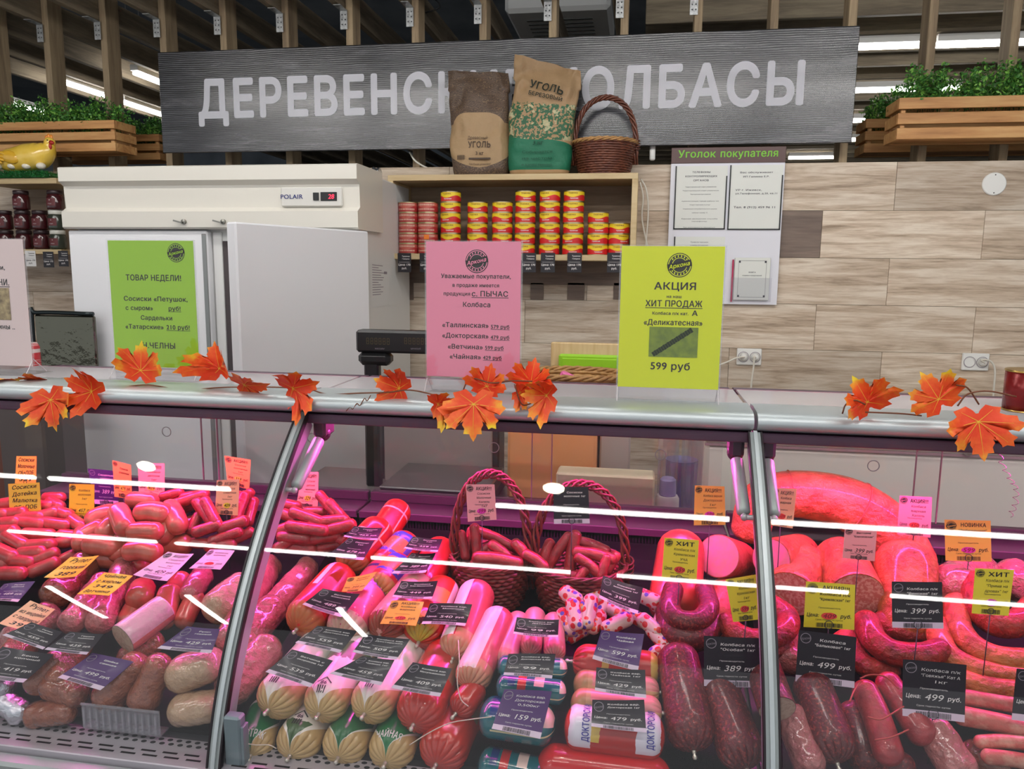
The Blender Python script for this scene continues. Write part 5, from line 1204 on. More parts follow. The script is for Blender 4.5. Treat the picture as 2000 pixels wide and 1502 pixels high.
def sausage(pts, r, mat, label=None, group=None, e0='round', e1='round', name='sausage', seg=18, cut=None, capf=.85, taper=None, parent=None, clip=True, bulge=0, crink=0, cat='sausage', flat=1.0, inset0=False):
    """pts: world axis; r metres (or list at pts); e0,e1: round/pleat/cut"""
    path = catmull(pts, 7 if len(pts) > 2 else (18 if crink else 6)); seg = 30 if crink else seg; n0 = len(path)
    rr = [r]*n0 if not isinstance(r, (list,tuple)) else [r[0]+(r[-1]-r[0])*i/(n0-1) for i in range(n0)]
    if bulge: rr = [x*(1+bulge*math.sin(PI*i/(n0-1))) for i, x in enumerate(rr)]
    d0 = (path[0]-path[1]).normalized(); d1 = (path[-1]-path[-2]).normalized(); P, R_, pl = [], [], []
    def cap(c, d, r_, kind):
        out = []
        if kind == 'cut': return [(c, r_*.985, 0), (c-d*.002, r_, 0)]
        cf = capf*(.95 if kind == 'pleat' else 1); K = 10
        for k in range(K):
            a = PI/2*k/K; s_ = cf*r_*(math.cos(a)); q_ = math.sin(a)
            if kind == 'pleat': q_ = max(.10, q_**.85)
            out.append((c+d*s_, max(r_*q_, r_*.06), (1-k/K) if kind == 'pleat' else 0))
        return out
    A = cap(path[0], d0, rr[0], e0); B = cap(path[-1], d1, rr[-1], e1)[::-1]
    seq = A+[(p, x, 0) for p, x in zip(path, rr)][(1 if e0 == 'cut' else 0):(-1 if e1 == 'cut' else None)]+B
    if any(k == 'pleat' for k in (e0,e1)): seg = max(seg, 96)
    # fixed frame from the path, so that caps do not twist it
    fr = frames([p for p,_,_ in seq]); fr = [(t_, a_, b_) for t_, a_, b_ in fr]
    # orient so that theta=0 points up (towards viewer for steep ones)
    b = MB(); vs, us = [], []; acc = 0; n = len(seq); sd = random.random()*50
    for i, (p, x, plt) in enumerate(seq):
        t_, a_, b_ = fr[i]
        if i: acc += (p-seq[i-1][0]).length
        for k in range(seg+1):
            th = 2*PI*k/seg-PI; x2 = x
            if plt: x2 *= 1-.30*plt**.8*(1-abs(math.sin(th*8+sd)))**2
            q_ = a_*math.cos(th)*x2*flat + b_*math.sin(th)*x2
            if crink: 
                w_ = p+q_; q_ = q_*(1+crink*(noise.noise(w_*26)+.6*noise.noise(w_*60)))
            vs.append(p+q_); us.append((acc, math.degrees(th)))
    S1 = seg+1; fs, uv = [], []
    for i in range(n-1):
        for k in range(seg): f_ = (i*S1+k, i*S1+k+1, (i+1)*S1+k+1, (i+1)*S1+k); fs.append(f_); uv.append([us[j] for j in f_])
    f_ = [k for k in range(seg)][::-1]; fs.append(f_); uv.append([us[j] for j in f_]); f_ = [(n-1)*S1+k for k in range(seg)]; fs.append(f_); uv.append([us[j] for j in f_])
    # weld seam by reusing vertex: keep doubled seam (smooth shading hides it poorly) -> share indices
    fs = [[j-seg if j % S1 == seg else j for j in f_] for f_ in fs]
    b.add(vs, fs, uv); o = b.build(name, mat, parent=parent, smooth=True, auto=1.0)
    if label: tag(o, label, cat, group)
    for kind, p, d, r_ in ((e0, path[0], d0, rr[0]), (e1, path[-1], d1, rr[-1])):
        if kind == 'cut':
            q = MB(); t_, a_, b_ = frames([p, p+d])[0]
            q.add([p+d*.0008+(a_*math.cos(2*PI*k/32)*flat+b_*math.sin(2*PI*k/32))*r_*.955 for k in range(32)], [list(range(32))]); q.build('cut_face', cut, parent=o)
        elif kind == 'pleat' and clip:
            tip = p+d*r_*capf*.95; q = MB(); q.lathe([(.0032,-.002),(.0045,.001),(.0042,.004),(.0028,.007),(.0050,.012),(.0035,.016),(0,.017)], tip, 10, axis=d); q.build('clip', M('clip_metal',(206,200,186),.3,.7), parent=o, smooth=True)
    o['_len'] = acc; del o['_len']
    return o
def skin(name, col, col2, rough=.35, bscale=60, bd=.0006, coat=.25, nscale=14, lo=.35, hi=.7):
    return M(name, col, rough, bump=(bscale,bd*2.5), var=(nscale,col2,lo,hi), coat=coat, rand=True)
def patch_mat(name, base, patches, rough=.3, coat=.3, bump=(40,.0006), wob=.004, base2=None, over=None, wedge=0):
    """patches: (u0,u1,a0,a1,colour,ragged) in metres from the near tip and degrees round the body (0 = up)"""
    t = NT(name); uv = t.new('ShaderNodeUVMap'); sp = t.new('ShaderNodeSeparateXYZ'); t.l.new(uv.outputs[0], sp.inputs[0]); u, v = sp.outputs[0], sp.outputs[1]
    c = t.coord('Object',(1,1,1),True); n = t.noise(c, 38, 4, .65); col = t.mix(n, lin(base), lin(base2 or [x*.85 for x in base]))
    for (u0,u1,a0,a1,cc,rag) in patches:
        uu = t.math('ADD', u, t.math('MULTIPLY_ADD', n, rag*2, -rag)) if rag else u
        sc_ = t.math('MINIMUM', 1.0, t.math('DIVIDE', u, wedge)) if (wedge and a0 > -180) else None
        lo_, hi_ = (t.math('MULTIPLY', sc_, a0), t.math('MULTIPLY', sc_, a1)) if sc_ is not None else (a0, a1)
        m_ = t.math('MULTIPLY', t.math('MULTIPLY', t.math('GREATER_THAN', uu, u0), t.math('LESS_THAN', uu, u1)), t.math('MULTIPLY', t.math('GREATER_THAN', v, lo_), t.math('LESS_THAN', v, hi_)))
        col = t.mix(m_, col, lin(cc))
    if over:   # dense printed ornament: (scale, colour, threshold)
        for sc, cc, th in over:
            vo = t.new('ShaderNodeTexVoronoi'); vo.inputs['Scale'].default_value = sc; t.l.new(c, vo.inputs['Vector'])
            col = t.mix(t.math('LESS_THAN', vo.outputs['Distance'], th), col, lin(cc))
    t.l.new(col, t.b.inputs['Base Color']); t.b.inputs['Roughness'].default_value = rough; t.b.inputs['Coat Weight'].default_value = coat; t.b.inputs['Coat Roughness'].default_value = .1
    t.bump(t.noise(c, bump[0], 4), 1, bump[1]); MC[name] = t.m; return t.m
hot = skin('hotdog_skin',(190,82,76),(158,56,50),.28,40,.0008,.6,40); hot2 = skin('sardelka_skin',(204,112,92),(176,84,66),.26,30,.0008,.7,25); hotr = skin('sausage_red',(178,56,60),(136,34,42),.33,60,.0016,.5,45)
smoked = skin('smoked_orange',(216,126,70),(150,72,40),.4,70,.004,.25,22); smoked_d = skin('smoked_dark',(92,18,24),(164,58,50),.42,110,.0012,.25,170,.52,.68); ringm = skin('ring_red',(176,54,38),(118,32,24),.38,70,.004,.3,30)
hamm = skin('ham_skin',(200,96,76),(176,70,58),.4,60,.0018,.2); ctp = M('cut_pink',(240,132,176),.45,coat=.15,var=(60,(226,138,146))); cts = M('cut_salami',(206,128,118),.5,var=(150,(232,192,178),.45,.6)); ctw = M('cut_pale',(206,182,160),.5,var=(120,(190,160,138),.45,.6))  # pink cut face: the case lamp's tint is put into the meat colour
bagm = patch_mat('wrapped_meat',(176,100,64),[],.12,1.0,(80,.012),base2=(110,50,38)); bagw = patch_mat('wrapped_pale',(206,178,146),[],.12,1.0,(60,.008),base2=(170,130,98)); bagp = patch_mat('wrapped_pink',(204,130,126),[],.12,1.0,(70,.012),base2=(156,76,76))
def px2(cx, cy, ang, ln):
    a = math.radians(ang); return (cx-math.cos(a)*ln/2, cy+math.sin(a)*ln/2), (cx+math.cos(a)*ln/2, cy-math.sin(a)*ln/2)
def heap(items, mat, label, group, hoff=0, name='sausage', bend=.0, e='round'):
    OO = []
    for i, it in enumerate(items):
        cx, cy, ang, ln, r = it[:5]; c = pt(cx, cy, hauto(cy)+hoff+(it[5] if len(it) > 5 else 0), r); rw = r*depth(c)/FPX
        (ax, ay), (bx_, by_) = px2(cx, cy, ang, max(4, ln-2*r*.85)); lean = .5*math.sin(math.radians(ang))
        A, B = atY(ax, ay, c.y - lean*(ln*depth(c)/FPX)*.5), atY(bx_, by_, c.y + lean*(ln*depth(c)/FPX)*.5)
        mid = (A+B)/2 + Vector((0,0,1))*((B-A).length*bend*(1 if i % 2 else .4))
        o = sausage([A, mid, B], rw, mat, label, group, e, e, name, seg=14, capf=.9); OO.append((cy, cx, o))
    OO.sort(key=lambda a: a[0]); n = len(OO); T3 = ('upper','middle','lower')
    for j in range(3):
        row = sorted(OO[n*j//3:n*(j+1)//3], key=lambda a: a[1])
        for k_, (_, _, o) in enumerate(row): o['label'] = '%s, %s from left in %s layer' % (label, ORD[k_], T3[j])
    return
# ---- left section: heaps of links (cx, cy, angle, length, radius, extra height)
heap([(8,985,10,60,13),(-10,1005,0,60,13),(105,972,0,46,11),(20,1003,5,70,12),(60,1010,0,60,12),(88,988,0,44,12),(108,985,-30,40,12),(95,1005,15,50,13),(125,1003,-20,40,12),(10,1022,5,66,13),(62,1022,-5,60,13),(110,1024,-8,62,13),(8,1038,0,60,14),(75,1044,-3,68,13),(135,1046,-5,50,12),(30,1056,-30,60,14,.01),(78,1065,3,64,13,.01),(124,1060,10,46,12),(10,1082,-25,62,16,.01),(62,1080,5,62,14,.01),(88,1088,22,60,13,.01),(130,1090,25,46,12),(40,1096,-8,60,13,.01),(22,1120,0,62,14,.01),(85,1108,22,68,13,.01),(150,1022,-35,44,13),(-12,1060,0,50,14),(0,1105,20,50,14)],
     hot, 'pink-brown sausage link, far left heap', 'sausage links in the far left heap')
heap([(278,978,-5,64,17,.03),(300,1003,-4,76,22,.05),(238,1015,-68,66,21,.05),(340,1010,-65,70,21,.04),(283,1038,0,72,19,.05),(278,1078,-3,78,20,.045),(330,1030,50,80,22,.03),(200,1010,20,66,22,.0),(180,1040,30,62,20,.02),(160,1052,80,50,18,.02),(200,1066,-8,78,21,.03),(235,1068,70,60,19,.02),(335,1068,12,84,22,.0),(365,1040,60,70,18,-.01),(205,1092,0,76,20,.0),(215,1030,45,60,20,.03),(262,1100,-15,60,18,0),(180,1090,-10,60,16,-.01)],
     hot2, 'thick pale pink sausage, left section heap', 'thick sausages in the left section', bend=.06)
heap([(335,966,14,50,10,.03),(365,978,18,92,12,.03),(380,968,8,60,10,.03),(400,1000,-55,64,11,.04),(412,1000,-62,66,11,.05),(390,990,-60,46,11,.03),(452,982,40,60,11,.02),(470,990,70,66,11,.03),(478,975,50,50,10,.02),(405,1032,18,64,12,.04),(455,1025,18,66,12,.04),(440,1048,20,74,11,.03),(470,1048,25,60,11,.02),(400,1062,-5,60,11,.02),(430,1065,8,64,11,.02),(380,1022,60,50,11,.02),(490,1000,75,60,11,.01),(350,1000,30,66,11,.0)],
     hotr, 'thin pink sausage, heap left of first divider', 'thin sausages beside the first divider')
heap([(560,985,-12,60,11,.03),(600,1010,-20,76,12,.05),(575,1012,-22,64,12,.03),(560,1032,20,50,13,.03),(640,985,-50,64,10,.05),(660,1000,-48,66,10,.05),(642,1018,4,82,12,.05),(600,1032,-8,88,12,.05),(665,1030,14,64,12,.05),(575,1050,-5,70,12,.03),(630,1050,8,80,12,.03),(655,1045,-35,54,11,.03),(615,1000,0,50,11,.03),(585,1068,-8,70,11,.01),(645,1066,12,56,11,.01),(560,1060,30,60,11,.02)],
     hotr, 'thin pink sausage, heap right of first divider', 'thin sausages right of the first divider')
# ---- left section: single items
def big(px, r0, r1, mat, label, group=None, hs=(None,None), **k):
    P_ = [pt(x, y, (hauto(y)+hs[min(i,len(hs)-1)]) if hs[0] is not None else None, (r0+(r1-r0)*i/(len(px)-1))) for i, (x,y) in enumerate(px)]
    ra, rb = r0*depth(P_[0])/FPX, r1*depth(P_[-1])/FPX
    return sausage(P_, [ra, rb], mat, label, group, **k)
H = lambda *a: dict(hs=a)
big([(112,1160),(165,1105)],33,30,bagm,'shrink-wrapped orange-brown smoked meat under the upper yellow card, left section',hs=(.0,.0),crink=.10,name='smoked_meat',cat='meat')
big([(140,1215),(200,1140)],26,24,bagp,'shrink-wrapped pinkish meat under the lower yellow card, left section',hs=(.01,.01),crink=.10,name='smoked_meat',cat='meat')
big([(195,1215),(245,1110)],27,26,bagp,'wrapped pinkish sausage right of the lower yellow card',hs=(-.0,.0),crink=.08,name='wrapped_sausage')
heap([(275,1160,70,60,26,.0),(325,1185,75,90,24,-.01),(258,1195,60,70,20,-.02),(345,1150,60,70,22,-.02),(370,1190,65,80,20,-.02)],hot2,'steep brown-pink sausage below pink card','thick sausages below the pink price card',bend=.04)
silver = patch_mat('silver_casing',(214,190,190),[(0,1,-180,-60,(206,110,96),.0),(0,1,95,180,(196,120,110),0)],.22,.5,(60,.002),base2=(186,160,164))
big([(240,1248),(320,1190)],32,30,silver,'cut silver-pink sausage roll with pale grey meat showing, left section',hs=(.045,.04),e0='cut',e1='round',cut=ctw,capf=.3,name='sausage_roll')
big([(118,1325),(150,1262)],30,28,bagm,'dark smoked piece in film beneath the black price card at left',hs=(0,0),crink=.12,name='smoked_meat',cat='meat')
big([(72,1335),(112,1290)],26,24,bagm,'smoked piece in film left of it, partly under the 419 card',hs=(0,0),crink=.12,name='smoked_meat',cat='meat')
big([(215,1360),(262,1300)],36,30,bagm,'wrapped smoked meat roll under the purple-lit card, left section',hs=(0,.01),crink=.10,name='smoked_meat',cat='meat')
big([(280,1365),(310,1300)],32,28,bagm,'wrapped smoked meat roll left of the pale loaves',hs=(0,.01),crink=.10,name='smoked_meat',cat='meat')
big([(250,1290),(300,1255)],26,24,bagm,'smoked meat behind the silver sausage roll',hs=(-.02,-.01),crink=.12,name='smoked_meat',cat='meat')
big([(150,1355),(100,1340)],28,26,bagm,'small dark smoked piece in twisted film near the grille',hs=(0,0),crink=.14,name='smoked_meat',cat='meat')
foilm = M('foil_wrap',(206,208,216),.12,.9,bump=(60,.006),coat=.3)
big([(8,1372),(40,1392)],22,24,foilm,'crumpled silver-filmed piece at the bottom left corner',hs=(.0,0),crink=.2,name='foil_packet',cat='packet')
big([(10,1340),(-20,1345)],24,24,foilm,'silver-filmed piece cut off by the left edge',hs=(.0,0),crink=.2,name='foil_packet',cat='packet')
big([(72,1395),(130,1392)],26,22,bagm,'flat wrapped smoked piece lying on the grille edge',hs=(.0,0),crink=.14,name='smoked_meat',cat='meat')
big([(360,1315),(405,1300)],42,40,bagw,'pale beige wrapped loaf of meat under the purple strip card',hs=(.03,.03),crink=.06,name='meat_loaf',cat='meat',flat=.85)
big([(362,1385),(410,1380)],38,36,bagw,'pale beige wrapped loaf of meat at the bottom beside the first divider',hs=(-.01,-.01),crink=.06,name='meat_loaf',cat='meat',flat=.85)
big([(428,1185),(470,1150)],36,34,bagw,'pale wrapped ham beside the first divider, above the purple strip card',hs=(.02,.02),crink=.05,name='ham',cat='meat')
big([(372,1160),(395,1125)],22,22,bagp,'pink wrapped sausage left of the pale wrapped ham',hs=(0,0),crink=.08,name='wrapped_sausage')
big([(450,1250),(478,1190)],30,28,bagp,'wrapped pink sausage seen beside the first divider',hs=(0,0),crink=.08,name='wrapped_sausage')
big([(30,1250),(90,1205)],34,30,bagp,'wrapped meat under the peach handwritten card at far left',hs=(-.02,-.02),crink=.1,name='smoked_meat',cat='meat')
big([(10,1300),(60,1245)],30,30,bagm,'wrapped meat at the left edge under the black cards',hs=(-.02,-.02),crink=.1,name='smoked_meat',cat='meat')
# clear plastic tray
t = thing('plastic_tray', pt(225,1405,.012,5), 'clear ribbed plastic tray standing behind the air grille, left section', 'tray')
A, B = onpile(155,1428,.016,.02), onpile(318,1432,.016,.02); film = glassmat('tray_plastic',(.82,.82,.86),.10,.6,.05,.18,(.8,.78,.82))
q = MB(); q.bbox((A.x,A.y+.01,A.z),(B.x,A.y+.16,A.z+.004),.001); q.bbox((A.x,A.y+.01,A.z+.004),(B.x,A.y+.013,A.z+.055),.001); q.build('tray_shell', film, parent=t)
q = MB(); q.tube([(A.x,A.y+.01,A.z+.056),(B.x,A.y+.01,A.z+.056)],.003,6); q.build('tray_rim', film, parent=t)
q = MB()
for i in range(12): x = A.x+(B.x-A.x)*(i+.5)/12; q.box((x-.002,A.y+.006,A.z+.006),(x+.002,A.y+.0095,A.z+.05))
q.build('ribs', film, parent=t, kind='stuff')

# ---- middle section: wrapped meat seen through the divider (pinkish), far left of the section
for i, (P_, r_, lab) in enumerate((([(478,1180),(520,1110)],34,'upper'),([(470,1260),(530,1190)],34,'second from the top'),([(455,1340),(520,1270)],38,'third from the top'),([(540,1180),(600,1110)],26,'rear'))):
    big(P_,r_,r_*.9,bagp,'pink wrapped meat right of the first divider, %s one' % lab,hs=(-.02,-.02),crink=.09,name='smoked_meat',cat='meat')
# colourful casings
red_orn = patch_mat('casing_red_ornament',(206,36,34),[(.0,.045,-180,180,(170,120,60),.0),(.10,.105,-180,180,(236,190,170),0),(.03,.4,-70,-64,(240,200,180),0),(.03,.4,64,70,(240,200,180),0)],over=[(70,(210,90,60),.12)])
blue_orn = patch_mat('casing_colourful',(214,50,60),[(0,.035,-180,180,(176,130,70),0),(.05,.12,-60,80,(60,80,190),.01),(.06,.10,-40,60,(226,120,80),.01),(.15,.19,-60,60,(70,90,190),.01)],over=[(90,(226,190,70),.14),(60,(236,170,170),.12)])
orange_l = patch_mat('casing_orange',(222,60,36),[(0,.04,-180,180,(190,110,60),.01),(.04,.10,-80,80,(196,30,30),.0),(.10,.5,-20,-2,(240,232,230),0)],over=[(60,(236,150,80),.10)])
lattice = patch_mat('casing_lattice',(222,100,116),[(0,.04,-180,180,(206,170,150),0),(.14,.15,-180,180,(40,50,130),0),(.20,.21,-180,180,(40,50,130),0)],over=[(80,(190,40,110),.16),(50,(240,180,190),.13)])
marble = patch_mat('casing_marbled',(232,168,156),[(0,.03,-180,180,(150,70,50),.01)],over=[(34,(196,60,60),.06),(55,(214,120,110),.08)])
pict = patch_mat('casing_pictorial',(214,66,40),[(0,.05,-60,60,(190,170,60),.012),(.015,.03,-30,20,(70,40,30),.006),(.09,.14,-50,50,(240,150,60),.012),(.05,.5,52,75,(240,232,230),0)])
pinkw = patch_mat('casing_pink_label',(226,96,104),[(0,.05,-180,180,(206,140,110),.0),(.03,.9,-75,-5,(244,226,228),0),(.03,.9,-5,0,(190,20,50),0)])
pinkw2 = patch_mat('casing_pink_label_two',(224,100,108),[(0,.045,-180,180,(206,140,110),.0),(.02,.9,-60,20,(242,214,220),0),(.02,.9,-64,-60,(190,20,50),0)],over=[(46,(206,30,80),.05)])
thinp = patch_mat('casing_thin_pink',(232,160,164),[(0,.03,-180,180,(214,130,128),0)])
green_c = lambda nm, pch: patch_mat(nm,(210,178,124),[(.0,.9,-85,85,(236,228,220),.0)]+pch,base2=(188,152,96),wedge=.075)
gA = green_c('casing_white_label',[(.20,.26,-180,180,(70,90,60),.02)])
gB = green_c('casing_white_label_herbs',[(.12,.17,-180,180,(86,110,70),.022)])
gE = green_c('casing_green_badge',[(.0,.105,-75,75,(22,112,62),.008)])
gF = green_c('casing_small_sprig',[(.0,.05,-60,60,(70,100,60),.012)])
gG = green_c('casing_green_fan',[(.0,.105,-75,75,(46,108,66),.016)])
redp = patch_mat('casing_plain_red',(196,52,36),[(.10,.22,40,75,(150,110,80),.004)],.22,.6,base2=(182,42,30))
R0 = dict(e0='pleat',e1='round')
big([(745,1046),(775,1000)],30,28,red_orn,'red ornamented sausage behind the topmost pair of black cards',hs=(.0,.0),**R0)
big([(690,1090),(735,1040)],36,34,red_orn,'red ornamented sausage with pleated brown end under the black cards, left of the baskets',hs=(.02,.02),**R0)
big([(755,1105),(790,1065)],33,31,blue_orn,'colourful blue and red ornamented sausage in the row left of the first basket',hs=(.01,.01),**R0)
big([(745,1145),(775,1108)],33,31,blue_orn,'second colourful ornamented sausage, nearer the viewer than the first',hs=(.015,.015),**R0)
big([(820,1145),(860,1080)],36,34,M('casing_crimson',(206,34,40),.25,coat=.5,bump=(30,.0006)),'plain bright red sausage just left of the first basket',hs=(-.0,.0),**R0)
big([(600,1205),(660,1135)],42,38,orange_l,'orange-red sausage with white stripe and pleated end under the 489 card',hs=(.01,.01),**R0)
big([(680,1222),(745,1130)],42,38,lattice,'pink lattice-printed sausage right of the 489 card',hs=(.005,.0),**R0)
big([(760,1220),(815,1150)],42,38,marble,'marbled white and pink sausage behind the orange price card',hs=(.005,.0),**R0)
big([(828,1232),(862,1158)],40,36,pict,'pictorial orange sausage with pleated end under the 540 card',hs=(.005,.0),**R0)
big([(893,1262),(930,1165)],36,36,pinkw,'long pink sausage with white label strip, leaning behind the 540 card',hs=(.01,.02),**R0)
big([(925,1318),(972,1215)],36,33,pinkw2,'long pink sausage with white heart-print label, right of the leaning one',hs=(.01,.01),**R0)
for i, (P_, r_, l_) in enumerate((([(985,1288),(1012,1215)],24,'left'),([(1037,1265),(1045,1205)],22,'middle'),([(1083,1272),(1082,1215)],22,'right'))):
    big(P_,r_,r_*.95,thinp,'slim pale pink sausage with pleated end under the small 99 card, %s of the three' % l_,'slim pale pink sausages',hs=(-.0,-.0),**R0)
def wraptext(o, P_, r, s, u, a, hgt, col, parent, along=True, fit=None):
    A, B = P_[0], P_[-1]; d = (B-A).normalized(); t_, a_, b_ = frames([A, B])[0]; q = MB()
    def f(x, y):
        if along: uu, th = u+x, math.radians(a)+y/r
        else: uu, th = u-y*-1, math.radians(a)+x/r
        return A+d*uu+(a_*math.cos(th)+b_*math.sin(th))*(r+.0009)
    layout(q, s, 0, 0, hgt, f, bold=1, fit=fit); q.build('lettering', col, parent=parent)
# two front rows with labels; bottoms first
front = (('E',(499,1450),(520,1395),38,35,gE,'green-badged sausage at the far left of the bottom row','ЗАВТРАК'),('F',(585,1447),(622,1390),45,42,gF,'white-labelled sausage with a green sprig, second in the bottom row',None),
  ('G',(675,1453),(705,1396),45,42,gG,'sausage with a green fan-shaped label, third in the bottom row',None),('H',(766,1462),(795,1400),46,43,gE,'green-badged sausage, fourth in the bottom row','ЧАЙНАЯ'),
  ('A',(546,1360),(628,1262),45,41,gA,'white-labelled sausage under the 539 card, leftmost of the second row',None),('B',(638,1368),(700,1262),44,41,gB,'white-labelled sausage with herbs print, second of the second row',None),
  ('C',(729,1370),(800,1268),44,41,gA,'white-labelled sausage under the 459 card, third of the second row',None))
navy = M('label_green_ink',(40,70,60),.5)
for k_, a, b_, r0, r1, mt, lab, tx in front:
    hh = .0 if k_ in 'EFGH' else .035
    o = big([a,b_],r0,r1,mt,lab,'wrapped sausages in the front rows of the middle section',hs=(hh,hh-.075),**R0)
    P_ = [pt(*a,hauto(a[1])+hh,r0),pt(*b_,hauto(b_[1])+hh-.075,r1)]; rw = r0*depth(P_[0])/FPX
    t_, a_, b2_ = frames([P_[0],P_[1]])[0]; q = MB()
    def f(x, y, A=P_[0], d=(P_[1]-P_[0]).normalized(), a_=a_, b2_=b2_, rw=rw): 
        th = x/rw; u_ = y; rr_ = rw*math.sqrt(max(.05,1-min(1,max(0,-u_/(rw*.83)))**2))
        return A+d*u_+(a_*math.cos(th)+b2_*math.sin(th))*(rr_+.0012)
    if tx: layout(q,tx,0,-.018,.014,f,bold=1,fit=(1,.058)); q.build('lettering', WHT, parent=o)
    elif k_ in 'ACFB':
        y0 = {'A':.004,'C':.004,'F':.012,'B':-.006}[k_]
        for i in range(4): quad(q,f,-.010+i*.005,y0-.016,-.0075+i*.005,y0-.002)
        layout(q,'86',0,y0+.001,.009,f,bold=1); q.add([f(-.016,y0+.008),f(0,y0+.022),f(0,y0+.019),f(-.014,y0+.006)],[(0,1,2,3)]); q.add([f(.016,y0+.008),f(0,y0+.022),f(0,y0+.019),f(.014,y0+.006)],[(0,1,2,3)])
        q.build('printing', navy if k_ == 'C' else INK, parent=o)
big([(822,1385),(868,1290)],48,44,redp,'plain red-brown sausage with pleated end under the 409 card',hs=(.035,-.03),**R0)
big([(868,1460),(905,1385)],50,45,redp,'plain red-brown sausage at the bottom right of the front rows',hs=(.0,-.06),**R0)
big([(905,1375),(925,1350)],28,26,redp,'small plain red sausage end behind the two red-brown ones',hs=(.0,.0),**R0)
strm = M('string',(216,206,186),.7)
def string(pxs, h, label):
    q = MB(); q.tube(catmull([onpile(x,y,h,.02) for x,y in pxs],6), .0011, 5); tag(q.build('string_loop', strm, smooth=True), label, 'string')
string([(895,1250),(897,1290),(893,1330),(900,1365),(915,1380)], .20, 'thin white string hanging right of the 409 card')
string([(800,1455),(840,1430),(880,1412),(920,1405),(960,1400)], .15, 'thin white string across the lower red-brown sausage')
string([(480,1452),(500,1455),(525,1455),(540,1462)], .11, 'short white string tied round the far left bottom sausage')
# teal packs
teal = patch_mat('casing_teal',(16,112,120),[(.03,.6,-92,-86,(226,214,170),0),(.03,.6,86,92,(226,214,170),0),(.045,.062,-70,70,(206,50,50),0),(.078,.098,-30,40,(240,206,196),.0),(.13,.15,-10,60,(240,206,196),0),(.025,.04,-50,50,(30,60,120),0)],.2,.7,base2=(12,92,104))
for P_, r_, hh, lab in (([(985,1300),(1095,1306)],24,.02,'rearmost'),([(985,1340),(1090,1352)],29,.02,'middle'),([(962,1400),(1060,1415)],46,.03,'large front'),([(955,1492),(1050,1512)],38,.0,'lowest, cut off by the bottom edge')):
    o = big(P_,r_,r_,teal,'teal sausage pack with red and white label, %s one' % lab,'teal sausage packs',hs=(hh,hh),capf=.55,flat=.8,e0='round',e1='round')
# beige / red horizontal ones on the right of the middle section
dok = patch_mat('casing_red_cloud',(204,44,40),[(.012,.055,-60,110,(232,226,240),.006),(.14,.185,-60,110,(232,226,240),.006),(.055,.07,-20,90,(226,190,90),.008)],.25,.5)
swirl = patch_mat('casing_red_swirl',(206,40,36),[(.06,.075,-180,180,(220,180,90),.005),(.16,.175,-180,180,(220,180,90),.005)],over=[(40,(236,120,110),.08)])
beig = patch_mat('casing_beige_pink',(226,176,130),[(.0,.03,-180,180,(186,140,96),0),(.04,.20,-90,60,(236,150,150),.012)])
big([(1148,1295),(1262,1306)],36,34,swirl,'red swirl-printed sausage lying under the purple-lit 599 card',hs=(.01,.01),**R0)
big([(1145,1338),(1265,1350)],30,28,beig,'beige and pink sausage lying under the 429 card',hs=(.01,.01),e0='round',e1='pleat')
big([(1140,1375),(1268,1390)],30,30,beig,'beige and pink sausage between the 429 and 479 cards',hs=(.015,.015),e0='round',e1='pleat')
o = big([(1128,1420),(1272,1438)],44,44,dok,'red sausage with white cloud labels reading ДОКТОРСКАЯ',hs=(.02,.02),e0='round',e1='round',capf=.6)
P_ = [pt(1128,1420,hauto(1420)+.02,44),pt(1272,1438,hauto(1438)+.02,44)]; rw = 44*depth(P_[0])/FPX; blu = M('ink_blue',(44,40,150),.5)
q = MB(); d = (P_[1]-P_[0]).normalized(); t_, a_, b2_ = frames(P_)[0]
for u0 in (.028,.150):
    # letters run up the body
    f = lambda x, y, u0=u0: P_[0]+d*(u0-.006-y)+(a_*math.cos(math.radians(45)-x/rw)+b2_*math.sin(math.radians(45)-x/rw)*(1))*(rw+.001)
    g2 = lambda x, y, u0=u0: P_[0]+d*(u0-.004-y)+(a_*math.cos(math.radians(34)-x/rw)+b2_*math.sin(math.radians(34)-x/rw))*(rw+.001)
    layout(q,'ДОКТОРСКАЯ',0,0,.013,g2,bold=1,fit=(1,.085))
q.build('lettering', blu, parent=o)
big([(1085,1498),(1275,1522)],44,44,M('casing_scarlet',(206,30,34),.22,coat=.6,bump=(30,.0005)),'plain scarlet sausage at the bottom edge, right of the teal packs',hs=(.0,.0),e0='round',e1='round')
# floral small sausages
flo = patch_mat('casing_floral',(236,214,208),[],.35,.2,over=[(62,(210,40,50),.42),(48,(90,80,190),.26),(56,(226,120,60),.20)])
heap([(1115,1165,-35,50,16,.04),(1135,1185,-20,50,15,.03),(1122,1200,-80,66,15,.03),(1108,1215,-60,60,15,.01),(1150,1195,80,70,15,.03),(1165,1215,60,50,14,.01),(1268,1170,-25,56,15,.03),(1290,1185,-20,40,14,.02),(1205,1218,25,66,15,.02),(1270,1222,-40,60,15,.02),(1292,1205,70,60,14,.01),(1240,1205,-30,60,14,.0),(1285,1245,-50,60,14,.01),(1180,1185,60,60,14,-.01),(1210,1200,-35,60,14,-.01),(1290,1270,30,50,14,.0),(1130,1235,30,60,14,-.01),(1165,1168,20,50,14,.0)],
     flo,'small flower-printed sausage, pile','flower-printed small sausages')
# wicker baskets in the case
wick_r = M('wicker_red',(132,56,46),.45,var=(30,(92,34,30)),coat=.2)
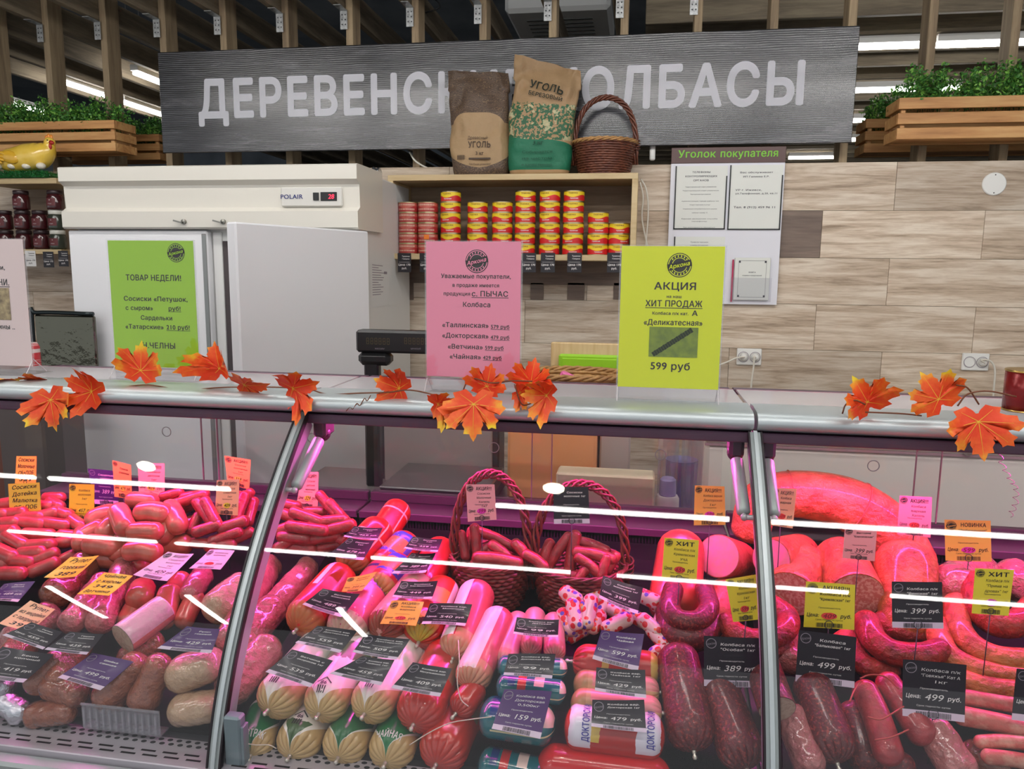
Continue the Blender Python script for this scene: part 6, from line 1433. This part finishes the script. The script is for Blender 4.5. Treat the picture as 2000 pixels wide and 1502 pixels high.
# (centre px at rim, rim radius px, rim y, base y, handle top y)
for i, (cx, ry, by, rp, hy_, lab, rt, its) in enumerate(((958,1088,1172,74,925,'left',.0,[(905,1065,-80,60,9),(917,1062,80,70,10),(930,1062,-84,80,10),(965,1052,-25,92,10),(958,1082,70,60,10),(985,1085,-42,80,11),(1018,1075,-50,52,11),(972,1095,-8,100,13),(940,1085,50,60,10),(995,1068,-20,70,10)]),
        (1130,1100,1178,88,945,'right',.08,[(1068,1078,70,54,11),(1045,1095,-35,60,11),(1090,1078,55,90,11),(1118,1080,80,90,12),(1152,1066,-18,84,11),(1160,1085,-12,90,12),(1150,1105,-40,70,11),(1180,1108,75,54,10),(1110,1128,-5,90,13),(1140,1120,50,50,10),(1195,1100,60,50,10)]))):
    base = onpile(cx, by, .035); Y_ = base.y; w_ = rp*depth(base)/FPX; zr = atY(cx, ry, Y_).z; htop = atY(cx, hy_, Y_).z
    wicker('gift_basket', base, w_, w_*.80, zr-base.z, htop-zr-.0, wick_r, 'reddish wicker basket with arched handle full of thin sausages, %s one of the pair' % lab, group='wicker baskets in the display case', rot=rt, rows=11, seed=i, hw=.0075)
    for k, (x, y, an, ln, r_) in enumerate(its):
        rw = r_*depth(base)/FPX; yc = Y_ + (-.05 if y > 1088 else .02 if y < 1070 else -.02)*(1 if k % 2 else .6)
        (ax, ay), (bx_, by_) = px2(x, y, an, ln-1.7*r_); A, B = atY(ax,ay,yc), atY(bx_,by_,yc+.02*math.sin(math.radians(an)))
        sausage([A,(A+B)/2+Vector((0,0,.004)),B], rw, hotr, 'thin pink-red sausage inside the %s wicker basket, %s from the left' % (lab, ORD[sorted(range(len(its)), key=lambda q_: its[q_][0]).index(k)]), 'sausages inside the %s wicker basket' % lab, seg=14, capf=.9)
# ---- right of the middle section
big([(1318,1180),(1330,1075)],52,46,skin('casing_salmon',(212,84,68),(192,64,54),.3,40,.001,.4),'large salmon-pink sausage behind the yellow ХИТ card',hs=(-.01,.03),e0='round',e1='round')
def cutbig(face, body, rf, rb, mat, cm, label, hs, group=None):
    """a sausage whose cut face looks at the viewer"""
    P0 = pt(*face, hauto(face[1])+hs[0], rf); P1 = pt(*body, hauto(body[1])+hs[1], rb); r0 = rf*depth(P0)/FPX; r1 = rb*depth(P1)/FPX
    if P1.y < P0.y+.08: P1 = atY(body[0], body[1], P0.y+.12)
    return sausage([P0,P1],[r0,r1],mat,label,group,'cut','round',cut=cm,seg=32,capf=.7)
cutbig((1403,1086),(1440,1095),42,40,hamm,ctp,'cut boiled sausage with smooth bright pink face, left of the second divider',(.05,.04))
cutbig((1506,1092),(1560,1085),40,44,smoked,ctp,'cut boiled sausage with smooth bright pink face, right of the second divider',(.05,.04))
cutbig((1545,1160),(1572,1105),50,46,smoked,cts,'cut smoked ham sausage with mottled pale face behind the yellow 409 card',(.01,.01))
cutbig((1672,1165),(1640,1095),54,50,smoked,cts,'cut smoked sausage with mottled pink face between the yellow and black cards',(.03,.02))
big([(1420,1160),(1400,1200)],34,32,hamm,'pink-brown sausage behind the yellow 599 card at the second divider',hs=(-.02,-.03))
U1 = [(1315,1152),(1308,1185),(1325,1210),(1364,1212),(1385,1186),(1376,1150)]
big(U1,20,19,smoked_d,'dark speckled salami bent into a U, upper of the two',hs=(.05,.05),name='salami_ring')
big([(1305,1195),(1310,1228),(1335,1246),(1370,1244),(1392,1215)],25,24,smoked_d,'dark speckled salami bent into a U, lower of the two',hs=(.02,.02),name='salami_ring')
big([(1348,1425),(1325,1290)],48,40,smoked_d,'big dark speckled salami standing at the left of the 389 card',hs=(.01,.03),name='salami',e0='pleat')
big([(1445,1462),(1405,1345)],46,38,smoked_d,'big dark salami below the 389 card, wrapped end with clip',hs=(.01,.02),name='salami',e0='pleat')
cutbig((1518,1385),(1485,1290),37,34,smoked_d,ctw,'cut salami with pale face, behind the second divider',(.07,.05))
big([(1418,1215),(1440,1238),(1480,1250),(1530,1235),(1538,1205),(1500,1178)],20,22,ringm,'red sausage ring lying behind the second divider',hs=(.03,.03),name='sausage_ring')
big([(1430,1260),(1480,1272),(1535,1262)],20,20,ringm,'lower red sausage behind the 389 card',hs=(.0,.0),name='sausage_ring')
# ---- right section
horse = [(1470,1030),(1474,985),(1510,955),(1570,945),(1630,958),(1690,990),(1735,1035),(1758,1075)]
Yh = 1.98
P_ = [atY(x,y,Yh+.03) for x,y in [(1466,1034),(1482,985),(1525,966),(1590,968),(1655,984),(1705,1014),(1742,1055),(1764,1100)]]
rr = [30,56]; o = sausage(P_, [.050,.080], skin('smoked_pale',(240,156,96),(196,104,60),.4,70,.004,.25,22), 'huge smoked orange sausage bent in a horseshoe over the rear ledge at the right', None, seg=36, name='sausage_ring', capf=.7)
q = MB()
pth = catmull(P_,7); fr = frames(pth)
for i in (16,30,41):
    t_, a_, b_ = fr[i]; rw = .050+.030*i/(len(pth)-1)+.001; q.tube([pth[i]+(a_*math.cos(2*PI*k/28)+b_*math.sin(2*PI*k/28))*rw for k in range(29)], .0018, 5, caps=False)
q.build('twine', M('twine_tan',(196,120,80),.6), parent=o, smooth=True)
o = big([(1772,1215),(1768,1105)],52,58,smoked,'thick smoked sausage end hanging behind the black 399 card',hs=(.0,.045),name='sausage')
big([(1868,1150),(1905,1120)],50,44,bagp,'wrapped mauve-pink ham behind the yellow ХИТ card at the right edge',hs=(.02,.0),crink=.05,name='ham',cat='meat')
big([(1975,1130),(2020,1150)],40,40,bagp,'wrapped purple-lit packet at the right edge',hs=(-.01,-.01),crink=.08,name='smoked_meat',cat='meat')
for P_, r_, mt, hh, lab in (([(1905,1140),(1912,1185),(1945,1215),(1990,1215),(2025,1180)],27,ringm,.05,'upper ring at the right edge, under the yellow ХИТ card'),([(1868,1180),(1872,1225),(1900,1262),(1950,1285),(2030,1290)],24,smoked,.03,'second ring down at the right'),
        ([(1828,1220),(1845,1270),(1885,1300),(1950,1318),(2030,1325)],23,smoked,.02,'third ring down, right of the black 399 card'),([(1692,1215),(1708,1250),(1745,1275),(1800,1280),(1835,1270)],25,ringm,.03,'ring under the black 399 card'),
        ([(1722,1212),(1760,1235),(1815,1240)],20,ringm,.0,'inner bend behind the black 399 card'),([(1680,1230),(1668,1262),(1690,1300),(1740,1310)],22,ringm,-.01,'bend between the 499 cards'),([(1880,1330),(1940,1345),(2030,1352)],22,smoked,.02,'straight end below the rings at the right edge')):
    big(P_,r_,r_*.95,mt,'smoked red-brown sausage, %s' % lab,hs=(hh,hh),name='sausage_ring')
salp = skin('salami_pale',(188,96,84),(206,150,130),.45,70,.001,.15,40,.45,.65)
for i, (P_, r_) in enumerate((([(1885,1362),(1950,1372),(2030,1385)],16),([(1880,1398),(1950,1412),(2030,1430)],19),([(1915,1450),(1960,1448),(2030,1455)],14),([(1930,1478),(1970,1482),(2030,1492)],15))):
    big(P_,r_,r_,salp,'pale pink dry salami stick at the right edge, %s of the four from the top' % ('first','second','third','lowest')[i],'pale salami sticks',hs=(.02,.02),name='salami_stick')
for P_, lab in (([(1735,1470),(1712,1400),(1690,1350)],'left'),([(1800,1430),(1765,1380),(1735,1335)],'right')):
    big(P_,29,25,hotr,'red smoked sausage of a string-tied pair left of the lower 499 card, %s one' % lab,'string-tied sausage pair',hs=(.03,.03),name='smoked_sausage')
q = MB(); 
for pxs in (((1680,1325),(1700,1318),(1730,1322),(1755,1345)),((1695,1400),(1720,1405),(1745,1392),(1765,1380)),((1708,1445),(1740,1440),(1775,1425)),((1682,1330),(1668,1350),(1660,1370))): q.tube(catmull([onpile(x,y,.185 if y < 1420 else .16,.02) for x,y in pxs],6),.0016,5)
tag(q.build('twine_net', M('twine_red',(176,70,60),.6), smooth=True), 'reddish twine tied across the pair of smoked sausages', 'string')
big([(1622,1450),(1588,1345)],46,38,smoked_d,'dark red salami with pleated dark end and clip, below the upper 499 card',hs=(.02,.03),name='salami',e0='pleat')
big([(1690,1480),(1668,1395)],34,30,smoked_d,'dark red sausage between the clip-ended salami and the tied pair',hs=(-.02,-.01),name='salami')
big([(1580,1490),(1545,1400)],34,30,bagp,'pink wrapped sausage at the bottom, right of the second divider',hs=(.01,.02),crink=.08,name='wrapped_sausage')
big([(1870,1500),(1825,1430)],38,34,bagp,'pink wrapped sausage at the bottom, under the lower 499 card',hs=(.01,.02),crink=.08,name='wrapped_sausage')
big([(1760,1500),(1730,1480)],30,30,smoked_d,'dark sausage end at the bottom edge right of the salami',hs=(-.01,-.01),name='salami')
big([(1950,1500),(1900,1470)],26,26,bagm,'dark wrapped piece at the bottom right corner',hs=(-.02,-.02),crink=.1,name='smoked_meat',cat='meat')
big([(1545,1290),(1530,1240)],30,28,bagp,'wrapped piece behind the upper 499 card',hs=(-.02,-.02),crink=.1,name='wrapped_sausage')
big([(1625,1280),(1680,1240)],30,28,hamm,'pink ham piece behind the upper 499 card',hs=(-.02,-.02),name='ham',cat='meat')
big([(1440,1300),(1430,1260)],30,28,hamm,'pink piece behind the 389 card',hs=(-.02,-.02),name='ham',cat='meat')

# ================================================================== PRICE CARDS
CC = {'k':(28,21,32),'y':(240,218,50),'o':(255,190,84),'p':(255,166,176),'e':(255,196,150),'l':(240,214,236),'v':(74,30,104),'Y':(250,216,66)}  # v: black card with the pink lamp's glare put into its colour
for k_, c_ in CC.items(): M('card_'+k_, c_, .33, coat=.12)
strip_m = M('card_strip',(226,206,226),.5); hl_r = M('marker_red',(238,70,60),.6); hl_p = M('marker_pink',(236,40,190),.6); hl_y = M('marker_yellow',(240,236,60),.6); pin_m = M('pin_grey',(60,54,64),.4)
CN = {'k':'black','y':'yellow','o':'orange','p':'pink','e':'peach','l':'pale pink','v':'purple','Y':'yellow handwritten'}
def price_card(corn, kind, col, title, price, where, head=None, depthY=None, h=None, hl=None, hand=None, seed=0):
    rd = random.Random(seed+int(corn[0][0])); cx = sum(c[0] for c in corn)/4; cy = sum(c[1] for c in corn)/4
    if kind == 's':      # standing card
        if depthY is None:
            an = onpile((corn[2][0]+corn[3][0])/2, (corn[2][1]+corn[3][1])/2, (hauto(cy) if h is None else h)+.03, .03); depthY = an.y
        n_ = Vector((0,-1,.12)).normalized(); an = atY((corn[2][0]+corn[3][0])/2, (corn[2][1]+corn[3][1])/2, depthY)
    else:
        n_ = Vector((0,-.60,.80)) if cy < 1230 else Vector((0,-.74,.67)); an = onpile(cx, cy, (hauto(cy)+(.062 if cy < 1230 else .095) if h is None else h), .055 if cy < 1230 else .022)
    P_ = []
    for c in corn:
        d = ray(*c); P_.append(EYE+d*((an-EYE).dot(n_)/d.dot(n_)))
    TL, TR_, BR, BL = P_; ex = ((TR_-TL)+(BR-BL))/2; ey = ((TL-BL)+(TR_-BR))/2; W_ = ex.length; H_ = ey.length; R = H_/W_
    nn = ex.cross(ey).normalized()
    if nn.dot(EYE-an) < 0: nn = -nn
    curl = .05*W_ if kind == 'l' else .015*W_; cs = rd.uniform(-1,1)
    def f0(x, y):      # x 0..1, y 0..R, plus gentle curl
        v = y/R; p = BL*(1-x)*(1-v)+BR*x*(1-v)+TR_*x*v+TL*(1-x)*v
        return p+nn*curl*((x-.5)**2*4*(1 if cs > -.3 else -.6) + .4*(v-.5)**2*4)
    fn = lambda x, y: f0(x, y)+nn*.0006
    word = CN[col]+' price card'
    c0 = f0(.5, 0); t = thing('price_card', c0, '%s marked %s, %s' % (word, price, where), 'price card', 'price cards in the counter')
    q = MB(); NX, NY = 6, 3; dark = col in 'kv'; cut_ = .13 if dark else 0
    def grid(q, v0, v1):
        vs = [f0(i/NX, R*(v0+(v1-v0)*j/NY)) for j in range(NY+1) for i in range(NX+1)]; vs += [p-nn*.0008 for p in vs]; M_ = (NX+1)*(NY+1)
        fs = [(j*(NX+1)+i, j*(NX+1)+i+1, (j+1)*(NX+1)+i+1, (j+1)*(NX+1)+i) for j in range(NY) for i in range(NX)]
        fs = fs+[tuple(M_+k_ for k_ in f_[::-1]) for f_ in fs]; q.add(vs, fs)
    grid(q, cut_, 1); q.build('card', MC['card_'+col], parent=t, smooth=True, auto=.8)
    if dark: q = MB(); grid(q, 0, cut_); q.build('white_strip', strip_m, parent=t, smooth=True, auto=.8)
    ink = WHT if dark else INK; q = MB()
    if hand:
        n = len(hand)
        for i, s_ in enumerate(hand): layout(q, s_, .5, R*(1-(i+.82)/n*.95), R*.55/n, fn, bold=1, shear=.25, fit=(1,.50+.38*min(1,len(s_)/9)), ang=rd.uniform(-.05,.05))
        q.build('handwriting', INK, parent=t)
    else:
        lq = MB(); yb = R*cut_; X = R-yb; Y_ = lambda v: yb+X*v
        if head: layout(q, head, .62, Y_(.84), X*.095, fn, bold=1, fit=(1,.56))
        words = title.split('|'); y0 = .72 if head else .80
        for i, s_ in enumerate(words): layout(q, s_, .60, Y_(y0-.115*i), X*.060, fn, bold=0 if len(words) > 2 else 1, shear=.12, fit=(1,min(.62,.058*len(s_)+.05)))
        layout(q, 'Производитель', .5, Y_(.43), X*.033, fn, shear=.1, fit=(1,.45)); layout(q, 'Цена:', .17, Y_(.24), X*.085, fn, bold=1, shear=.15, fit=(1,.25)); layout(q, 'руб.', .83, Y_(.24), X*.085, fn, bold=1, shear=.15, fit=(1,.22))
        if price and not hl: layout(q, price, .50, Y_(.215), X*.135, fn, bold=0, shear=.3, fit=(1,.30))
        layout(q, 'Срок годности: суток', .5, Y_(.08 if dark else .17), X*.033, fn, fit=(1,.55)); q.build('lettering', ink, parent=t)
        if hl:
            q2 = MB(); f2 = lambda x, y: fn(x, y)+nn*.0002; q2.add([f2(.34+.16*(1+1*math.cos(a))*1.0, Y_(.27)+X*.075*math.sin(a)+rd.uniform(-.006,.006)) for a in [2*PI*k/14 for k in range(14)]], [list(range(14))]); q2.build('highlighter', {'r':hl_r,'p':hl_p,'y':hl_y}[hl], parent=t)
            q3 = MB(); layout(q3, price or '459', .50, Y_(.225), X*.10, lambda x, y: fn(x, y)+nn*.0005, bold=1, shear=.3, fit=(1,.26)); q3.build('handwritten_price', M('pen_maroon',(150,20,40),.6) if hl != 'y' else INK, parent=t)
        q = MB(); bx_ = .22 if dark else .25; y1, y2 = (.012*R, .11*R) if dark else (.02*R, .115*R)
        while bx_ < (.78 if dark else .76):
            w_ = rd.choice((.006,.009,.014)); quad(q, fn, bx_, y1, bx_+w_, y2); bx_ += w_+rd.choice((.006,.010))
        q.build('barcode', INK, parent=t, kind='stuff')
        dq, lq = MB(), MB()
        if dark:
            disc(lq, fn, .13, R-.13, .095, r0=.082); layout(lq,'Аркона',.13,R-.155,.045,fn,shear=.3,fit=(1,.16),ang=.2); lq.build('logo', GREYP, parent=t)
        else:
            logo(dq, lq, fn, .14, R-.14, .115, nn*.0002); lg = dq.build('logo', INK, parent=t); lq.build('logo_lines', MC['card_'+col], parent=lg)
    if kind == 's':
        q = MB(); b0 = f0(.5, R*.10)+nn*.001; zz = max(deckz(b0.y)+.03, b0.z-.16); q.tube([f0(.5,R*.02)-nn*.001, Vector((b0.x,b0.y+.004,zz))], .0011, 5)
        ce = f0(.5, R*.08)+nn*.0012; rr_ = W_*.085; q.tube([ce+(ex.normalized()*math.cos(2*PI*k/14)+ey.normalized()*math.sin(2*PI*k/14))*rr_ for k in range(15)], .0007, 4, caps=False)
        q.build('pin', pin_m, parent=t, smooth=True)
    return t
C = price_card
# left section
C(((32,891),(71,891),(70,945),(29,944)),'s','Y','молочные сосиски','359','highest at the far left',depthY=1.96,hand=['Сосиски','Молочные','СБ+ПОБ','359'])
C(((17,945),(78,942),(82,1012),(20,1014)),'s','Y','сосиски малютка','359','below another one at the far left',depthY=1.80,hand=['Сосиски','Дотейка','Малютка','СБ+ПОБ','359'])
C(((136,945),(185,946),(184,1017),(135,1015)),'s','y','Колбаса|молочная|1кг','457','left of the thick sausages',depthY=1.82,hl='y')
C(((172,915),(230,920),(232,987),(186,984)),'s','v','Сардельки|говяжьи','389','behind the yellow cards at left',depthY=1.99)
C(((220,899),(256,908),(258,975),(224,970)),'s','o','Сосиски|сливочные','479','leaning in front of the purple card',depthY=1.94,hl='y')
C(((269,905),(321,905),(321,974),(271,967)),'s','e','Колбаски|детские|1кг','409','above the thick pink sausages','АКЦИЯ!!!',depthY=1.95,hl='y')
C(((439,890),(490,898),(487,956),(445,945)),'s','o','Сосиски|охотничьи|1кг','319','at the top left of the first divider','АКЦИЯ!!!',depthY=1.95,hl='y')
C(((424,938),(468,936),(465,1007),(420,1004)),'s','e','Сосиски|сливочные|1кг','409','on the thin sausages left of the first divider','АКЦИЯ!!!',depthY=1.80,hl='y')
C(((140,1090),(195,1087),(150,1128),(88,1130)),'l','Y','рулет','389','lying on the orange-brown smoked meat',hand=['Рулет','говяжий','389'])
C(((203,1118),(259,1124),(212,1163),(150,1160)),'l','Y','чайная с жиром','349','lying below the other one in the left section',hand=['Чайная','с жиром','349','Ветчина'])
C(((330,1080),(380,1084),(328,1137),(262,1125)),'l','l','Сардельки|молочные|1кг','409','lying on the thick sausages','АКЦИЯ!!!')
C(((410,1073),(458,1075),(430,1112),(369,1110)),'l','l','Колбаски|куриные','450','lying left of the first divider',hl='r')
C(((8,1140),(68,1135),(34,1175),(-30,1172)),'l','v','Рулет|свиной','489','lying at the left edge, upper one')
C(((62,1175),(110,1192),(60,1235),(0,1220)),'l','e','рулет запечённый','399','handwritten, lying at the far left',hand=['Рулет','из индейки','с паприкой','399'])
C(((65,1217),(125,1236),(87,1270),(8,1242)),'l','k','Рулет|куриный','459','lying under the peach handwritten card')
C(((140,1235),(205,1240),(172,1280),(90,1270)),'l','k','Грудка|куриная','439','lying left of the cut silver roll')
C(((10,1265),(110,1280),(50,1335),(-50,1322)),'l','k','Бекон|копчёный','419','lying in the lower left corner')
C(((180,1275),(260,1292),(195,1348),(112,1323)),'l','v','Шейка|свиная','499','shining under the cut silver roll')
C(((368,1225),(432,1230),(415,1277),(310,1268)),'l','v','Рулет|говяжий','429','lying on the pale beige loaf')
# middle section
C(((590,922),(622,922),(620,994),(578,990)),'s','e','Сосиски|датские|молочные','329','on the thin sausages right of the first divider','АКЦИЯ!!!',depthY=1.92,hl='y')
C(((693,1030),(748,1033),(737,1057),(672,1050)),'l','k','Сервелат|1кг','469','topmost, at the back left of the baskets',h=.235)
C(((683,1052),(732,1058),(710,1096),(640,1087)),'l','k','Сервелат|1кг','679','second from the back left of the baskets',h=.225)
C(((808,1050),(865,1055),(855,1080),(790,1073)),'l','k','Ветчина|1кг','459','lying at the back just left of the first basket',h=.225)
C(((805,1082),(852,1082),(832,1120),(765,1122)),'l','k','Ветчина|1кг','389','lying on the bright red sausage')
C(((680,1130),(737,1118),(708,1155),(668,1157)),'l','o','Колбаса|варёная','399','lying on the lattice sausage')
C(((632,1152),(704,1163),(668,1208),(592,1183)),'l','k','Ветчина|Классика','489','lying on the orange-red sausage')
C(((785,1137),(856,1137),(844,1172),(767,1168)),'l','k','Колбаса|вар.Молочная','449','lying above the orange card')
C(((765,1173),(828,1175),(812,1222),(742,1218)),'l','o','Колбаса|варёная','450','lying on the marbled sausage','АКЦИЯ!!!',hl='r')
C(((840,1178),(922,1180),(908,1222),(823,1218)),'l','k','Колбаса вар.|Молочная','540','lying on the pictorial sausage')
C(((620,1222),(697,1232),(663,1275),(576,1255)),'l','k','Колбаса вар.|Докторская','559','upper left of the front rows')
C(((715,1240),(802,1250),(775,1290),(690,1275)),'l','k','Колбаса вар.|Докторская','509','upper middle of the front rows')
C(((570,1268),(650,1290),(605,1342),(518,1312)),'l','k','Ветчина с|окороком 1кг','539','lying on the leftmost white-labelled sausage')
C(((710,1283),(772,1290),(745,1340),(645,1317)),'l','k','Колбаса вар.|Чайная 1кг','459','lying in the middle of the front rows')
C(((808,1295),(884,1307),(860,1362),(765,1345)),'l','k','Колбаса вар.|Мусульманская','409','lying on the plain red-brown sausage',h=.28)
C(((910,946),(966,946),(970,1015),(914,1019)),'s','p','Сосиски|Молочные|Халяль|1кг','399','in the left basket handle','АКЦИЯ!!!',depthY=1.76,hl='p')
C(((1081,951),(1149,951),(1152,1022),(1082,1023)),'s','k','Сосиски|молочные 1кг','469','hanging in the right basket handle',depthY=1.74)
C(((1178,1127),(1256,1150),(1245,1202),(1170,1170)),'l','k','Сосиски|молочные 1кг','399','tilted on the flower-printed sausages',h=.21)
C(((1010,1208),(1092,1213),(1090,1247),(1003,1240)),'l','k','Колбаса вар.|Детская','99','on the three slim pink sausages')
C(((993,1277),(1085,1277),(1078,1325),(983,1318)),'l','k','Колбаса вар.|Докторская 0,400','99','lying on the rear teal pack')
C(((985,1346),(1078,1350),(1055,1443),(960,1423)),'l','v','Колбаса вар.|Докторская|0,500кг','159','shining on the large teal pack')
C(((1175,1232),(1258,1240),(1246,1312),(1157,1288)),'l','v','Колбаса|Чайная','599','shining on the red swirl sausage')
C(((1165,1305),(1260,1310),(1262,1365),(1162,1350)),'l','k','Колбаса вар.|Чайная 1кг','429','lying on the beige and pink sausage')
C(((1157,1368),(1258,1368),(1262,1432),(1155,1420)),'l','k','Колбаса вар.|Докторская 1кг','479','lying above the cloud-label sausage')
C(((1357,948),(1415,950),(1417,1025),(1355,1026)),'s','o','Колбаса варёная|Докторская|1кг','399','above the cut pink sausage left of the second divider','АКЦИЯ!!!',depthY=1.80,hl='p')
C(((1298,1050),(1365,1055),(1360,1140),(1292,1130)),'s','y','Колбаса п/к|Кремлёвская|УЧА','659','on the salmon-pink sausage','ХИТ',depthY=1.62,hl='r')
C(((1417,1132),(1478,1122),(1482,1210),(1432,1215)),'s','y','Колбаса|Краковская|1кг','599','just left of the second divider','АКЦИЯ!!!',depthY=1.53,hl='r')
C(((1375,1242),(1485,1247),(1484,1343),(1375,1340)),'s','k','Колбаса п/к|"Особая" 1кг','389','left of the second divider, near the front')
# right section
C(((1510,953),(1556,955),(1548,1032),(1500,1025)),'s','e','Колбаса|варёная','509','right of the second divider, on the horseshoe sausage','АКЦИЯ!!!',depthY=1.80,hl='r')
C(((1650,1030),(1713,1030),(1708,1096),(1645,1090)),'s','p','Ветчина|"Классическая"','399','under the horseshoe sausage',depthY=1.72)
C(((1757,968),(1820,971),(1817,1050),(1752,1043)),'s','p','Колбаса|варёная|Халяль','450','on the horseshoe sausage at right','АКЦИЯ!!!',depthY=1.84,hl='r')
C(((1845,1015),(1935,1017),(1937,1097),(1847,1095)),'s','o','"Любительская"|варёная 1кг','599','in front of the rear ledge at right','НОВИНКА',depthY=1.80,hl='p')
C(((1574,1135),(1670,1142),(1668,1230),(1569,1224)),'s','y','Колбаса п/к|"Кремлёвская" 1кг','409','over the mottled cut sausages','АКЦИЯ!!!',depthY=1.56,hl='r')
C(((1742,1136),(1840,1137),(1843,1228),(1743,1226)),'s','k','Колбаса п/к|"Венская" 1кг','399','on the thick smoked sausage end',depthY=1.55)
C(((1905,1110),(1981,1113),(1970,1203),(1898,1198)),'s','y','Колбаса п/к|"Прима на|дровах" 1кг','579','above the smoked rings','ХИТ',depthY=1.55,hl='p')
C(((1560,1230),(1672,1244),(1668,1343),(1553,1330)),'s','k','Колбаса|"Балыковая" 1кг','499','right of the second divider, near the front')
C(((1763,1287),(1887,1298),(1883,1410),(1762,1397)),'s','k','Колбаса п/к|"Говяжья" Кат А|1кг','499','nearest and largest, at the lower right')
C(((1985,1305),(2090,1318),(2090,1420),(1975,1405)),'s','k','Колбаса|1кг','459','cut off by the right edge')
